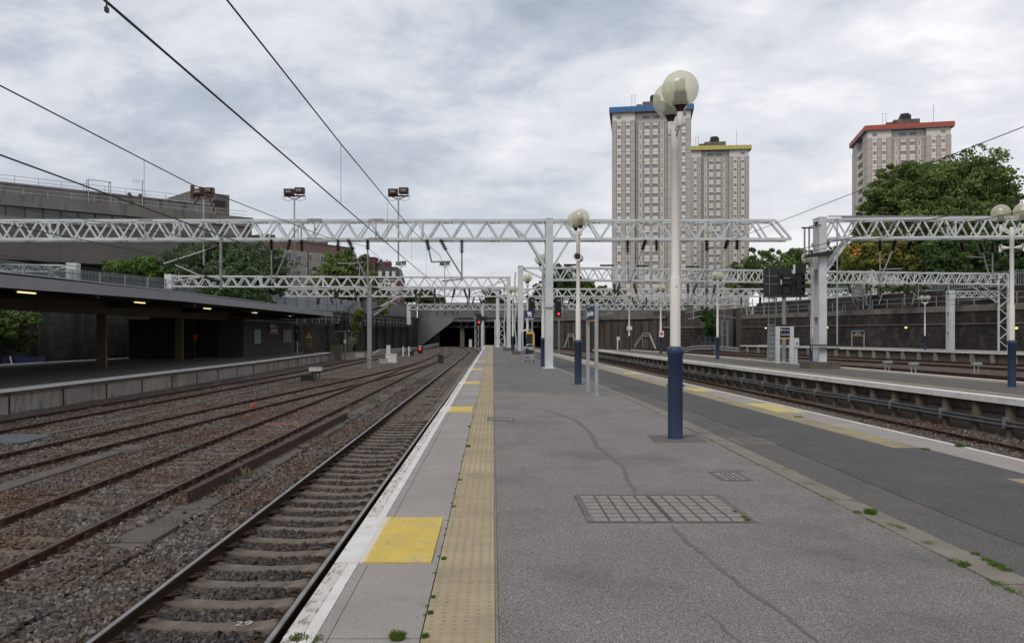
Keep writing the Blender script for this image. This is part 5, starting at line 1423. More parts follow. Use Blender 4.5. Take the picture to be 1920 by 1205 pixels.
# small hangers on the farther gantries
def small_hangers(Y, pxs, ytop, ln, lab):
    proto = None
    for i, px in enumerate(pxs):
        tilt = (0, .25, -.3, 0, .35)[i % 5]
        t = thing('insulator_hanger', ORD[i] + ' from the left of the small insulators under ' + GN[Y], 'insulator', (wx(px, Y), Y, wz(ytop, Y)), 0, 'small insulators under ' + lab[:0] + GN[Y])
        if proto is None:
            p1 = MB().lathe([(.05, -ln), (.14, -ln*.9), (.07, -ln*.8), (.14, -ln*.6), (.07, -ln*.5), (.14, -ln*.3), (.07, -ln*.2), (.12, -.1), (.05, 0)], n=8)
            a_ = p1.build('insulator', 'insulator', t); b2 = MB().tube([(0, 0, -ln), (0, 0, -ln*2.2)], .045, 6).build('rod', 'steel_grey', t)
            proto = (a_.data, b2.data)
        else:
            for nm, me in zip(('insulator', 'rod'), proto):
                o = bpy.data.objects.new(nm, me); COL.objects.link(o); o.parent = t
        t.rotation_euler = (0, tilt, 0)
ORD = ['first', 'second', 'third', 'fourth', 'fifth', 'sixth', 'seventh', 'eighth', 'ninth', 'tenth', 'eleventh', 'twelfth', 'thirteenth', 'fourteenth', 'fifteenth', 'sixteenth', 'seventeenth', 'eighteenth']
GN = {81.6: 'the gantry on the brown plinth', 102.5: 'the third gantry', 129.5: 'the fourth gantry', 154.5: 'the bridge gantry', 74.0: 'the wide right gantry'}
small_hangers(81.6, (628, 636, 664, 780, 792, 815, 853, 870, 880), 541, .9, 'one of the short brown insulators under the gantry on the brown plinth')
small_hangers(102.5, (595, 600, 620, 640, 720, 877, 889, 899, 1055, 1070, 1085, 1110, 1185, 1212, 1262, 1390, 1585, 1600), 557, .9, 'one of the small insulators under the third gantry')
small_hangers(74.0, (1152, 1162, 1188, 1290, 1306, 1325, 1342, 1590, 1625, 1662, 1696, 1720), 531, .9, 'one of the small insulators under the wide right gantry')
small_hangers(129.5, (1012, 1060, 1098, 1140, 1170, 1205, 1300, 1340), 573, .8, 'one of the tiny insulators under the fourth gantry')
small_hangers(154.5, (820, 836, 848, 858, 893, 1045, 1060, 1090, 1120), 583, .9, 'one of the tiny insulators under the gantry by the bridge')

# ------------------------------------------------ floodlights
def flood_proto(label, x, y, z, s=1.0, grp='floodlight masts on the gantries', deep=1.1):
    t = thing('floodlight_mast', label, 'floodlight', (x, y, z), 0, grp)
    MB().tube([(0, 0, -deep*2.0), (0, 0, 1.05)], .04, 8).build('mast', 'galv', t)
    mb = MB(); mb.bar((-.5, 0, 1.18), (.5, 0, 1.18), .06, .07); mb.bar((0, 0, 1.0), (-.35, 0, 1.17), .04); mb.bar((0, 0, 1.0), (.35, 0, 1.17), .04); mb.build('crossbar', 'flood_body', t)
    for sx_ in (-1, 1):
        hp = [(sx_*(.30+.27*math.cos(a_)), 0, 1.12+.16*math.sin(a_)) for a_ in [2*math.pi*i/16 for i in range(17)]]
        MB().tube(hp, .013, 5, cap=False).build('guard_hoop', 'galv', t)
        b = MB(); z0 = 1.24 + (.06 if sx_ > 0 else 0)
        b.box(sx_*.26-.23, sx_*.26+.23, -.16, .16, z0, z0+.28); b.box(sx_*.26-.16, sx_*.26+.16, -.2, -.161, z0+.04, z0+.24)
        fl_ = b.build('lamp_housing', 'flood_body', t)
        MB().box(sx_*.26-.12, sx_*.26+.12, -.215, -.203, z0+.09, z0+.19).build('lens', 'poster_blank', fl_)
    return t
fp = flood_proto('pair of brown floodlights on a mast above the gantry, left of centre', wx(552, Y1), Y1, 7.22)
def flood_copy(label, x, y, z, s=1.0):
    c = copy_tree(fp); c.location = (x, y, z); c['label'] = label; c.scale = (s, s, s); return c
flood_copy('pair of brown floodlights above the gantry nearest the overhead wires', wx(747, Y1), Y1, 7.22)
flood_copy('distant floodlight pair in front of the round green tree', wx(680, 84), 82, 7.3)
flood_copy('distant floodlight pair just right of the red brick mansion', wx(756, 84), 82, 7.3)
flood_copy('distant floodlight pair above our track against the sky', wx(836, 84), 82, 7.3)
t = flood_copy('cluster of old rusty floodlights in front of the brick building roof box', wx(382, Y1), Y1, 7.22)
MB().box(-.62, -.48, -.1, .1, 1.05, 1.7).build('old_lamp_post', 'flood_body', t)
MB().box(-.2, -.06, -.1, .1, 1.3, 1.62).build('old_lamp_post', 'flood_body', t)
MB().bar((-.5, 0, .75), (-.2, 0, 1.15), .08).build('rusty_bracket', 'flood_body', t)
MB().bar((.4, 0, .75), (.25, 0, 1.15), .08).build('rusty_bracket', 'flood_body', t)

# ------------------------------------------------ overhead wires
def wire(name, label, pts, r_=.009, sag=0.0, grp='overhead wires'):
    P = [Vector(p) for p in pts]; out = []
    for a_, b2 in zip(P, P[1:]):
        n_ = 10
        for i in range(n_): 
            t_ = i/n_; q = a_.lerp(b2, t_); q.z -= sag*4*t_*(1-t_); out.append(q)
    out.append(P[-1])
    o = MB().tube(out, r_, 6).build(name, 'wire', None, tuple(P[0]))
    return tag(o, label, 'wire', grp)
CX = -2.70
wire('contact_wire', 'thick contact wire over our track, the one passing under the bird like clamp', [(CX-.05, 1.5, 4.05), (CX, 14.7, 3.98), (CX, 28, 3.98), (CX+.05, 44.5, 4.0), (CX+.15, 82, 4.05), (-4, 130, 4.0), (-6, 171, 3.6)], .0105)
wire('messenger_wire', 'thin upper messenger wire crossing the sky above our track', [(CX-.05, 1.5, 5.15), (CX, 14.7, 5.05), (CX, 28, 5.15), (CX+.1, 40.2, 5.5), (CX+.15, 60, 4.9), (CX+.15, 82, 5.5), (-4, 130, 5.3), (-6, 171, 4.2)], .011)
for Yq in (14.7, 21.2, 27.5, 33.5):
    tag(MB().tube([(CX, Yq, 3.99), (CX, Yq, 5.05+(.1 if Yq > 25 else 0))], .004, 5).build('dropper_wire', 'wire', None, (CX, Yq, 3.99)), 'thin vertical dropper between the two wires over our track, %s' % {14.7: 'crossing open sky', 21.2: 'second away', 27.5: 'third away', 33.5: 'last before the gantry'}[Yq], 'wire', 'droppers over our track')
x6 = -6.2
wire('messenger_wire', 'long messenger wire falling from the upper left edge to the nearest gantry', [(x6-.1, 2, 5.0), (x6, 10.4, 4.8), (x6, 17, 4.75), (x6+.1, 30, 5.2), (x6+.1, 40.3, 5.9), (x6+.1, 60, 5.2), (x6, 82, 5.9)], .010)
wire('contact_wire', 'contact wire over the second track, entering at the left edge', [(x6-.3, 2, 4.05), (x6, 16, 3.92), (x6, 40.4, 3.92), (x6, 82, 4.0), (-8, 130, 3.9), (-10, 171, 3.5)], .012)
wire('dropper_wire', 'short thin dropper left of the roof antennas', [(x6, 14.7, 3.93), (x6, 14.7, 4.76)], .004)
wire('contact_wire', 'faint contact wire over the curving siding at far left', [(-11.4, 2, 4.0), (-10.0, 16, 3.9), (-8.1, 40.4, 3.9), (-6.2, 82, 3.95)], .010)
wire('messenger_wire', 'faint upper wire over the curving siding at far left', [(-12.6, 6, 4.9), (-11.4, 18, 4.6), (-8.6, 40.4, 5.3), (-6.4, 82, 5.6)], .009)
wire('contact_wire', 'thin wire over the track beside the left canopy', [(-14.6, 4, 4.0), (-13.9, 24, 3.9), (-12.9, 53, 3.9), (-13, 82, 4.0), (-12, 150, 4.0)], .010)
wire('messenger_wire', 'lone wire rising to the upper right edge from the lattice gantry', [(11.9, 6, 6.2), (11.35, 17.7, 6.1), (11.2, 31, 6.05), (10.9, 66.5, 6.0)], .010)
wire('contact_wire', 'upper of the two parallel wires in front of the square island column', [(11.9, 6, 4.65), (11.4, 17.7, 4.58), (11.1, 31, 4.75), (10.7, 50, 4.9), (10.2, 66, 5.1), (9.6, 90, 5.0)], .012)
wire('contact_wire', 'lower of the two parallel wires in front of the square island column', [(11.7, 6, 4.15), (11.4, 17.7, 4.3), (11.1, 31, 4.62), (10.6, 50, 4.4), (10.2, 66, 4.2), (9.4, 90, 4.1)], .009)
for k_, (xa, xb, lab) in enumerate(((20.2, 17.0, 'wire above the track just beyond the island platform'), (25.5, 19.5, 'wire above the second track beyond the island'), (31, 23, 'wire above the middle far right track'), (38, 29, 'wire above the fourth track beyond the island platform'))):
    wire('contact_wire', 'distant ' + lab, [(xa+1, 30, 3.95), (xa, 45, 3.9), ((xa+xb)/2, 80, 3.9), (xb, 103, 3.95), (xb*.6, 155, 4.0)], .012)
    wire('messenger_wire', 'distant upper ' + lab, [(xa+1, 30, 5.0), (xa, 45, 5.2), ((xa+xb)/2, 76, 5.9), (xb+.8, 90, 5.2), (xb, 103, 5.9), (xb*.6, 155, 5.6)], .010)
# clamp on the near contact wire
x_ = CX; y_ = F*2.7/(924-200)
tag(MB().box(-.01, .01, -.018, .018, -.012, .022).box(-.004, .004, -.006, .006, .02, .06).build('wire_clamp', 'black', None, (0,0,0)), 'small black clamp on the thick wire at the top left', 'clamp').location = (x_, y_, wz(20, y_))

for Y, pts_, lab in ((103, ((1118, 571, 1140, 578), (1140, 560, 1140, 590), (1126, 590, 1150, 586)), 'small cantilever arms left of the blue topped tower below the third gantry'),
                    (103, ((1300, 560, 1300, 600), (1286, 586, 1318, 580), (1290, 598, 1316, 592)), 'small cantilever arms right of the big lamp pole, above the ivy'),
                    (104, ((1358, 560, 1358, 598), (1336, 578, 1372, 572), (1340, 590, 1380, 596)), 'small cantilever arms between the ivy lamp and the narrow gantry leg'),
                    (87, ((1797, 556, 1797, 590), (1800, 563, 1850, 562), (1802, 584, 1818, 584)), 'thin cantilever arms hanging below the low right gantry'),
                    (80.5, ((1722, 531, 1722, 560), (1708, 545, 1724, 560), (1712, 562, 1738, 558)), 'thin cantilever arms above the far platform lamp'),
                    (82.5, ((904, 541, 904, 566), (884, 552, 905, 545), (880, 560, 903, 563)), 'thin cantilever arms above our track beyond the plinth gantry'),
                    (81.0, ((748, 541, 748, 566), (728, 560, 750, 548), (724, 566, 744, 570)), 'thin cantilever arms right of the grey steel mast')):
    t = thing('cantilever', lab, 'cantilever', (wx(pts_[0][0], Y), Y, wz(pts_[0][1], Y)), 0, 'small cantilever arms', org=True)
    for i_, (x0, y0, x1, y1) in enumerate(pts_):
        MB().tube([(wx(x0, Y), Y, wz(y0, Y)), (wx(x1, Y), Y, wz(y1, Y))], .045, 6).build('tube' if i_ == 0 else 'arm', 'galv', t)
# steel mast with cantilever beyond
Ym = 64.4; xm = wx(693, Ym)
t = thing('cantilever_mast', 'grey steel mast standing on the ballast with two slanting arms to the right', 'mast', (xm, Ym, -1.05), org=True)
mb = MB(); mb.box(xm-.17, xm+.17, Ym-.12, Ym-.10, -1.0, wz(530, Ym)); mb.box(xm-.17, xm+.17, Ym+.10, Ym+.12, -1.0, wz(530, Ym)); mb.box(xm-.012, xm+.012, Ym-.10, Ym+.10, -1.0, wz(530, Ym)); mb.build('post', 'steel_grey', t)
MB().box(xm-.3, xm+.3, Ym-.3, Ym+.3, -1.08, -.99).build('base', 'concrete_trough', t)
for (x0, y0, x1, y1) in ((714, 576, 768, 547), (712, 574, 750, 556), (700, 592, 728, 572), (708, 541, 770, 552), (700, 543, 752, 545)):
    MB().tube([(wx(x0, Ym), Ym, wz(y0, Ym)), (wx(x1, Ym), Ym, wz(y1, Ym))], .045, 6).build('arm', 'galv', t)
for (x0, y0, x1, y1) in ((698, 580, 714, 574), (696, 540, 710, 542)):
    MB().tube([(wx(x0, Ym), Ym, wz(y0, Ym)), (wx(x1, Ym), Ym, wz(y1, Ym))], .12, 8).build('insulator', 'insulator', t)

# ================================================================== LAMPS
def make_lamp(label, x, y, rz=0.0, h=5.05, horn=0, slim=False, z=0.0):
    t = thing('platform_lamp', label, 'lamp', (x, y, z), rz, 'twin globe platform lamps')
    rb = .118
    p = MB().lathe([(rb, 0), (rb, 1.34), (rb+.018, 1.35), (rb+.018, 1.44), (rb+.008, 1.455), (rb-.004, 1.475), (.075, 1.48)], n=32)
    p.build('base_sleeve', 'pole_blue', t)
    pw = MB().lathe([(.082, 1.47), (.082, 2.53), (.070, 2.60), (.064, 2.62), (.064, h-.45), (.066, h-.448), (.066, h-.02), (.055, h)], n=28)
    pw.build('pole', 'pole_white', t)
    MB().box(-.145, .145, -.014, .014, .835, .863).build('bolt', 'pole_blue', t)
    MB().box(-.012, .012, -.085, -.078, 2.42, 2.44).build('screw', 'steel_grey', t)
    for s_ in (-1, 1):
        yy = s_*.30
        a_ = MB(); a_.bar((0, s_*.05, h-.12), (0, yy, h-.02), .05, .045); a_.bar((0, s_*.05, h-.22), (0, yy, h-.06), .03, .03)
        a_.lathe([(.042, h-.12), (.048, h-.11), (.048, h+.12), (.042, h+.125)], (0, yy), 14); a_.build('arm', 'pole_white', t)
        c = MB().lathe([(.05, h+.10), (.058, h+.13), (.075, h+.18), (.115, h+.215), (.132, h+.235), (.125, h+.26), (.10, h+.27), (.095, h+.41), (.08, h+.415)], (0, yy), 20)
        hd = c.build('lamp_base', 'lamp_brown', t)
        MB().lathe([(.078, h+.416), (.078, h+.60), (.05, h+.62)], (0, yy), 18).build('louvre', 'louvre', hd)
        g_ = MB(); r_ = .285; cz = h+.455; mm = 18
        prof = [(max(r_*math.sin(a2), .0001), cz-r_*math.cos(a2)) for a2 in [math.asin(.112/r_)+(math.pi-math.asin(.112/r_))*i/mm for i in range(mm+1)]]
        v = []; f = []; n_ = 36
        for rr, zz_ in prof:
            for q in range(n_): v.append((rr*math.cos(2*math.pi*q/n_), yy+rr*math.sin(2*math.pi*q/n_), zz_))
        for i in range(mm):
            for q in range(n_): f.append((i*n_+q, i*n_+(q+1) % n_, (i+1)*n_+(q+1) % n_, (i+1)*n_+q))
        g_.add(v, f, True); g_.build('globe', 'globe', t)
    return t
def horns(t, zh, angs):
    for a_ in angs:
        mb = MB(); d = Vector((math.cos(a_), math.sin(a_), 0)); c = Vector((0, 0, zh)); s_ = Vector((-d.y, d.x, 0)); u_ = Vector((0, 0, 1))
        prof = [(.03, .05), (.045, .12), (.07, .2), (.11, .27), (.135, .3)]; n_ = 16; v = []; f = []
        for r_, q in prof:
            for k in range(n_): v.append(c + d*(q+.03) + s_*r_*math.cos(6.283*k/n_) + u_*r_*math.sin(6.283*k/n_))
        for i in range(len(prof)-1):
            for k in range(n_): f.append((i*n_+k, i*n_+(k+1) % n_, (i+1)*n_+(k+1) % n_, (i+1)*n_+k))
        mb.add(v, f, True); h_ = mb.build('horn_speaker', 'pole_white', t)
        q0 = c + d*.27; MB().bar(q0-d*.015, q0+d*.015, .155, .155).build('horn_shade', 'black', h_)  # black plug stands in for the shade inside the horn mouth
        MB().bar(c, c+d*.1, .04).build('bracket', 'pole_white', h_)
L1 = make_lamp('big nearest twin globe lamp with white pole and navy blue base', 2.925, 13.25, R(2))
def lamp_copy(label, x, y, rz, s=1.0, horn=None):
    c = copy_tree(L1); c.location = (x, y, 0); c.rotation_euler = (0, 0, rz); c['label'] = label; c.scale = (1, 1, 1)
    if horn: horns(c, horn[0], [a_-rz for a_ in horn[1]])
    return c
lamp_copy('twin globe lamp with a horn speaker, just left of the two legged name sign', 2.845, 27.56, R(10), horn=(4.22, [R(-100), R(75)]))
lamp_copy('twin globe lamp half hidden behind the nearest gantry column', 2.57, 42.3, R(25))
lamp_copy('twin globe lamp carrying the blue trolley sign', 2.39, 57.0, R(8), horn=(4.2, [R(-95)]))
lamp_copy('faint lamp beyond the conduit covered column on our platform', 1.72, 71, R(30))
lamp_copy('right edge twin globe lamp with two horn speakers on the island platform', 16.45, 26.2, R(-114), horn=(4.40, [R(165), R(-50)]))
lamp_copy('lamp hidden behind the square island column with only its globes showing', 16.14, 41.8, R(-70))
lamp_copy('twin globe lamp on the island platform in front of the hanging ivy', 14.9, 54.8, R(-50), horn=(4.2, [R(-60)]))
lamp_copy('twin globe lamp on the island platform with a red and white notice', 14.1, 69.4, R(-60))
lamp_copy('farthest island platform lamp with a small white plate', 13.65, 82.7, R(-15))
lamp_copy('thin twin globe lamp standing alone on the far right platform', 46.0, 88, R(-90))
for px, py, Y, w_, h_, m_, lab in ((1180, 615, 82.5, .5, .32, 'sign_white', 'white plate on the farthest island lamp post'), (1240, 626, 69.2, .38, .5, 'sign_white', 'red and white notice on an island lamp post')):
    t = thing('notice_plate', lab, 'notice', (wx(px, Y), Y, wz(py, Y)))
    MB().box(-w_/2, w_/2, -.1, -.085, -h_/2, h_/2).build('plate', m_, t)
    if h_ > .4:
        MB().lathe([(.12, -.01), (.14, -.01), (.14, .01), (.12, .01)], n=16).build('red_ring', 'sign_red', t).rotation_euler = (R(90), 0, 0)
        KIDS(t)[-1].location = (0, -.105, .03)
    else:
        MB().box(-.18, .18, -.105, -.101, -.04, .02).build('text_line', 'black_panel', t)
# blue trolley sign
Y = 56.7; x = wx(992, Y)
t = thing('trolley_sign', 'square navy sign with white luggage trolley symbol on a lamp post', 'sign', (x, Y, 3.0), org=True)
zc_ = wz(588.5, Y)
MB().box(x-.30, x+.30, Y-.13, Y-.09, zc_-.30, zc_+.26).build('panel', 'sign_blue', t)
MB().box(x-.30, x+.30, Y-.13, Y-.09, zc_-.345, zc_-.302).build('stripe', 'sign_white', t)
mb = MB(); yf = Y-.14
def fb(x0, z0, x1, z1, w_): mb.bar((x+x0, yf, zc_+z0), (x+x1, yf, zc_+z1), w_, .01, up=(0,1,0))
fb(-.16, .18, -.12, .16, .04); fb(-.12, .17, -.08, -.12, .05); fb(-.10, -.10, .16, -.10, .05); fb(.14, .12, .14, -.10, .05); fb(-.1, .03, .14, .03, .16); fb(-.1, .12, .12, .12, .05)
mb.box(x-.1, x-.03, yf-.006, yf+.006, zc_-.20, zc_-.13); mb.box(x+.09, x+.16, yf-.006, yf+.006, zc_-.20, zc_-.13)
mb.build('symbol', 'sign_white', t)

# ================================================================== SIGNS ON PLATFORMS
# near name sign with two posts running along the platform
t = thing('station_sign', 'navy station name sign on two grey posts beside the second lamp', 'sign', (2.8, 23, 0), org=True)
for x, y in ((2.785, 24.2), (2.80, 22.35)):
    MB().box(x-.045, x+.045, y-.045, y+.045, 0, 2.47).build('post', 'galv', t)
    MB().box(x-.07, x+.07, y-.07, y+.07, 0, .03).build('foot', 'galv', t)
MB().box(2.735, 2.775, 22.42, 24.13, 2.07, 2.43).build('panel', 'sign_blue', t)
MB().box(2.73, 2.778, 22.42, 24.13, 2.02, 2.068).build('stripe', 'sign_orange', t)
text_obj('London Euston', .215, 'sign_white', t, (2.729, 23.74, 2.24), (R(90), 0, R(-90)), .003, bold=.002)
MB().box(2.73, 2.734, 23.92, 24.02, 2.14, 2.36).box(2.73, 2.734, 23.86, 23.92, 2.14, 2.19).build('emblem', 'sign_white', t)
MB().box(2.82, 2.86, 22.42, 24.13, 2.07, 2.43).build('rear_panel', 'sign_blue', t)
# island sign
Y = 47.0; x0, x1 = wx(1458, Y), wx(1484, Y)
t = thing('station_sign', 'welcome sign between two stout white posts on the right island platform', 'sign', (16.6, Y, 0), org=True)
MB().box(x0-.11, x0+.11, Y-.08, Y+.08, 0, wz(612, Y)).build('post', 'gantry_paint', t)
MB().box(x1-.11, x1+.11, Y-.08, Y+.08, 0, wz(612, Y)).build('post', 'gantry_paint', t)
MB().box(x0+.115, x1-.115, Y-.04, Y+.04, wz(633, Y), wz(614, Y)).build('panel', 'sign_navy', t)
MB().box(x0+.115, x1-.115, Y-.045, Y+.04, wz(635, Y), wz(633.1, Y)).build('stripe', 'sign_yellow', t)
MB().box(x0+.115, x1-.115, Y-.05, Y+.05, wz(613.8, Y), wz(612, Y)).build('top_rail', 'gantry_paint', t)
text_obj('Welcome to', .115, 'sign_white', t, (x0+.26, Y-.05, wz(618.5, Y)), (R(90), 0, 0), .003)
text_obj('London Euston', .135, 'sign_white', t, (x0+.16, Y-.05, wz(627, Y)), (R(90), 0, 0), .003, sx=.72)
MB().box(x0+.15, x0+.21, Y-.05, Y-.041, wz(621.5, Y), wz(615.5, Y)).build('emblem', 'sign_yellow', t)
# far platform sign
Y = 101.0; x0, x1 = wx(1597, Y), wx(1620, Y)
t = thing('station_sign', 'small welcome sign on thin posts in front of the far right wall', 'sign', (44.6, Y, 0), org=True)
for x in (x0, x1): MB().box(x-.06, x+.06, Y-.05, Y+.05, 0, wz(619.5, Y)).build('post', 'galv', t)
MB().box(x0+.065, x1-.065, Y-.04, Y+.04, wz(628.2, Y), wz(621, Y)).build('panel', 'sign_navy', t)
MB().box(x0+.065, x1-.065, Y-.04, Y+.04, wz(629.2, Y), wz(628.3, Y)).build('stripe', 'sign_yellow', t)
MB().box(x0-.06, x1+.06, Y-.05, Y+.05, wz(620.8, Y), wz(619.3, Y)).build('top_rail', 'galv', t)
text_obj('Welcome to', .17, 'sign_white', t, (x0+.4, Y-.045, wz(623, Y)), (R(90), 0, 0), .003, sx=.8)
text_obj('London Euston', .20, 'sign_white', t, (x0+.28, Y-.045, wz(626.2, Y)), (R(90), 0, 0), .003, sx=.72)
# white telephone post
Y = 46.0; x = wx(1492, Y)
t = thing('phone_post', 'white post with small grey telephone box right of the welcome sign', 'telephone', (x, Y, 0), org=True)
MB().box(x-.07, x+.07, Y-.07, Y+.07, 0, 1.3).build('post', 'gantry_paint', t)
MB().box(x-.13, x+.13, Y-.16, Y-.075, .95, 1.45).build('box', 'white_box', t)
MB().sphere((x+.01, Y-.17, 1.18), .07, 12, 8).build('dial', 'galv', t)
for px, py0, py1, z0, K_, lab in ((1158, 630, 656, 0, 0, 'thin white post at the far end of the island platform'), (1635, 0, 0, 0, 0, '')):
    if not py0: continue
    Y = 86.0; x = wx(px, Y)
    t = thing('marker_post', lab, 'post', (x, Y, 0), org=True)
    MB().tube([(x, Y, 0), (x, Y, wz(632, Y))], .07, 8).build('post', 'white_box', t)
    MB().box(x-.08, x+.2, Y-.1, Y+.1, wz(638, Y), wz(631, Y)).build('head', 'white_box', t)

# ================================================================== SIGNALS
def sig_head(t, x, y, z0, z1, w, d=.28, lenses=3, lit=None, hood=True):
    MB().box(x-w/2, x+w/2, y, y+d, z0, z1).build('head', 'black', t)
    MB().box(x-w/2-.08, x+w/2+.08, y+d+.002, y+d+.03, z0-.06, z1+.1).build('backboard', 'black_panel', t)
    for i in range(lenses):
        zc2 = z0 + (z1-z0)*(i+.5)/lenses; r_ = min(w*.24, (z1-z0)/lenses*.30, .15)
        mb = MB(); n_ = 14
        ring = lambda yy: [(x+r_*math.cos(6.283*k/n_), yy, zc2+r_*math.sin(6.283*k/n_)) for k in range(n_)]
        mb.add(ring(y-.01)+ring(y-.002), [tuple(range(n_))]+[(k, (k+1) % n_, n_+(k+1) % n_, n_+k) for k in range(n_)])
        mb.build('lens', 'red_lamp' if lit == i else 'lens_dark', t)
        if hood:
            mb = MB(); v = []; f = []
            for yy in (y-.25, y):
                for k in range(9):
                    a_ = math.pi*k/8; v.append((x+(r_+.02)*math.cos(a_), yy, zc2+(r_+.02)*math.sin(a_)))
            for k in range(8): f.append((k, k+1, 9+k+1, 9+k))
            mb.add(v, f); mb.build('hood', 'black', t)
Y = 49.6; x = wx(1470, Y)
t = thing('signal_post', 'large cluster of black signal heads on a grey pole on the island platform', 'signal', (x, Y, 0), 0, 'railway signals', org=True)
MB().tube([(x, Y, 0), (x, Y, wz(552, Y))], .125, 16).build('pole', 'steel_grey', t)
MB().box(wx(1434, Y), wx(1512, Y), Y-.2, Y+.3, wz(557, Y), wz(552.5, Y)).build('platform', 'black_panel', t)
MB().box(wx(1434, Y), wx(1458, Y), Y+.02, Y+.30, wz(552, Y), wz(503, Y)).build('back_panel', 'black_panel', t)
MB().box(wx(1442, Y), wx(1443, Y), Y-.02, Y+.015, wz(552, Y), wz(503, Y)).box(wx(1434, Y), wx(1458, Y), Y-.02, Y+.01, wz(518, Y), wz(517, Y)).box(wx(1434, Y), wx(1458, Y), Y-.02, Y+.01, wz(533, Y), wz(532, Y)).build('stiffener', 'steel_grey', t)
MB().box(wx(1461, Y), wx(1485, Y), Y+.05, Y+.3, wz(552, Y), wz(502, Y)).build('back_panel', 'black_panel', t)
MB().box(wx(1465, Y), wx(1484, Y), Y-.4, Y+.04, wz(523, Y), wz(514, Y)).box(wx(1465, Y), wx(1481, Y), Y-.3, Y+.03, wz(534, Y), wz(524, Y)).box(wx(1466, Y), wx(1479, Y), Y-.2, Y+.03, wz(551, Y), wz(537, Y)).build('indicator_box', 'black', t)
MB().box(wx(1464.5, Y), wx(1477, Y), Y-.42, Y-.41, wz(523, Y), wz(521.8, Y)).build('hood_edge', 'galv', t)
MB().box(wx(1486.5, Y), wx(1490, Y), Y-.1, Y-.05, wz(513, Y), wz(496, Y)).box(wx(1463, Y), wx(1465.5, Y), Y-.1, Y-.02, wz(534, Y), wz(524, Y)).build('number_plate', 'white_box', t)
MB().box(wx(1490.5, Y), wx(1511, Y), Y, Y+.3, wz(512, Y), wz(494, Y)).build('theatre_box', 'black', t)
sig_head(t, wx(1501, Y), Y-.1, wz(551, Y), wz(515, Y), .5, .3, 3)
MB().box(wx(1484, Y), wx(1493, Y), Y+.02, Y+.3, wz(552, Y), wz(513, Y)).build('side_panel', 'black_panel', t)
MB().box(x-.22, x+.22, Y-.16, Y-.14, wz(612, Y), wz(608, Y)).build('number_plate', 'sign_navy', t)
# ladder
Yl = 51.0; xa, xb = wx(1439, Yl), wx(1453, Yl)
t = thing('ladder', 'tall grey ladder with safety cage leading up to the signal cluster', 'ladder', (xa, Yl, 0), org=True)
MB().bar((xa, Yl, 0), (xa+.1, Yl, wz(556, Yl)), .06).bar((xb, Yl, 0), (xb, Yl, wz(556, Yl)), .06).build('stile', 'steel_grey', t)
mb = MB(); z = .25
while z < 3.9: mb.bar((xa, Yl, z), (xb, Yl, z), .035); z += .28
mb.build('rungs', 'steel_grey', t)
MB().box(xa+.03, xb-.03, Yl+.03, Yl+.05, .1, 2.3).build('anti_climb_plate', 'steel_grey', t)
mb = MB()
for z in (wz(592, Yl), wz(575, Yl), wz(560, Yl)):
    mb.bar((xa-.32, Yl-.3, z), (xa-.32, Yl+.1, z), .04); mb.bar((xa-.32, Yl-.3, z), (xb, Yl-.3, z), .04)
mb.bar((xa-.32, Yl-.3, wz(592, Yl)), (xa-.32, Yl-.3, wz(556, Yl)), .04); mb.bar((xb, Yl-.3, wz(592, Yl)), (xb, Yl-.3, wz(556, Yl)), .04)
mb.build('cage', 'galv', t)
# centre signals between the gantries
def centre_sig(px, Y, y0, y1, wpx, lab, lit, lens=3):
    x = wx(px, Y)
    t = thing('signal_post', lab, 'signal', (x, Y, -1), 0, 'railway signals', org=True)
    MB().tube([(x+.15, Y+.35, -1.0), (x+.15, Y+.35, wz(y0+4, Y))], .10, 10).build('pole', 'steel_grey', t)
    MB().box(x-wpx*Y/F/2, x+wpx*Y/F/2, Y+.30, Y+.33, wz(y1, Y), wz(y0, Y)).build('screen', 'black', t)
    sig_head(t, x+.1, Y, wz(y1-1, Y), wz(y0+8, Y), .5, .28, lens, lit, True)
    return t
centre_sig(1046, 95, 557, 594, 12, 'black signal showing a red light right of the nearest gantry column', 0)
centre_sig(996, 95, 557, 588, 14, 'dark unlit signal just behind the blue trolley sign', None)
Y = 135.0; x = wx(898, Y)
t = thing('signal_post', 'red signal on a lattice mast in front of the tunnel mouths', 'signal', (x, Y, -1), 0, 'railway signals', org=True)
mb = MB(); xm2 = wx(894, Y)
for dx in (-.3, .3): mb.bar((xm2+dx, Y+.3, -1.1), (xm2+dx, Y+.3, 4.6), .10)
for i in range(9):
    a_, b2 = (-.3, .3) if i % 2 else (.3, -.3)
    mb.bar((xm2+a_, Y+.3, -1+i*.6), (xm2+b2, Y+.3, -.4+i*.6), .07)
mb.build('lattice_mast', 'galv', t)
sig_head(t, x, Y, wz(607, Y), wz(589, Y), .75, .3, 3, 0, False)
Y = 134.0; x = wx(907.5, Y)
t = thing('signal_post', 'thin mast with rungs and a small dark head right of the red signal', 'signal', (x, Y, -1), 0, 'railway signals', org=True)
MB().tube([(x, Y, -1), (x, Y, wz(600, Y))], .07, 8).build('pole', 'galv', t)
mb = MB()
for i in range(7): mb.bar((x-.25, Y, -.2+i*.5), (x+.25, Y, -.2+i*.5), .07)
mb.build('rungs', 'galv', t); sig_head(t, x, Y-.4, wz(601, Y), wz(594, Y), .6, .3, 1, None, False)
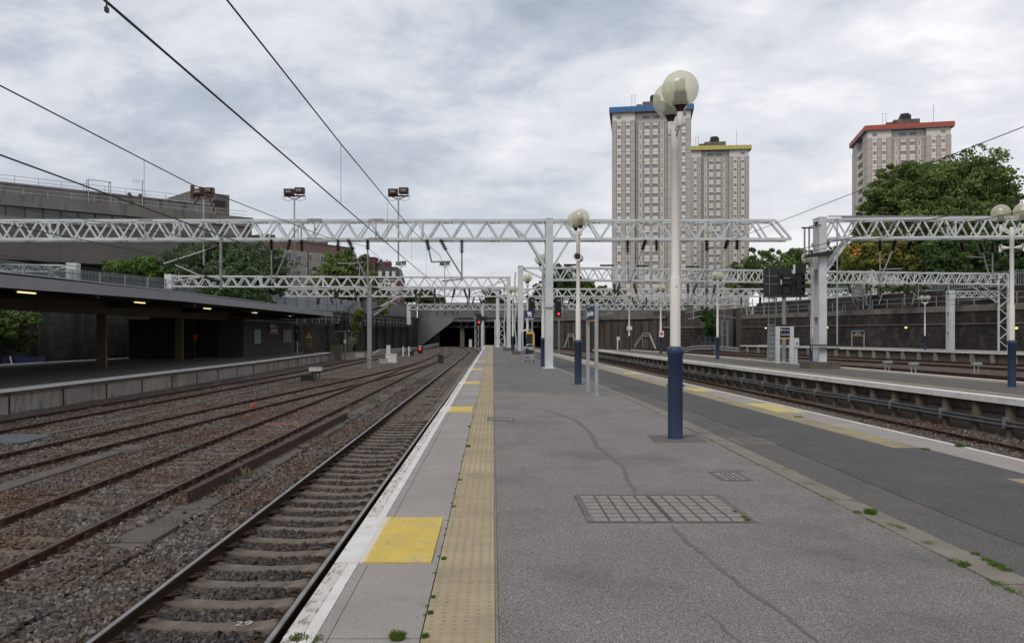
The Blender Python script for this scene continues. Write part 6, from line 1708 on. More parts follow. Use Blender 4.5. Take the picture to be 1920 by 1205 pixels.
# left signal pair
Y = 84.5; x = wx(646.5, Y)
t = thing('signal_post', 'unlit black signal pair on a grey post beyond the left platform ramp', 'signal', (x, Y, -1), 0, 'railway signals', org=True)
MB().tube([(x, Y+.3, -1.05), (x, Y+.3, wz(596, Y))], .10, 10).build('pole', 'steel_grey', t)
sig_head(t, wx(646, Y), Y, wz(619, Y), wz(600, Y), .55, .3, 3)
MB().box(wx(641, Y), wx(651, Y), Y, Y+.28, wz(599, Y), wz(591, Y)).build('theatre_box', 'black', t)
sig_head(t, wx(632, Y), Y, wz(619, Y), wz(606, Y), .5, .3, 2)
MB().box(wx(629, Y), wx(635, Y), Y-.3, Y-.02, wz(605.5, Y), wz(603.8, Y)).build('hood_edge', 'galv', t)
MB().box(wx(626, Y), wx(655, Y), Y+.1, Y+.5, wz(621.5, Y), wz(619.5, Y)).build('bracket', 'steel_grey', t)
MB().box(x-.13, x+.13, Y+.1, Y+.19, wz(644, Y), wz(637, Y)).build('number_plate', 'white_box', t)
mb = MB(); xl = wx(657, Y)
mb.bar((xl-.2, Y+.3, -1), (xl-.2, Y+.3, wz(628, Y)), .04); mb.bar((xl+.1, Y+.3, -1), (xl+.1, Y+.3, wz(622, Y)), .04)
z = -.8
while z < 1.6: mb.bar((xl-.2, Y+.3, z), (xl+.1, Y+.3, z), .03); z += .3
mb.build('ladder', 'steel_grey', t)
# platform-end signal on left platform (dark)
Y = 72.0; x = wx(556, Y)
t = thing('signal_post', 'dark unlit signal standing on the left platform before the warning board', 'signal', (x, Y, LZ), 0, 'railway signals', org=True)
MB().tube([(x, Y+.2, LZ), (x, Y+.2, 2.6)], .07, 8).build('pole', 'steel_grey', t)
sig_head(t, x, Y, wz(638, Y), wz(622, Y), .42, .25, 2); MB().box(x-.3, x+.3, Y, Y+.2, wz(619, Y), wz(609, Y)).build('theatre_box', 'black', t)
# small red ground signal
Y = 112.0; x = wx(787.5, Y)
t = thing('ground_signal', 'low black ground signal glowing red beside the white posts', 'signal', (x, Y, -1), 0, 'railway signals', org=True)
sig_head(t, x, Y, wz(664, Y), wz(650, Y), .55, .35, 2, 1, False)
MB().box(x-.2, x+.2, Y+.05, Y+.3, -1.1, wz(664.2, Y)).build('base', 'steel_grey', t)
MB().box(x-.2, x+.2, Y, Y+.2, wz(649.8, Y), wz(648.4, Y)).build('number_plate', 'white_box', t)
# white posts and boxes by the mast
for px, lab in ((756, 'left one of two white marker posts beside the red ground signal'), (767, 'right one of two white marker posts beside the red ground signal')):
    Y = 100.0; x = wx(px, Y)
    t = thing('marker_post', lab, 'post', (x, Y, -1), 0, 'white marker posts', org=True)
    MB().box(x-.08, x+.08, Y-.08, Y+.08, -1.05, wz(649.5, Y)).build('post', 'white_box', t)
    MB().box(x-.10, x+.3, Y-.03, Y+.03, wz(657.5, Y), wz(656, Y)).build('bracket', 'white_box', t)
def cabinet(px, py_top, py_bot, wpx, lab, m_='white_box', zb=-1.0):
    Y = F*(EYE-zb)/(py_bot-VPY); x = wx(px, Y); w_ = wpx*Y/F
    t = thing('equipment_cabinet', lab, 'cabinet', (x, Y, zb), 0, 'trackside cabinets', org=True)
    zt = wz(py_top, Y)
    MB().box(x-w_/2, x+w_/2, Y, Y+w_*.7, zb+.1*(zt-zb), zt-.05).build('body', m_, t)
    MB().box(x-w_/2-.04, x+w_/2+.04, Y-.04, Y+w_*.7+.04, zt-.048, zt).build('lid', m_, t)
    MB().box(x-w_/2+.05, x+w_/2-.05, Y+.05, Y+w_*.7-.05, zb-.05, zb+.1*(zt-zb)-.002).build('plinth', 'steel_grey', t)
cabinet(728, 647, 668, 7, 'tall white cabinet behind the low white benches')
cabinet(718, 672, 683, 14, 'low grey box standing right of the steel mast', 'galv')
cabinet(733, 663, 682, 20, 'wide white frame box in front of the tall white cabinet')
cabinet(674, 661, 671, 16, 'pale table like box on the ballast beyond the left ramp', 'galv')
cabinet(771, 655, 667, 9, 'dark small box between the white posts and the ground signal', 'black_panel')
cabinet(826, 665, 682, 10, 'round topped dark box between the rails of the second track', 'black_panel')
cabinet(882, 636, 652, 5, 'white narrow cabinet in front of the tunnel pier')
for px, py, lab in ((1664, 683, 'leftmost white box on legs between the far tracks'), (1713, 686, 'middle white box on legs between the far tracks'), (1831, 686, 'rightmost white box on legs between the far tracks')):
    Y = F*2.68/(py+9-VPY)*.9; x = wx(px, Y)
    t = thing('trackside_box', lab, 'trackside box', (x, Y, -1), 0, 'white boxes between the far tracks', org=True)
    zt = wz(py-7, Y); MB().box(x-.28, x+.28, Y-.15, Y+.15, zt-.16, zt).build('cabinet', 'galv', t)
    for dx in (-.15, .12): MB().box(x+dx-.03, x+dx+.03, Y-.03, Y+.03, -1.05, zt-.222).build('leg', 'galv', t)
for px, py, lab in ((1230, 660, 'small white box left of the island lamp by the ramp'), (1270, 652, 'white sign board beside the island ramp')):
    Y = 105.0; x = wx(px, Y)
    t = thing('trackside_box', lab, 'trackside box', (x, Y, -1), 0, 'white boxes between the far tracks', org=True)
    MB().box(x-.6, x+.6, Y-.1, Y+.1, wz(py+2, Y), wz(py-2, Y)).build('cabinet', 'white_box', t); MB().box(x-.4, x-.3, Y, Y+.1, -1.05, wz(py+2.1, Y)).build('leg', 'galv', t)
# blue gate and ramp by the ivy
Y = 122.0
t = thing('steel_gate', 'blue steel access gate and frame below the hanging ivy', 'gate', (wx(1330, Y), Y, -1), org=True)
mb = MB()
for px in (1322, 1332, 1342, 1352): mb.box(wx(px, Y)-.05, wx(px, Y)+.05, Y, Y+.08, -1, wz(631, Y))
for py in (632, 641): mb.box(wx(1320, Y), wx(1353, Y), Y+.01, Y+.07, wz(py, Y)-.04, wz(py, Y)+.04)
mb.build('railing', 'gate_blue', t)
mb = MB()
for px in (1354, 1364): mb.box(wx(px, Y)-.16, wx(px, Y)+.16, Y, Y+.3, -1, wz(600, Y))
for py in (602, 615, 628): mb.box(wx(1354, Y), wx(1364, Y), Y+.05, Y+.15, wz(py, Y)-.06, wz(py, Y)+.06)
mb.build('frame', 'fence_steel', t)

# luggage trolleys
t = thing('luggage_trolley', 'chrome luggage trolley with blue handle parked on our platform', 'luggage trolley', (2.17, 48.7, 0), 0)
def arc(x0, x1, y, z0, z1, n_=10):
    c = (x0+x1)/2; r_ = (x1-x0)/2
    return [(x0, y, z0)] + [(c - r_*math.cos(math.pi*i/n_), y, z1-r_+r_*math.sin(math.pi*i/n_)) for i in range(n_+1)] + [(x1, y, z0)]
MB().tube(arc(-.30, .30, 0, .12, 1.06), .022, 8).build('frame', 'chrome', t)
MB().tube([(-.22, -.04, .97), (0, -.05, 1.0), (.22, -.04, .97)], .035, 8).build('handle', 'blue_plastic', t)
MB().box(-.22, .22, -.03, -.01, .80, .92).build('bag_shelf', 'chrome', t)
MB().box(-.24, .24, -.05, -.035, .52, .72).build('advert_panel', 'black_panel', t)
mb = MB()
for z in (.44, .30, .20): mb.bar((-.26, -.04, z), (.26, -.04, z), .03)
for x in (-.2, -.1, 0, .1, .2): mb.bar((x, -.04, .18), (x, .55, .14), .02)
mb.box(-.22, .22, -.06, -.03, .36, .46)
mb.build('basket', 'chrome', t)
for x, y in ((-.24, -.06), (.24, -.06), (0, .5)):
    o = MB().lathe([(.07, -.02), (.075, -.01), (.075, .01), (.07, .02)], n=14).build('wheel', 'rubber', t); o.rotation_euler = (0, R(90), 0); o.location = (x, y, .078)
t = thing('trolley_rack', 'tall chrome hoop rails with a yellow framed notice behind the trolley', 'trolley rack', (2.2, 50.5, 0), 0)
MB().tube(arc(-.40, .34, 0, 0, 1.95, 12), .025, 8).build('hoop', 'chrome', t)
MB().tube(arc(-.40, .34, 1.6, 0, 1.95, 12), .025, 8).build('hoop', 'chrome', t)
for z in (.45, .98): MB().bar((-.40, 0, z), (-.40, 1.6, z), .03).bar((.34, 0, z), (.34, 1.6, z), .03).build('side_rail', 'chrome', t)
MB().box(-.13, .33, .3, .34, .98, 1.78).build('board', 'plywood', t)
n_ = MB().box(-.13, .33, .28, .298, 1.66, 1.80).box(.25, .33, .28, .298, .98, 1.655).build('yellow_border', 'sign_yellow', t)
MB().box(-.12, .24, .27, .296, 1.0, 1.65).build('notice', 'black_panel', t)

# ================================================================== TOWERS
def tower(label, cx, Y, rz, ztop, wdt, storeys, sh, band_m, zbase, seed, joint='tower_joint'):
    rnd = random.Random(seed)
    t = thing('tower_block', label, 'tower block', (cx, Y, zbase), rz, 'concrete tower blocks')
    H_ = ztop - zbase; W2 = wdt/2; wing = wdt*.29; zt = H_-1.0
    body = MB()
    body.box(-W2+wing, W2-wing, 1.2, wdt, 0, zt)                # centre, recessed
    for s_ in (-1, 1):
        x0, x1 = (-W2, -W2+wing) if s_ < 0 else (W2-wing, W2)
        body.box(x0, x1, 0, wdt*.30, 0, zt)
        body.box(x0, x1, wdt*.70, wdt, 0, zt)
        ins = 1.2
        body.box((x0+ins if s_ < 0 else x0), (x1 if s_ < 0 else x1-ins), wdt*.30, wdt*.70, 0, zt)
    body.build('wall', 'tower_wall', t)
    rib = MB(); pan = MB(); jn = MB()
    z_lo, z_hi = 0, zt-2.6
    for s_ in (-1, 1):
        c0 = s_*(W2-wing/2)
        # tan ribs, windows sit in the cream strips between
        for u0, u1 in ((-.5, -.32), (-.08, .08), (.30, .5)):
            rib.box(c0+u0*wing*1.0, c0+u1*wing, -.12, -.001, z_lo, z_hi+.6)
        for u0, u1 in ((-.315, -.085), (.085, .295)):
            pan.box(c0+u0*wing, c0+u1*wing, -.05, -.0015, z_lo, z_hi)
            for xe in (u0, u1): jn.box(c0+xe*wing-.06, c0+xe*wing+.06, -.125, -.05, z_lo, z_hi)
        for u0, u1 in ((0.0, .16), (.42, .58), (.84, 1.0)):     # left and right sides
            xa = s_*W2; yy0, yy1 = u0*wdt*.3, u1*wdt*.3
            rib.box(xa, xa+s_*.12, yy0+.001, yy1, z_lo, z_hi+.6)
            rib.box(xa, xa+s_*.12, wdt*.7+yy0, wdt*.7+yy1-.001, z_lo, z_hi+.6)
    cw_ = wdt-2*wing; x0 = -W2+wing
    for u0, u1 in ((0.02, .10), (.90, .98), (.24, .28), (.47, .53), (.72, .76)):
        rib.box(x0+u0*cw_, x0+u1*cw_, 1.06 if (u0 < .1 or u0 > .85) else 1.0, 1.199, z_lo, z_hi)
        for xe in (u0, u1): jn.box(x0+xe*cw_-.05, x0+xe*cw_+.05, .97, 1.0, z_lo, z_hi)
    for u0, u1 in ((.285, .465), (.535, .715)): pan.box(x0+u0*cw_, x0+u1*cw_, 1.12, 1.198, z_lo, z_hi)
    rib.build('rib', 'tower_rib', t); pan.build('cream_panel', 'tower_panel', t)
    for i in range(storeys):
        z = z_hi - i*sh
        if z < 0: break
        for s_ in (-1, 1):
            c0 = s_*(W2-wing/2); jn.box(c0-wing/2, c0+wing/2, -.14, -.121, z-.06, z)
            jn.box(s_*(W2+.12), s_*(W2+.135), 0, wdt*.3, z-.06, z)
        jn.box(x0+.03*cw_, x0+.97*cw_, .955, .97, z-.05, z)
    jn.build('joint_line', joint, t)
    # windows
    spots = []
    for i in range(storeys):
        z = z_hi - i*sh - 1.75
        if z < 1: break
        for s_ in (-1, 1):
            c0 = s_*(W2-wing/2)
            for u_ in (-.20, .19): spots.append((c0+u_*wing, -.06, z, 's'))
        for u_ in (.375, .625): spots.append((x0+u_*cw_, 1.10, z, 'w'))
    def winmesh(w_, h_):
        f_ = MB(); f_.box(-w_/2, w_/2, -.09, 0, 0, .12).box(-w_/2, w_/2, -.09, 0, h_-.1, h_).box(-w_/2, -w_/2+.12, -.09, 0, .121, h_-.101).box(w_/2-.12, w_/2, -.09, 0, .121, h_-.101)
        g_ = MB().box(-w_/2+.121, w_/2-.121, -.05, -.01, .121, h_-.101); return f_, g_
    protos = {}; restf = MB(); restg = MB()
    for k, (x, y, z, kd) in enumerate(spots):
        w_, h_ = ((.98, .98) if kd == 's' else (1.62, .95))
        if k < 100:
            if kd not in protos:
                f_, g_ = winmesh(w_, h_); a_ = f_.build('window', 'win_frame', t); b2 = g_.build('pane', 'win_glass', a_)
                protos[kd] = (a_.data, b2.data)
            else:
                a_ = bpy.data.objects.new('window', protos[kd][0]); COL.objects.link(a_); a_.parent = t
                b2 = bpy.data.objects.new('pane', protos[kd][1]); COL.objects.link(b2); b2.parent = a_
            a_.location = (x, y, z)
        else:
            restf.box(x-w_/2, x+w_/2, y-.06, y, z, z+h_); restg.box(x-w_/2+.12, x+w_/2-.12, y-.08, y-.061, z+.12, z+h_-.1)
    if restf.v:
        o = restf.build('lower_windows', 'win_frame', t); o['kind'] = 'stuff'; o = restg.build('lower_panes', 'win_glass', t); o['kind'] = 'stuff'
    sl_ = MB()
    for i in range(storeys):
        z = z_hi - i*sh - 1.9
        if z < 1: break
        for u_ in (.17, .83): sl_.box(x0+u_*cw_-.12, x0+u_*cw_+.12, 1.12, 1.19, z, z+1.3)
    sl_.build('slit_windows', 'win_glass', t)['kind'] = 'stuff'
    # top storey windows
    for x, w_ in ((-W2+wing*.3, 1.2), (x0+cw_*.36, 2.0), (x0+cw_*.64, 2.0), (W2-wing*.3, 1.2)):
        yy = -.05 if abs(x) > W2-wing else 1.15
        o = MB().box(x-w_/2, x+w_/2, yy-.02, yy, zt-1.5, zt-.7).build('window', 'win_glass', t)
    # side balconies (left side)
    bl = MB(); bd = MB()
    for i in range(storeys):
        z = z_hi - i*sh - 1.2
        if z < 1: break
        bl.box(-W2+.1, -W2+1.19, wdt*.32, wdt*.68, z-.9, z+.15); bd.box(-W2+1.12, -W2+1.195, wdt*.34, wdt*.66, z+.152, z+1.4)
    bl.build('balconies', 'tower_panel', t)['kind'] = 'stuff'; bd.build('balcony_openings', 'black_panel', t)['kind'] = 'stuff'
    ov = .8
    MB().box(-W2-ov, W2+ov, -ov, wdt+ov, zt, zt+.25).build('eaves', 'tower_joint', t)
    rf = MB().box(-W2-ov-.05, W2+ov+.05, -ov-.05, wdt+ov+.05, zt+.253, zt+1.55).build('roof_band', band_m, t)
    tl_ = MB(); x = -W2-ov
    while x < W2+ov: tl_.box(x, x+.06, -ov-.07, -ov-.051, zt+.26, zt+1.55); x += .9
    tl_.box(-W2-ov, W2+ov, -ov-.075, -ov-.071, zt+.88, zt+.93)
    tl_.build('band_joints', 'tower_joint', t)
    MB().box(-W2*.22, W2*.42, wdt*.3, wdt*.6, zt+1.553, zt+4.6).box(-W2*.38, -W2*.23, wdt*.35, wdt*.5, zt+1.553, zt+4.2).build('plant_room', 'box_concrete', t)
    MB().box(-.2, 2.6, wdt*.35, wdt*.5, zt+4.603, zt+6.2).lathe([(1.5, zt+6.203), (1.3, zt+6.8)], (1.2, wdt*.42), 12).build('vent_housing', 'black', t)
    for xa_ in (-W2*.5, -W2*.42, W2*.75):
        mb = MB(); mb.tube([(xa_, wdt*.3, zt+1.55), (xa_, wdt*.3, zt+7.4+xa_*.15)], .06, 5); mb.bar((xa_-.5, wdt*.3, zt+6.6), (xa_+.5, wdt*.3, zt+6.6), .05); mb.build('aerial', 'steel_grey', t)
    return t
def tower_at(label, pxl, pxr, pyt, Yf, rz, band_m, seed, joint='tower_joint'):
    xl, xr = wx(pxl, Yf), wx(pxr, Yf); zt = wz(pyt, Yf)
    wdt = (xr-xl)/math.cos(rz)*1.0
    return tower(label, (xl+xr)/2, Yf, rz, zt, wdt, 22, 2.66, band_m, 5.0, seed, joint)
tower_at('tall concrete tower block with a blue roof band behind the big lamp', 1150, 1292, 203, 226, R(-10), 'band_blue', 1)
tower_at('concrete tower block with a yellow roof band right of the big lamp', 1280, 1402, 277, 283, R(-6), 'band_yellow', 2)
tower_at('concrete tower block with a red roof band behind the large plane tree', 1634, 1774, 236, 243, R(-13), 'band_orange', 3, 'tower_joint_red')

# ================================================================== LEFT BUILDINGS
bx = thing('brick_building', 'long brutalist brick and concrete block with window band at upper left', 'building', (-65.4, 109.7, 4.9), R(41.9))
zb = 4.9
def bb(mb, x0, x1, y0, y1, z0, z1): return mb.box(x0, x1, y0, y1, z0-zb, z1-zb)
bb(MB(), -60, 35.6, 0.0, 26, 11.6, 17.1).build('wall', 'bld_brick', bx)
bb(MB(), -58, 34.5, 3.0, 25, 4.9, 11.59).build('ground_floor', 'black_panel', bx)
bb(MB(), -60, 18.3, .45, 26, 17.105, 18.79).build('window_recess', 'bld_mullion', bx)
x = -60.0; k_ = 0
while x < 18:
    o = bb(MB(), x+.08, x+2.1, .34, .445, 17.35, 18.72).build('window', 'bld_glass', bx); x += 2.25
bb(MB(), 18.32, 35.6, 0.02, 26, 17.105, 18.79).build('wall', 'bld_brick', bx)
bb(MB(), -60.2, 35.7, -.28, 26, 18.795, 20.35).build('concrete_band', 'bld_concrete', bx)
bb(MB(), -60.2, 18.6, -.22, .44, 16.85, 17.35).build('ledge', 'bld_concrete', bx)
bb(MB(), 23, 34, -.05, -.001, 17.2, 18.6).build('louvre_panel', 'bld_concrete', bx)
bb(MB(), -60, 31.2, 5, 22, 20.355, 22.55).build('upper_band', 'bld_concrete', bx)
bb(MB(), -60, 31.5, 4.8, 5.0, 22.555, 22.72).build('capping', 'lip_metal', bx)
bb(MB(), 30.6, 31.6, 4.9, 22, 20.355, 21.4).build('step', 'bld_concrete', bx)
bb(MB(), 28.8, 35.4, 8, 20.4, 20.36, 25.0).build('roof_box', 'box_concrete', bx)
bb(MB(), 32.6, 34.6, 7.9, 7.99, 23.0, 23.9).build('louvre_opening', 'black', bx)
bb(MB(), 31.7, 33.6, 5.5, 7.9, 20.36, 22.3).build('roof_step', 'box_concrete', bx)
mb = MB()
for zr, y0 in ((23.8, 6.0), (21.45, 1.0)):
    for dz in (0, -.55): mb.bar((-60, y0, zr+dz-zb), (30.5 if y0 > 3 else 35.3, y0, zr+dz-zb), .06)
    x = -60
    while x < 31: mb.box(x-.03, x+.03, y0-.03, y0+.03, (22.55 if y0 > 3 else 20.35)-zb, zr-zb); x += 3.0
mb.build('roof_railing', 'galv', bx)
mb = MB()
for x in (12.3, 15.4): mb.bar((x, 4.7, 20.4-zb), (x, 4.7, 24.3-zb), .10); mb.bar((x, 5.6, 20.4-zb), (x, 5.6, 24.3-zb), .10); mb.bar((x, 4.7, 24.3-zb), (x, 5.6, 24.3-zb), .10)
mb.bar((12.3, 4.7, 24.3-zb), (15.4, 4.7, 24.3-zb), .10)
mb.build('access_ladder', 'galv', bx)
mb = MB()
for x in (17.6, 19.2): mb.tube([(x, 2.5, 20.4-zb), (x, 2.5, 22.2-zb), (x-.4, 2.5, 22.6-zb)], .28, 10)
mb.build('vent_pipe', 'box_concrete', bx)
for x, h_, hz_ in ((18.9, 24.6, 1), (-5, 23, 0)):
    mb = MB(); mb.tube([(x, 1.5, 18.0-zb if hz_ else 20.4-zb), (x, 1.5, h_-zb)], .07, 6)
    if hz_:
        mb.bar((x-1.4, 1.5, 24.3-zb), (x+.2, 1.5, 24.4-zb), .05); mb.bar((x-1.5, 1.5, 23.1-zb), (x, 1.5, 23.1-zb), .05)
        for d in (-1.3, -.9, -.5): mb.bar((x+d, 1.5, 24.0-zb), (x+d, 1.5, 24.8-zb), .04)
    mb.build('aerial', 'galv', bx)
mb = MB()
for x in (-2, 7.2, 24): mb.box(x-.05, x+.05, -.04, -.005, 11.7-zb, 17.0-zb)
mb.build('down_pipe', 'bld_mullion', bx)

# beige flats
fl = thing('block_of_flats', 'beige block of flats with a dull red top band behind the trees', 'building', (-41.5, 139, 4.9), math.atan2(31, 20.5))
Lf = 26.0; hf = 18.2-4.9
MB().box(-8, Lf, 0, 12, 0, hf-1.5).build('wall', 'render_beige', fl)
MB().box(-8, Lf, -.05, 12, hf-1.5+.002, hf).build('roof_band', 'band_red', fl)
MB().box(-8.2, Lf+.2, -.25, 12.2, hf+.002, hf+.15).build('coping', 'tower_joint', fl)
for x0 in (6, 13, 19): MB().box(x0, x0+2.2, 2, 5, hf+.153, hf+1.0).build('roof_vent', 'box_concrete', fl)
for r_ in range(4):
    z = hf-3.3-2.6*r_
    x = -6.0; k = 0
    while x < Lf-2:
        w_ = (1.6, .8, 1.3, 1.6, .8)[k % 5]; f_ = MB().box(x, x+w_, -.06, .0-.002, z, z+1.35 if w_ > 1 else z+.9).build('window', 'trim_white', fl)
        for q in range(2 if w_ > 1 else 1):
            n2 = 2 if w_ > 1 else 1
            MB().box(x+.1+q*(w_-.1)/n2, x+(q+1)*(w_-.1)/n2, -.09, -.061, z+.1, (z+1.25 if w_ > 1 else z+.8)).build('pane', 'bld_glass', f_)
        x += (3.1, 2.2, 3.4, 3.2, 2.6)[k % 5]; k += 1
mb = MB()
for x in (4.5, 14, 21): mb.box(x, x+.15, -.12, -.002, 0, hf-1.6)
mb.build('down_pipe', 'black_panel', fl)
for r_ in range(4):
    for x in (9.6, 22.2):
        z = hf-3.9-2.6*r_; b = MB().box(x, x+1.8, -.9, -.005, z-.15, z).build('balcony', 'box_concrete', fl)
        m2 = MB(); m2.box(x, x+1.8, -.92, -.88, z+.9, z+.97)
        for q in range(8): m2.box(x+.05+q*.24, x+.09+q*.24, -.92, -.88, z, z+.9)
        m2.build('balustrade', 'black_panel', b)

# red mansion block
Y = 165.0; xl, xr = wx(672, Y), wx(750, Y)
mn = thing('mansion_block', 'red brick mansion with slate roof, chimneys and white dormers by the green tree', 'building', ((xl+xr)/2, Y, 4.9), 0, org=True)
MB().box(xl+3, xr, Y, Y+9, 4.9, wz(524, Y)).build('wall', 'brick_red', mn)
zr0, zr1 = wz(524, Y), wz(500, Y)
MB().prism_y([(xl+3, zr0+.002), (xr+.1, zr0+.002), (xr-.6, zr1), (xl+3.2, zr1)], Y+.2, Y+8.8).build('roof', 'slate', mn)
rf_ = MB(); rf_.prism_y([(xl+3.1, zr1+.002), (xr-3.1, zr1+.002), (xl+4.2, wz(487, Y))], Y+.5, Y+8).build('gable_roof', 'slate', mn)
MB().box(xl+.2, xl+3.4, Y-.5, Y+3, 4.9, wz(484, Y)).box(xl+.1, xl+3.5, Y-.6, Y+3.1, wz(484, Y)+.002, wz(482.3, Y)).build('chimney_stack', 'brick_red', mn)
MB().box(wx(714, Y), wx(729, Y), Y+3, Y+5, wz(502, Y), wz(489, Y)).box(wx(706, Y), wx(713, Y), Y+3, Y+5, wz(502, Y), wz(486, Y)).build('chimney_stack', 'brick_red', mn)
mb = MB()
for px, py in ((698, 480), (703, 480), (708, 483), (711, 483), (717, 486), (721, 484), (725, 486), (728, 487)):
    mb.lathe([(.18, wz(py+7, Y)), (.14, wz(py+1, Y)), (.2, wz(py, Y))], (wx(px, Y), Y+4), 8)
mb.build('chimney_pots', 'black_panel', mn)
for px in (713, 726.5, 738.5):
    x = wx(px, Y); d = MB().box(x-.34, x+.34, Y-.4, Y+1.5, wz(521, Y), wz(508.5, Y)).build('dormer', 'trim_white', mn)
    MB().box(x-.24, x+.24, Y-.44, Y-.405, wz(520, Y), wz(510, Y)).build('pane', 'bld_glass', d)
    MB().prism_y([(x-.5, wz(508.4, Y)), (x+.5, wz(508.4, Y)), (x, wz(504.5, Y))], Y-.5, Y+1.5).build('pediment', 'trim_white', d)
for px in (713, 726.5, 738.5):
    for py in (533, 545, 555):
        x = wx(px, Y); w_ = MB().box(x-.42, x+.42, Y-.06, Y-.002, wz(py+4, Y), wz(py-4, Y)).build('window', 'trim_white', mn)
        MB().box(x-.3, x+.3, Y-.09, Y-.061, wz(py+3, Y), wz(py-3, Y)).build('pane', 'bld_glass', w_)
MB().box(xl+2.9, xr+.1, Y-.15, Y-.002, wz(526, Y), wz(524.2, Y)).build('cornice', 'trim_white', mn)
# low brick building far right behind trees
b3 = thing('brick_house', 'reddish brick house glimpsed between the trees at the right edge', 'building', (73, 118, 6.2), 0)
MB().box(-6, 8, 0, 8, 0, 8.5).build('wall', 'brick_red', b3)
MB().box(-6.3, 8.3, -.3, 8.3, 8.502, 8.9).build('parapet', 'trim_white', b3)
for x in (-3.5, 0, 3.5): MB().box(x-.5, x+.5, -.05, -.002, 4.6, 6.4).build('window', 'bld_glass', b3)

# ================================================================== TREES
def foliage(lobes, n, leaf, rng, shell=.55):
    tot = sum(a_[3]*a_[4]*a_[5] for a_ in lobes) ; vs_ = []; 
    for (cx, cy, cz, rx, ry, rz_) in lobes:
        k = int(n*rx*ry*rz_/tot)
        # sub clumps on the lobe surface give uneven outline
        nc = max(12, k//75)
        d = rng.normal(size=(nc, 3)); d /= np.linalg.norm(d, axis=1)[:, None]
        rr = rng.uniform(.55, 1.14, (nc, 1))
        cl_ = d*rr*np.array([rx, ry, rz_]) + np.array([cx, cy, cz])
        cr_ = rng.uniform(.10, .27, nc)*min(rx, ry, rz_)
        idx = rng.integers(0, nc, k)
        e_ = rng.normal(size=(k, 3)); e_ /= np.linalg.norm(e_, axis=1)[:, None]
        p = cl_[idx] + e_*(cr_[idx]*rng.uniform(.35, 1.0, k)**.6)[:, None]*np.array([1.15, 1.15, .8])
        # some leaves in the interior
        ki = k//4
        di = rng.normal(size=(ki, 3)); di /= np.linalg.norm(di, axis=1)[:, None]
        pi_ = di*rng.uniform(.2, .85, (ki, 1))*np.array([rx, ry, rz_]) + np.array([cx, cy, cz])
        vs_.append(p); vs_.append(pi_)
    P = np.vstack(vs_); k = len(P)
    a_ = rng.normal(size=(k, 3)); a_ /= np.linalg.norm(a_, axis=1)[:, None]
    b_ = np.cross(a_, rng.normal(size=(k, 3))); b_ /= np.linalg.norm(b_, axis=1)[:, None]
    s_ = leaf*rng.uniform(.55, 1.3, (k, 1))
    a_ = a_*s_; b_ = b_*s_*.62
    V_ = np.stack([P-a_, P-b_*.9, P+a_, P+b_], 1).reshape(-1, 3)
    return V_, np.arange(4*k).reshape(-1, 4)
def tree(label, base, lobes, n, leaf, m, seed, trunk=.3, group='trees beyond the walls', name='tree', limbs=5):
    rng = np.random.default_rng(seed); rnd = random.Random(seed)
    t = thing(name, label, 'tree' if name != 'shrub' else 'shrub', base, 0, group)
    L_ = [(a_[0]-base[0], a_[1]-base[1], a_[2]-base[2], *a_[3:]) for a_ in lobes]
    V_, F_ = foliage(L_, n, leaf, rng)
    mesh_np('crown' if name != 'shrub' else 'foliage', V_, F_, m, t)
    mb = MB(); top = max(a_[2] for a_ in L_); cx = sum(a_[0] for a_ in L_)/len(L_)*.3
    mb.tube([(0, 0, -.1), (cx*.3, 0, top*.35), (cx, 0, top*.8)], trunk, 8, r1=trunk*.4)
    for a_ in L_[:limbs]:
        mb.tube([(cx*.3, 0, top*.33), ((a_[0]+cx)*.45, a_[1]*.5, (top*.35+a_[2])*.55), (a_[0], a_[1], a_[2]+a_[5]*.3)], trunk*.45, 6, r1=trunk*.1)
    mb.build('trunk' if name != 'shrub' else 'stem', 'bark', t)
    return t
def lobe(px, py, rpx, rpy, Y, ry=None):
    s_ = Y/F; return (wx(px, Y), Y + random.uniform(-1, 1), wz(py, Y), rpx*s_, (ry or rpx*s_), rpy*s_)
Y = 112
tree('large spreading plane tree in full leaf in front of the red topped tower', (wx(1770, Y), Y, 6.2),
     [lobe(1690, 420, 70, 72, Y), lobe(1752, 372, 78, 68, Y), lobe(1820, 352, 72, 66, Y), lobe(1868, 418, 50, 66, Y), lobe(1770, 450, 110, 60, Y), lobe(1662, 375, 44, 42, Y), lobe(1710, 340, 50, 40, Y), lobe(1640, 430, 34, 48, Y), lobe(1850, 470, 60, 50, Y), lobe(1660, 470, 42, 40, Y)], 120000, .24, 'leaf_plane', 1, .55)
Y = 100
tree('smaller tree turning orange and yellow right of the square island column', (wx(1650, Y), Y, 6.2), [lobe(1632, 482, 42, 28, Y), lobe(1680, 478, 40, 30, Y), lobe(1600, 490, 30, 26, Y), lobe(1700, 500, 30, 24, Y)], 14000, .20, 'leaf_autumn', 2, .2)
tree('dark leafy tree below the plane tree behind the right gantry', (wx(1800, 99), 99, 6.2), [lobe(1760, 490, 50, 44, 99), lobe(1810, 492, 50, 44, 99), lobe(1725, 505, 34, 30, 99)], 15000, .22, 'leaf_dark', 3, .25)
tree('dark tree at the right edge of the picture below the globes', (wx(1900, 95), 95, 6.2), [lobe(1890, 490, 42, 48, 95), lobe(1935, 470, 50, 60, 95), lobe(1870, 515, 34, 30, 95)], 13000, .22, 'leaf_dark', 4, .25)
tree('green tree between the yellow topped tower and the signal cluster', (wx(1425, 160), 160, 6.2), [lobe(1415, 498, 36, 28, 160), lobe(1448, 496, 32, 26, 160), lobe(1388, 508, 22, 20, 160), lobe(1425, 532, 60, 22, 160), lobe(1475, 528, 40, 22, 160)], 11000, .30, 'leaf_plane', 5, .3)
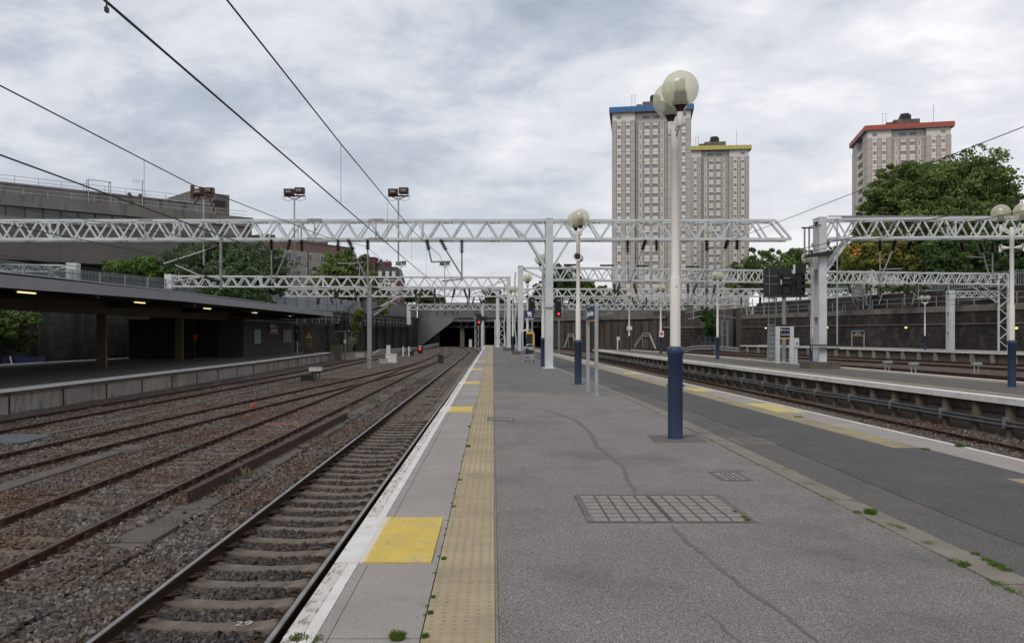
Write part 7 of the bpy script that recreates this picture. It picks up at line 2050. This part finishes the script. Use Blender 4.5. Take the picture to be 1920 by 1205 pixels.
tree('light green tree just left of the square island column', (wx(1500, 150), 150, 6.2), [lobe(1492, 494, 30, 26, 150), lobe(1525, 500, 26, 24, 150)], 8000, .28, 'leaf_light', 6, .25)
tree('green tree filling the gap behind the square island column', (wx(1570, 135), 135, 6.2), [lobe(1560, 486, 34, 34, 135), lobe(1595, 476, 30, 30, 135), lobe(1590, 510, 30, 24, 135), lobe(1560, 535, 56, 18, 135), lobe(1510, 532, 30, 20, 135)], 10000, .28, 'leaf_plane', 7, .25)
tree('dark tree seen through the wide gantry left of the second lamp', (wx(1055, 190), 190, 5.4), [lobe(1052, 530, 34, 32, 190), lobe(1075, 546, 30, 26, 190), lobe(1025, 552, 30, 24, 190)], 9000, .36, 'leaf_dark', 8, .3)
tree('low distant tree between the second lamp and the blue topped tower', (wx(1115, 200), 200, 5.4), [lobe(1105, 552, 34, 22, 200), lobe(1140, 556, 30, 20, 200)], 6000, .36, 'leaf_plane', 9, .3)
Y = 92
tree('broad dark leafed tree in front of the brick building, above the canopy', (wx(430, Y), Y, 4.9), [lobe(360, 502, 48, 46, Y), lobe(420, 492, 58, 46, Y), lobe(480, 504, 52, 44, Y), lobe(515, 522, 30, 36, Y), lobe(430, 530, 90, 36, Y), lobe(330, 490, 26, 24, Y)], 46000, .17, 'leaf_grey', 10, .35)
tree('small light green tree left of the broad dark tree', (wx(245, 90), 90, 4.9), [lobe(225, 505, 32, 20, 90), lobe(262, 500, 34, 22, 90), lobe(290, 512, 26, 18, 90)], 10000, .20, 'leaf_light', 11, .15)
tree('rounded green tree between the flats and the red mansion', (wx(640, 135), 135, 4.9), [lobe(625, 515, 36, 38, 135), lobe(655, 508, 36, 36, 135), lobe(685, 530, 24, 26, 135), lobe(602, 532, 22, 24, 135), lobe(640, 545, 50, 24, 135)], 18000, .28, 'leaf_plane', 12, .3)
tree('distant trees low on the skyline left of the bridge centre', (wx(785, 215), 215, 5.4), [lobe(785, 556, 34, 14, 215), lobe(760, 560, 26, 12, 215), lobe(815, 562, 26, 11, 215)], 7000, .4, 'leaf_dark', 13, .3)
tree('distant tree on the skyline left of the plinth gantry column', (wx(928, 210), 210, 5.4), [lobe(925, 558, 20, 18, 210), lobe(940, 566, 20, 14, 210)], 5000, .4, 'leaf_dark', 14, .3)
tree('tall narrow shrub on the wall behind the grey steel mast', (-22.5, 128, 4.9), [lobe(715, 552, 16, 24, 128), lobe(722, 575, 12, 18, 128)], 3500, .2, 'leaf_plane', 15, .1)
tree('shrub hanging over the wall behind the left canopy end', (-31.5, 82, 4.9), [lobe(410, 555, 60, 22, 84), lobe(480, 562, 40, 16, 86)], 9000, .2, 'leaf_dark', 16, .12)
tree('bush growing behind the left platform at the picture edge', (wx(25, 58), 58, -1.0), [lobe(20, 612, 42, 30, 58), lobe(55, 598, 30, 18, 58), lobe(-20, 610, 40, 34, 58), lobe(25, 640, 30, 18, 58)], 9000, .16, 'leaf_plane', 17, .12, 'bushes', 'shrub')
tree('ivy like bush hanging down the left wall beside the steel mast', (-23.3, 113, -1.0), [lobe(667, 610, 9, 28, 113), lobe(672, 590, 14, 12, 113), lobe(660, 640, 8, 10, 113)], 4500, .16, 'leaf_plane', 18, .08, 'bushes', 'shrub')
tree('dark ivy hanging beside the blue gate on the right wall', (wx(1330, 127), 127, -1), [lobe(1330, 605, 12, 26, 127), lobe(1322, 590, 14, 14, 127), lobe(1338, 625, 10, 16, 127)], 5000, .2, 'leaf_dark', 19, .1, 'bushes', 'shrub')
tree('bushy fringe at the foot of the street fence on the right', (wx(1720, 92), 92, 6.2), [lobe(1700, 540, 60, 8, 92), lobe(1820, 545, 50, 7, 92)], 4000, .16, 'leaf_dark', 20, .1, 'bushes', 'shrub')

for o in ORG:
    if '_org' in o: del o['_org']
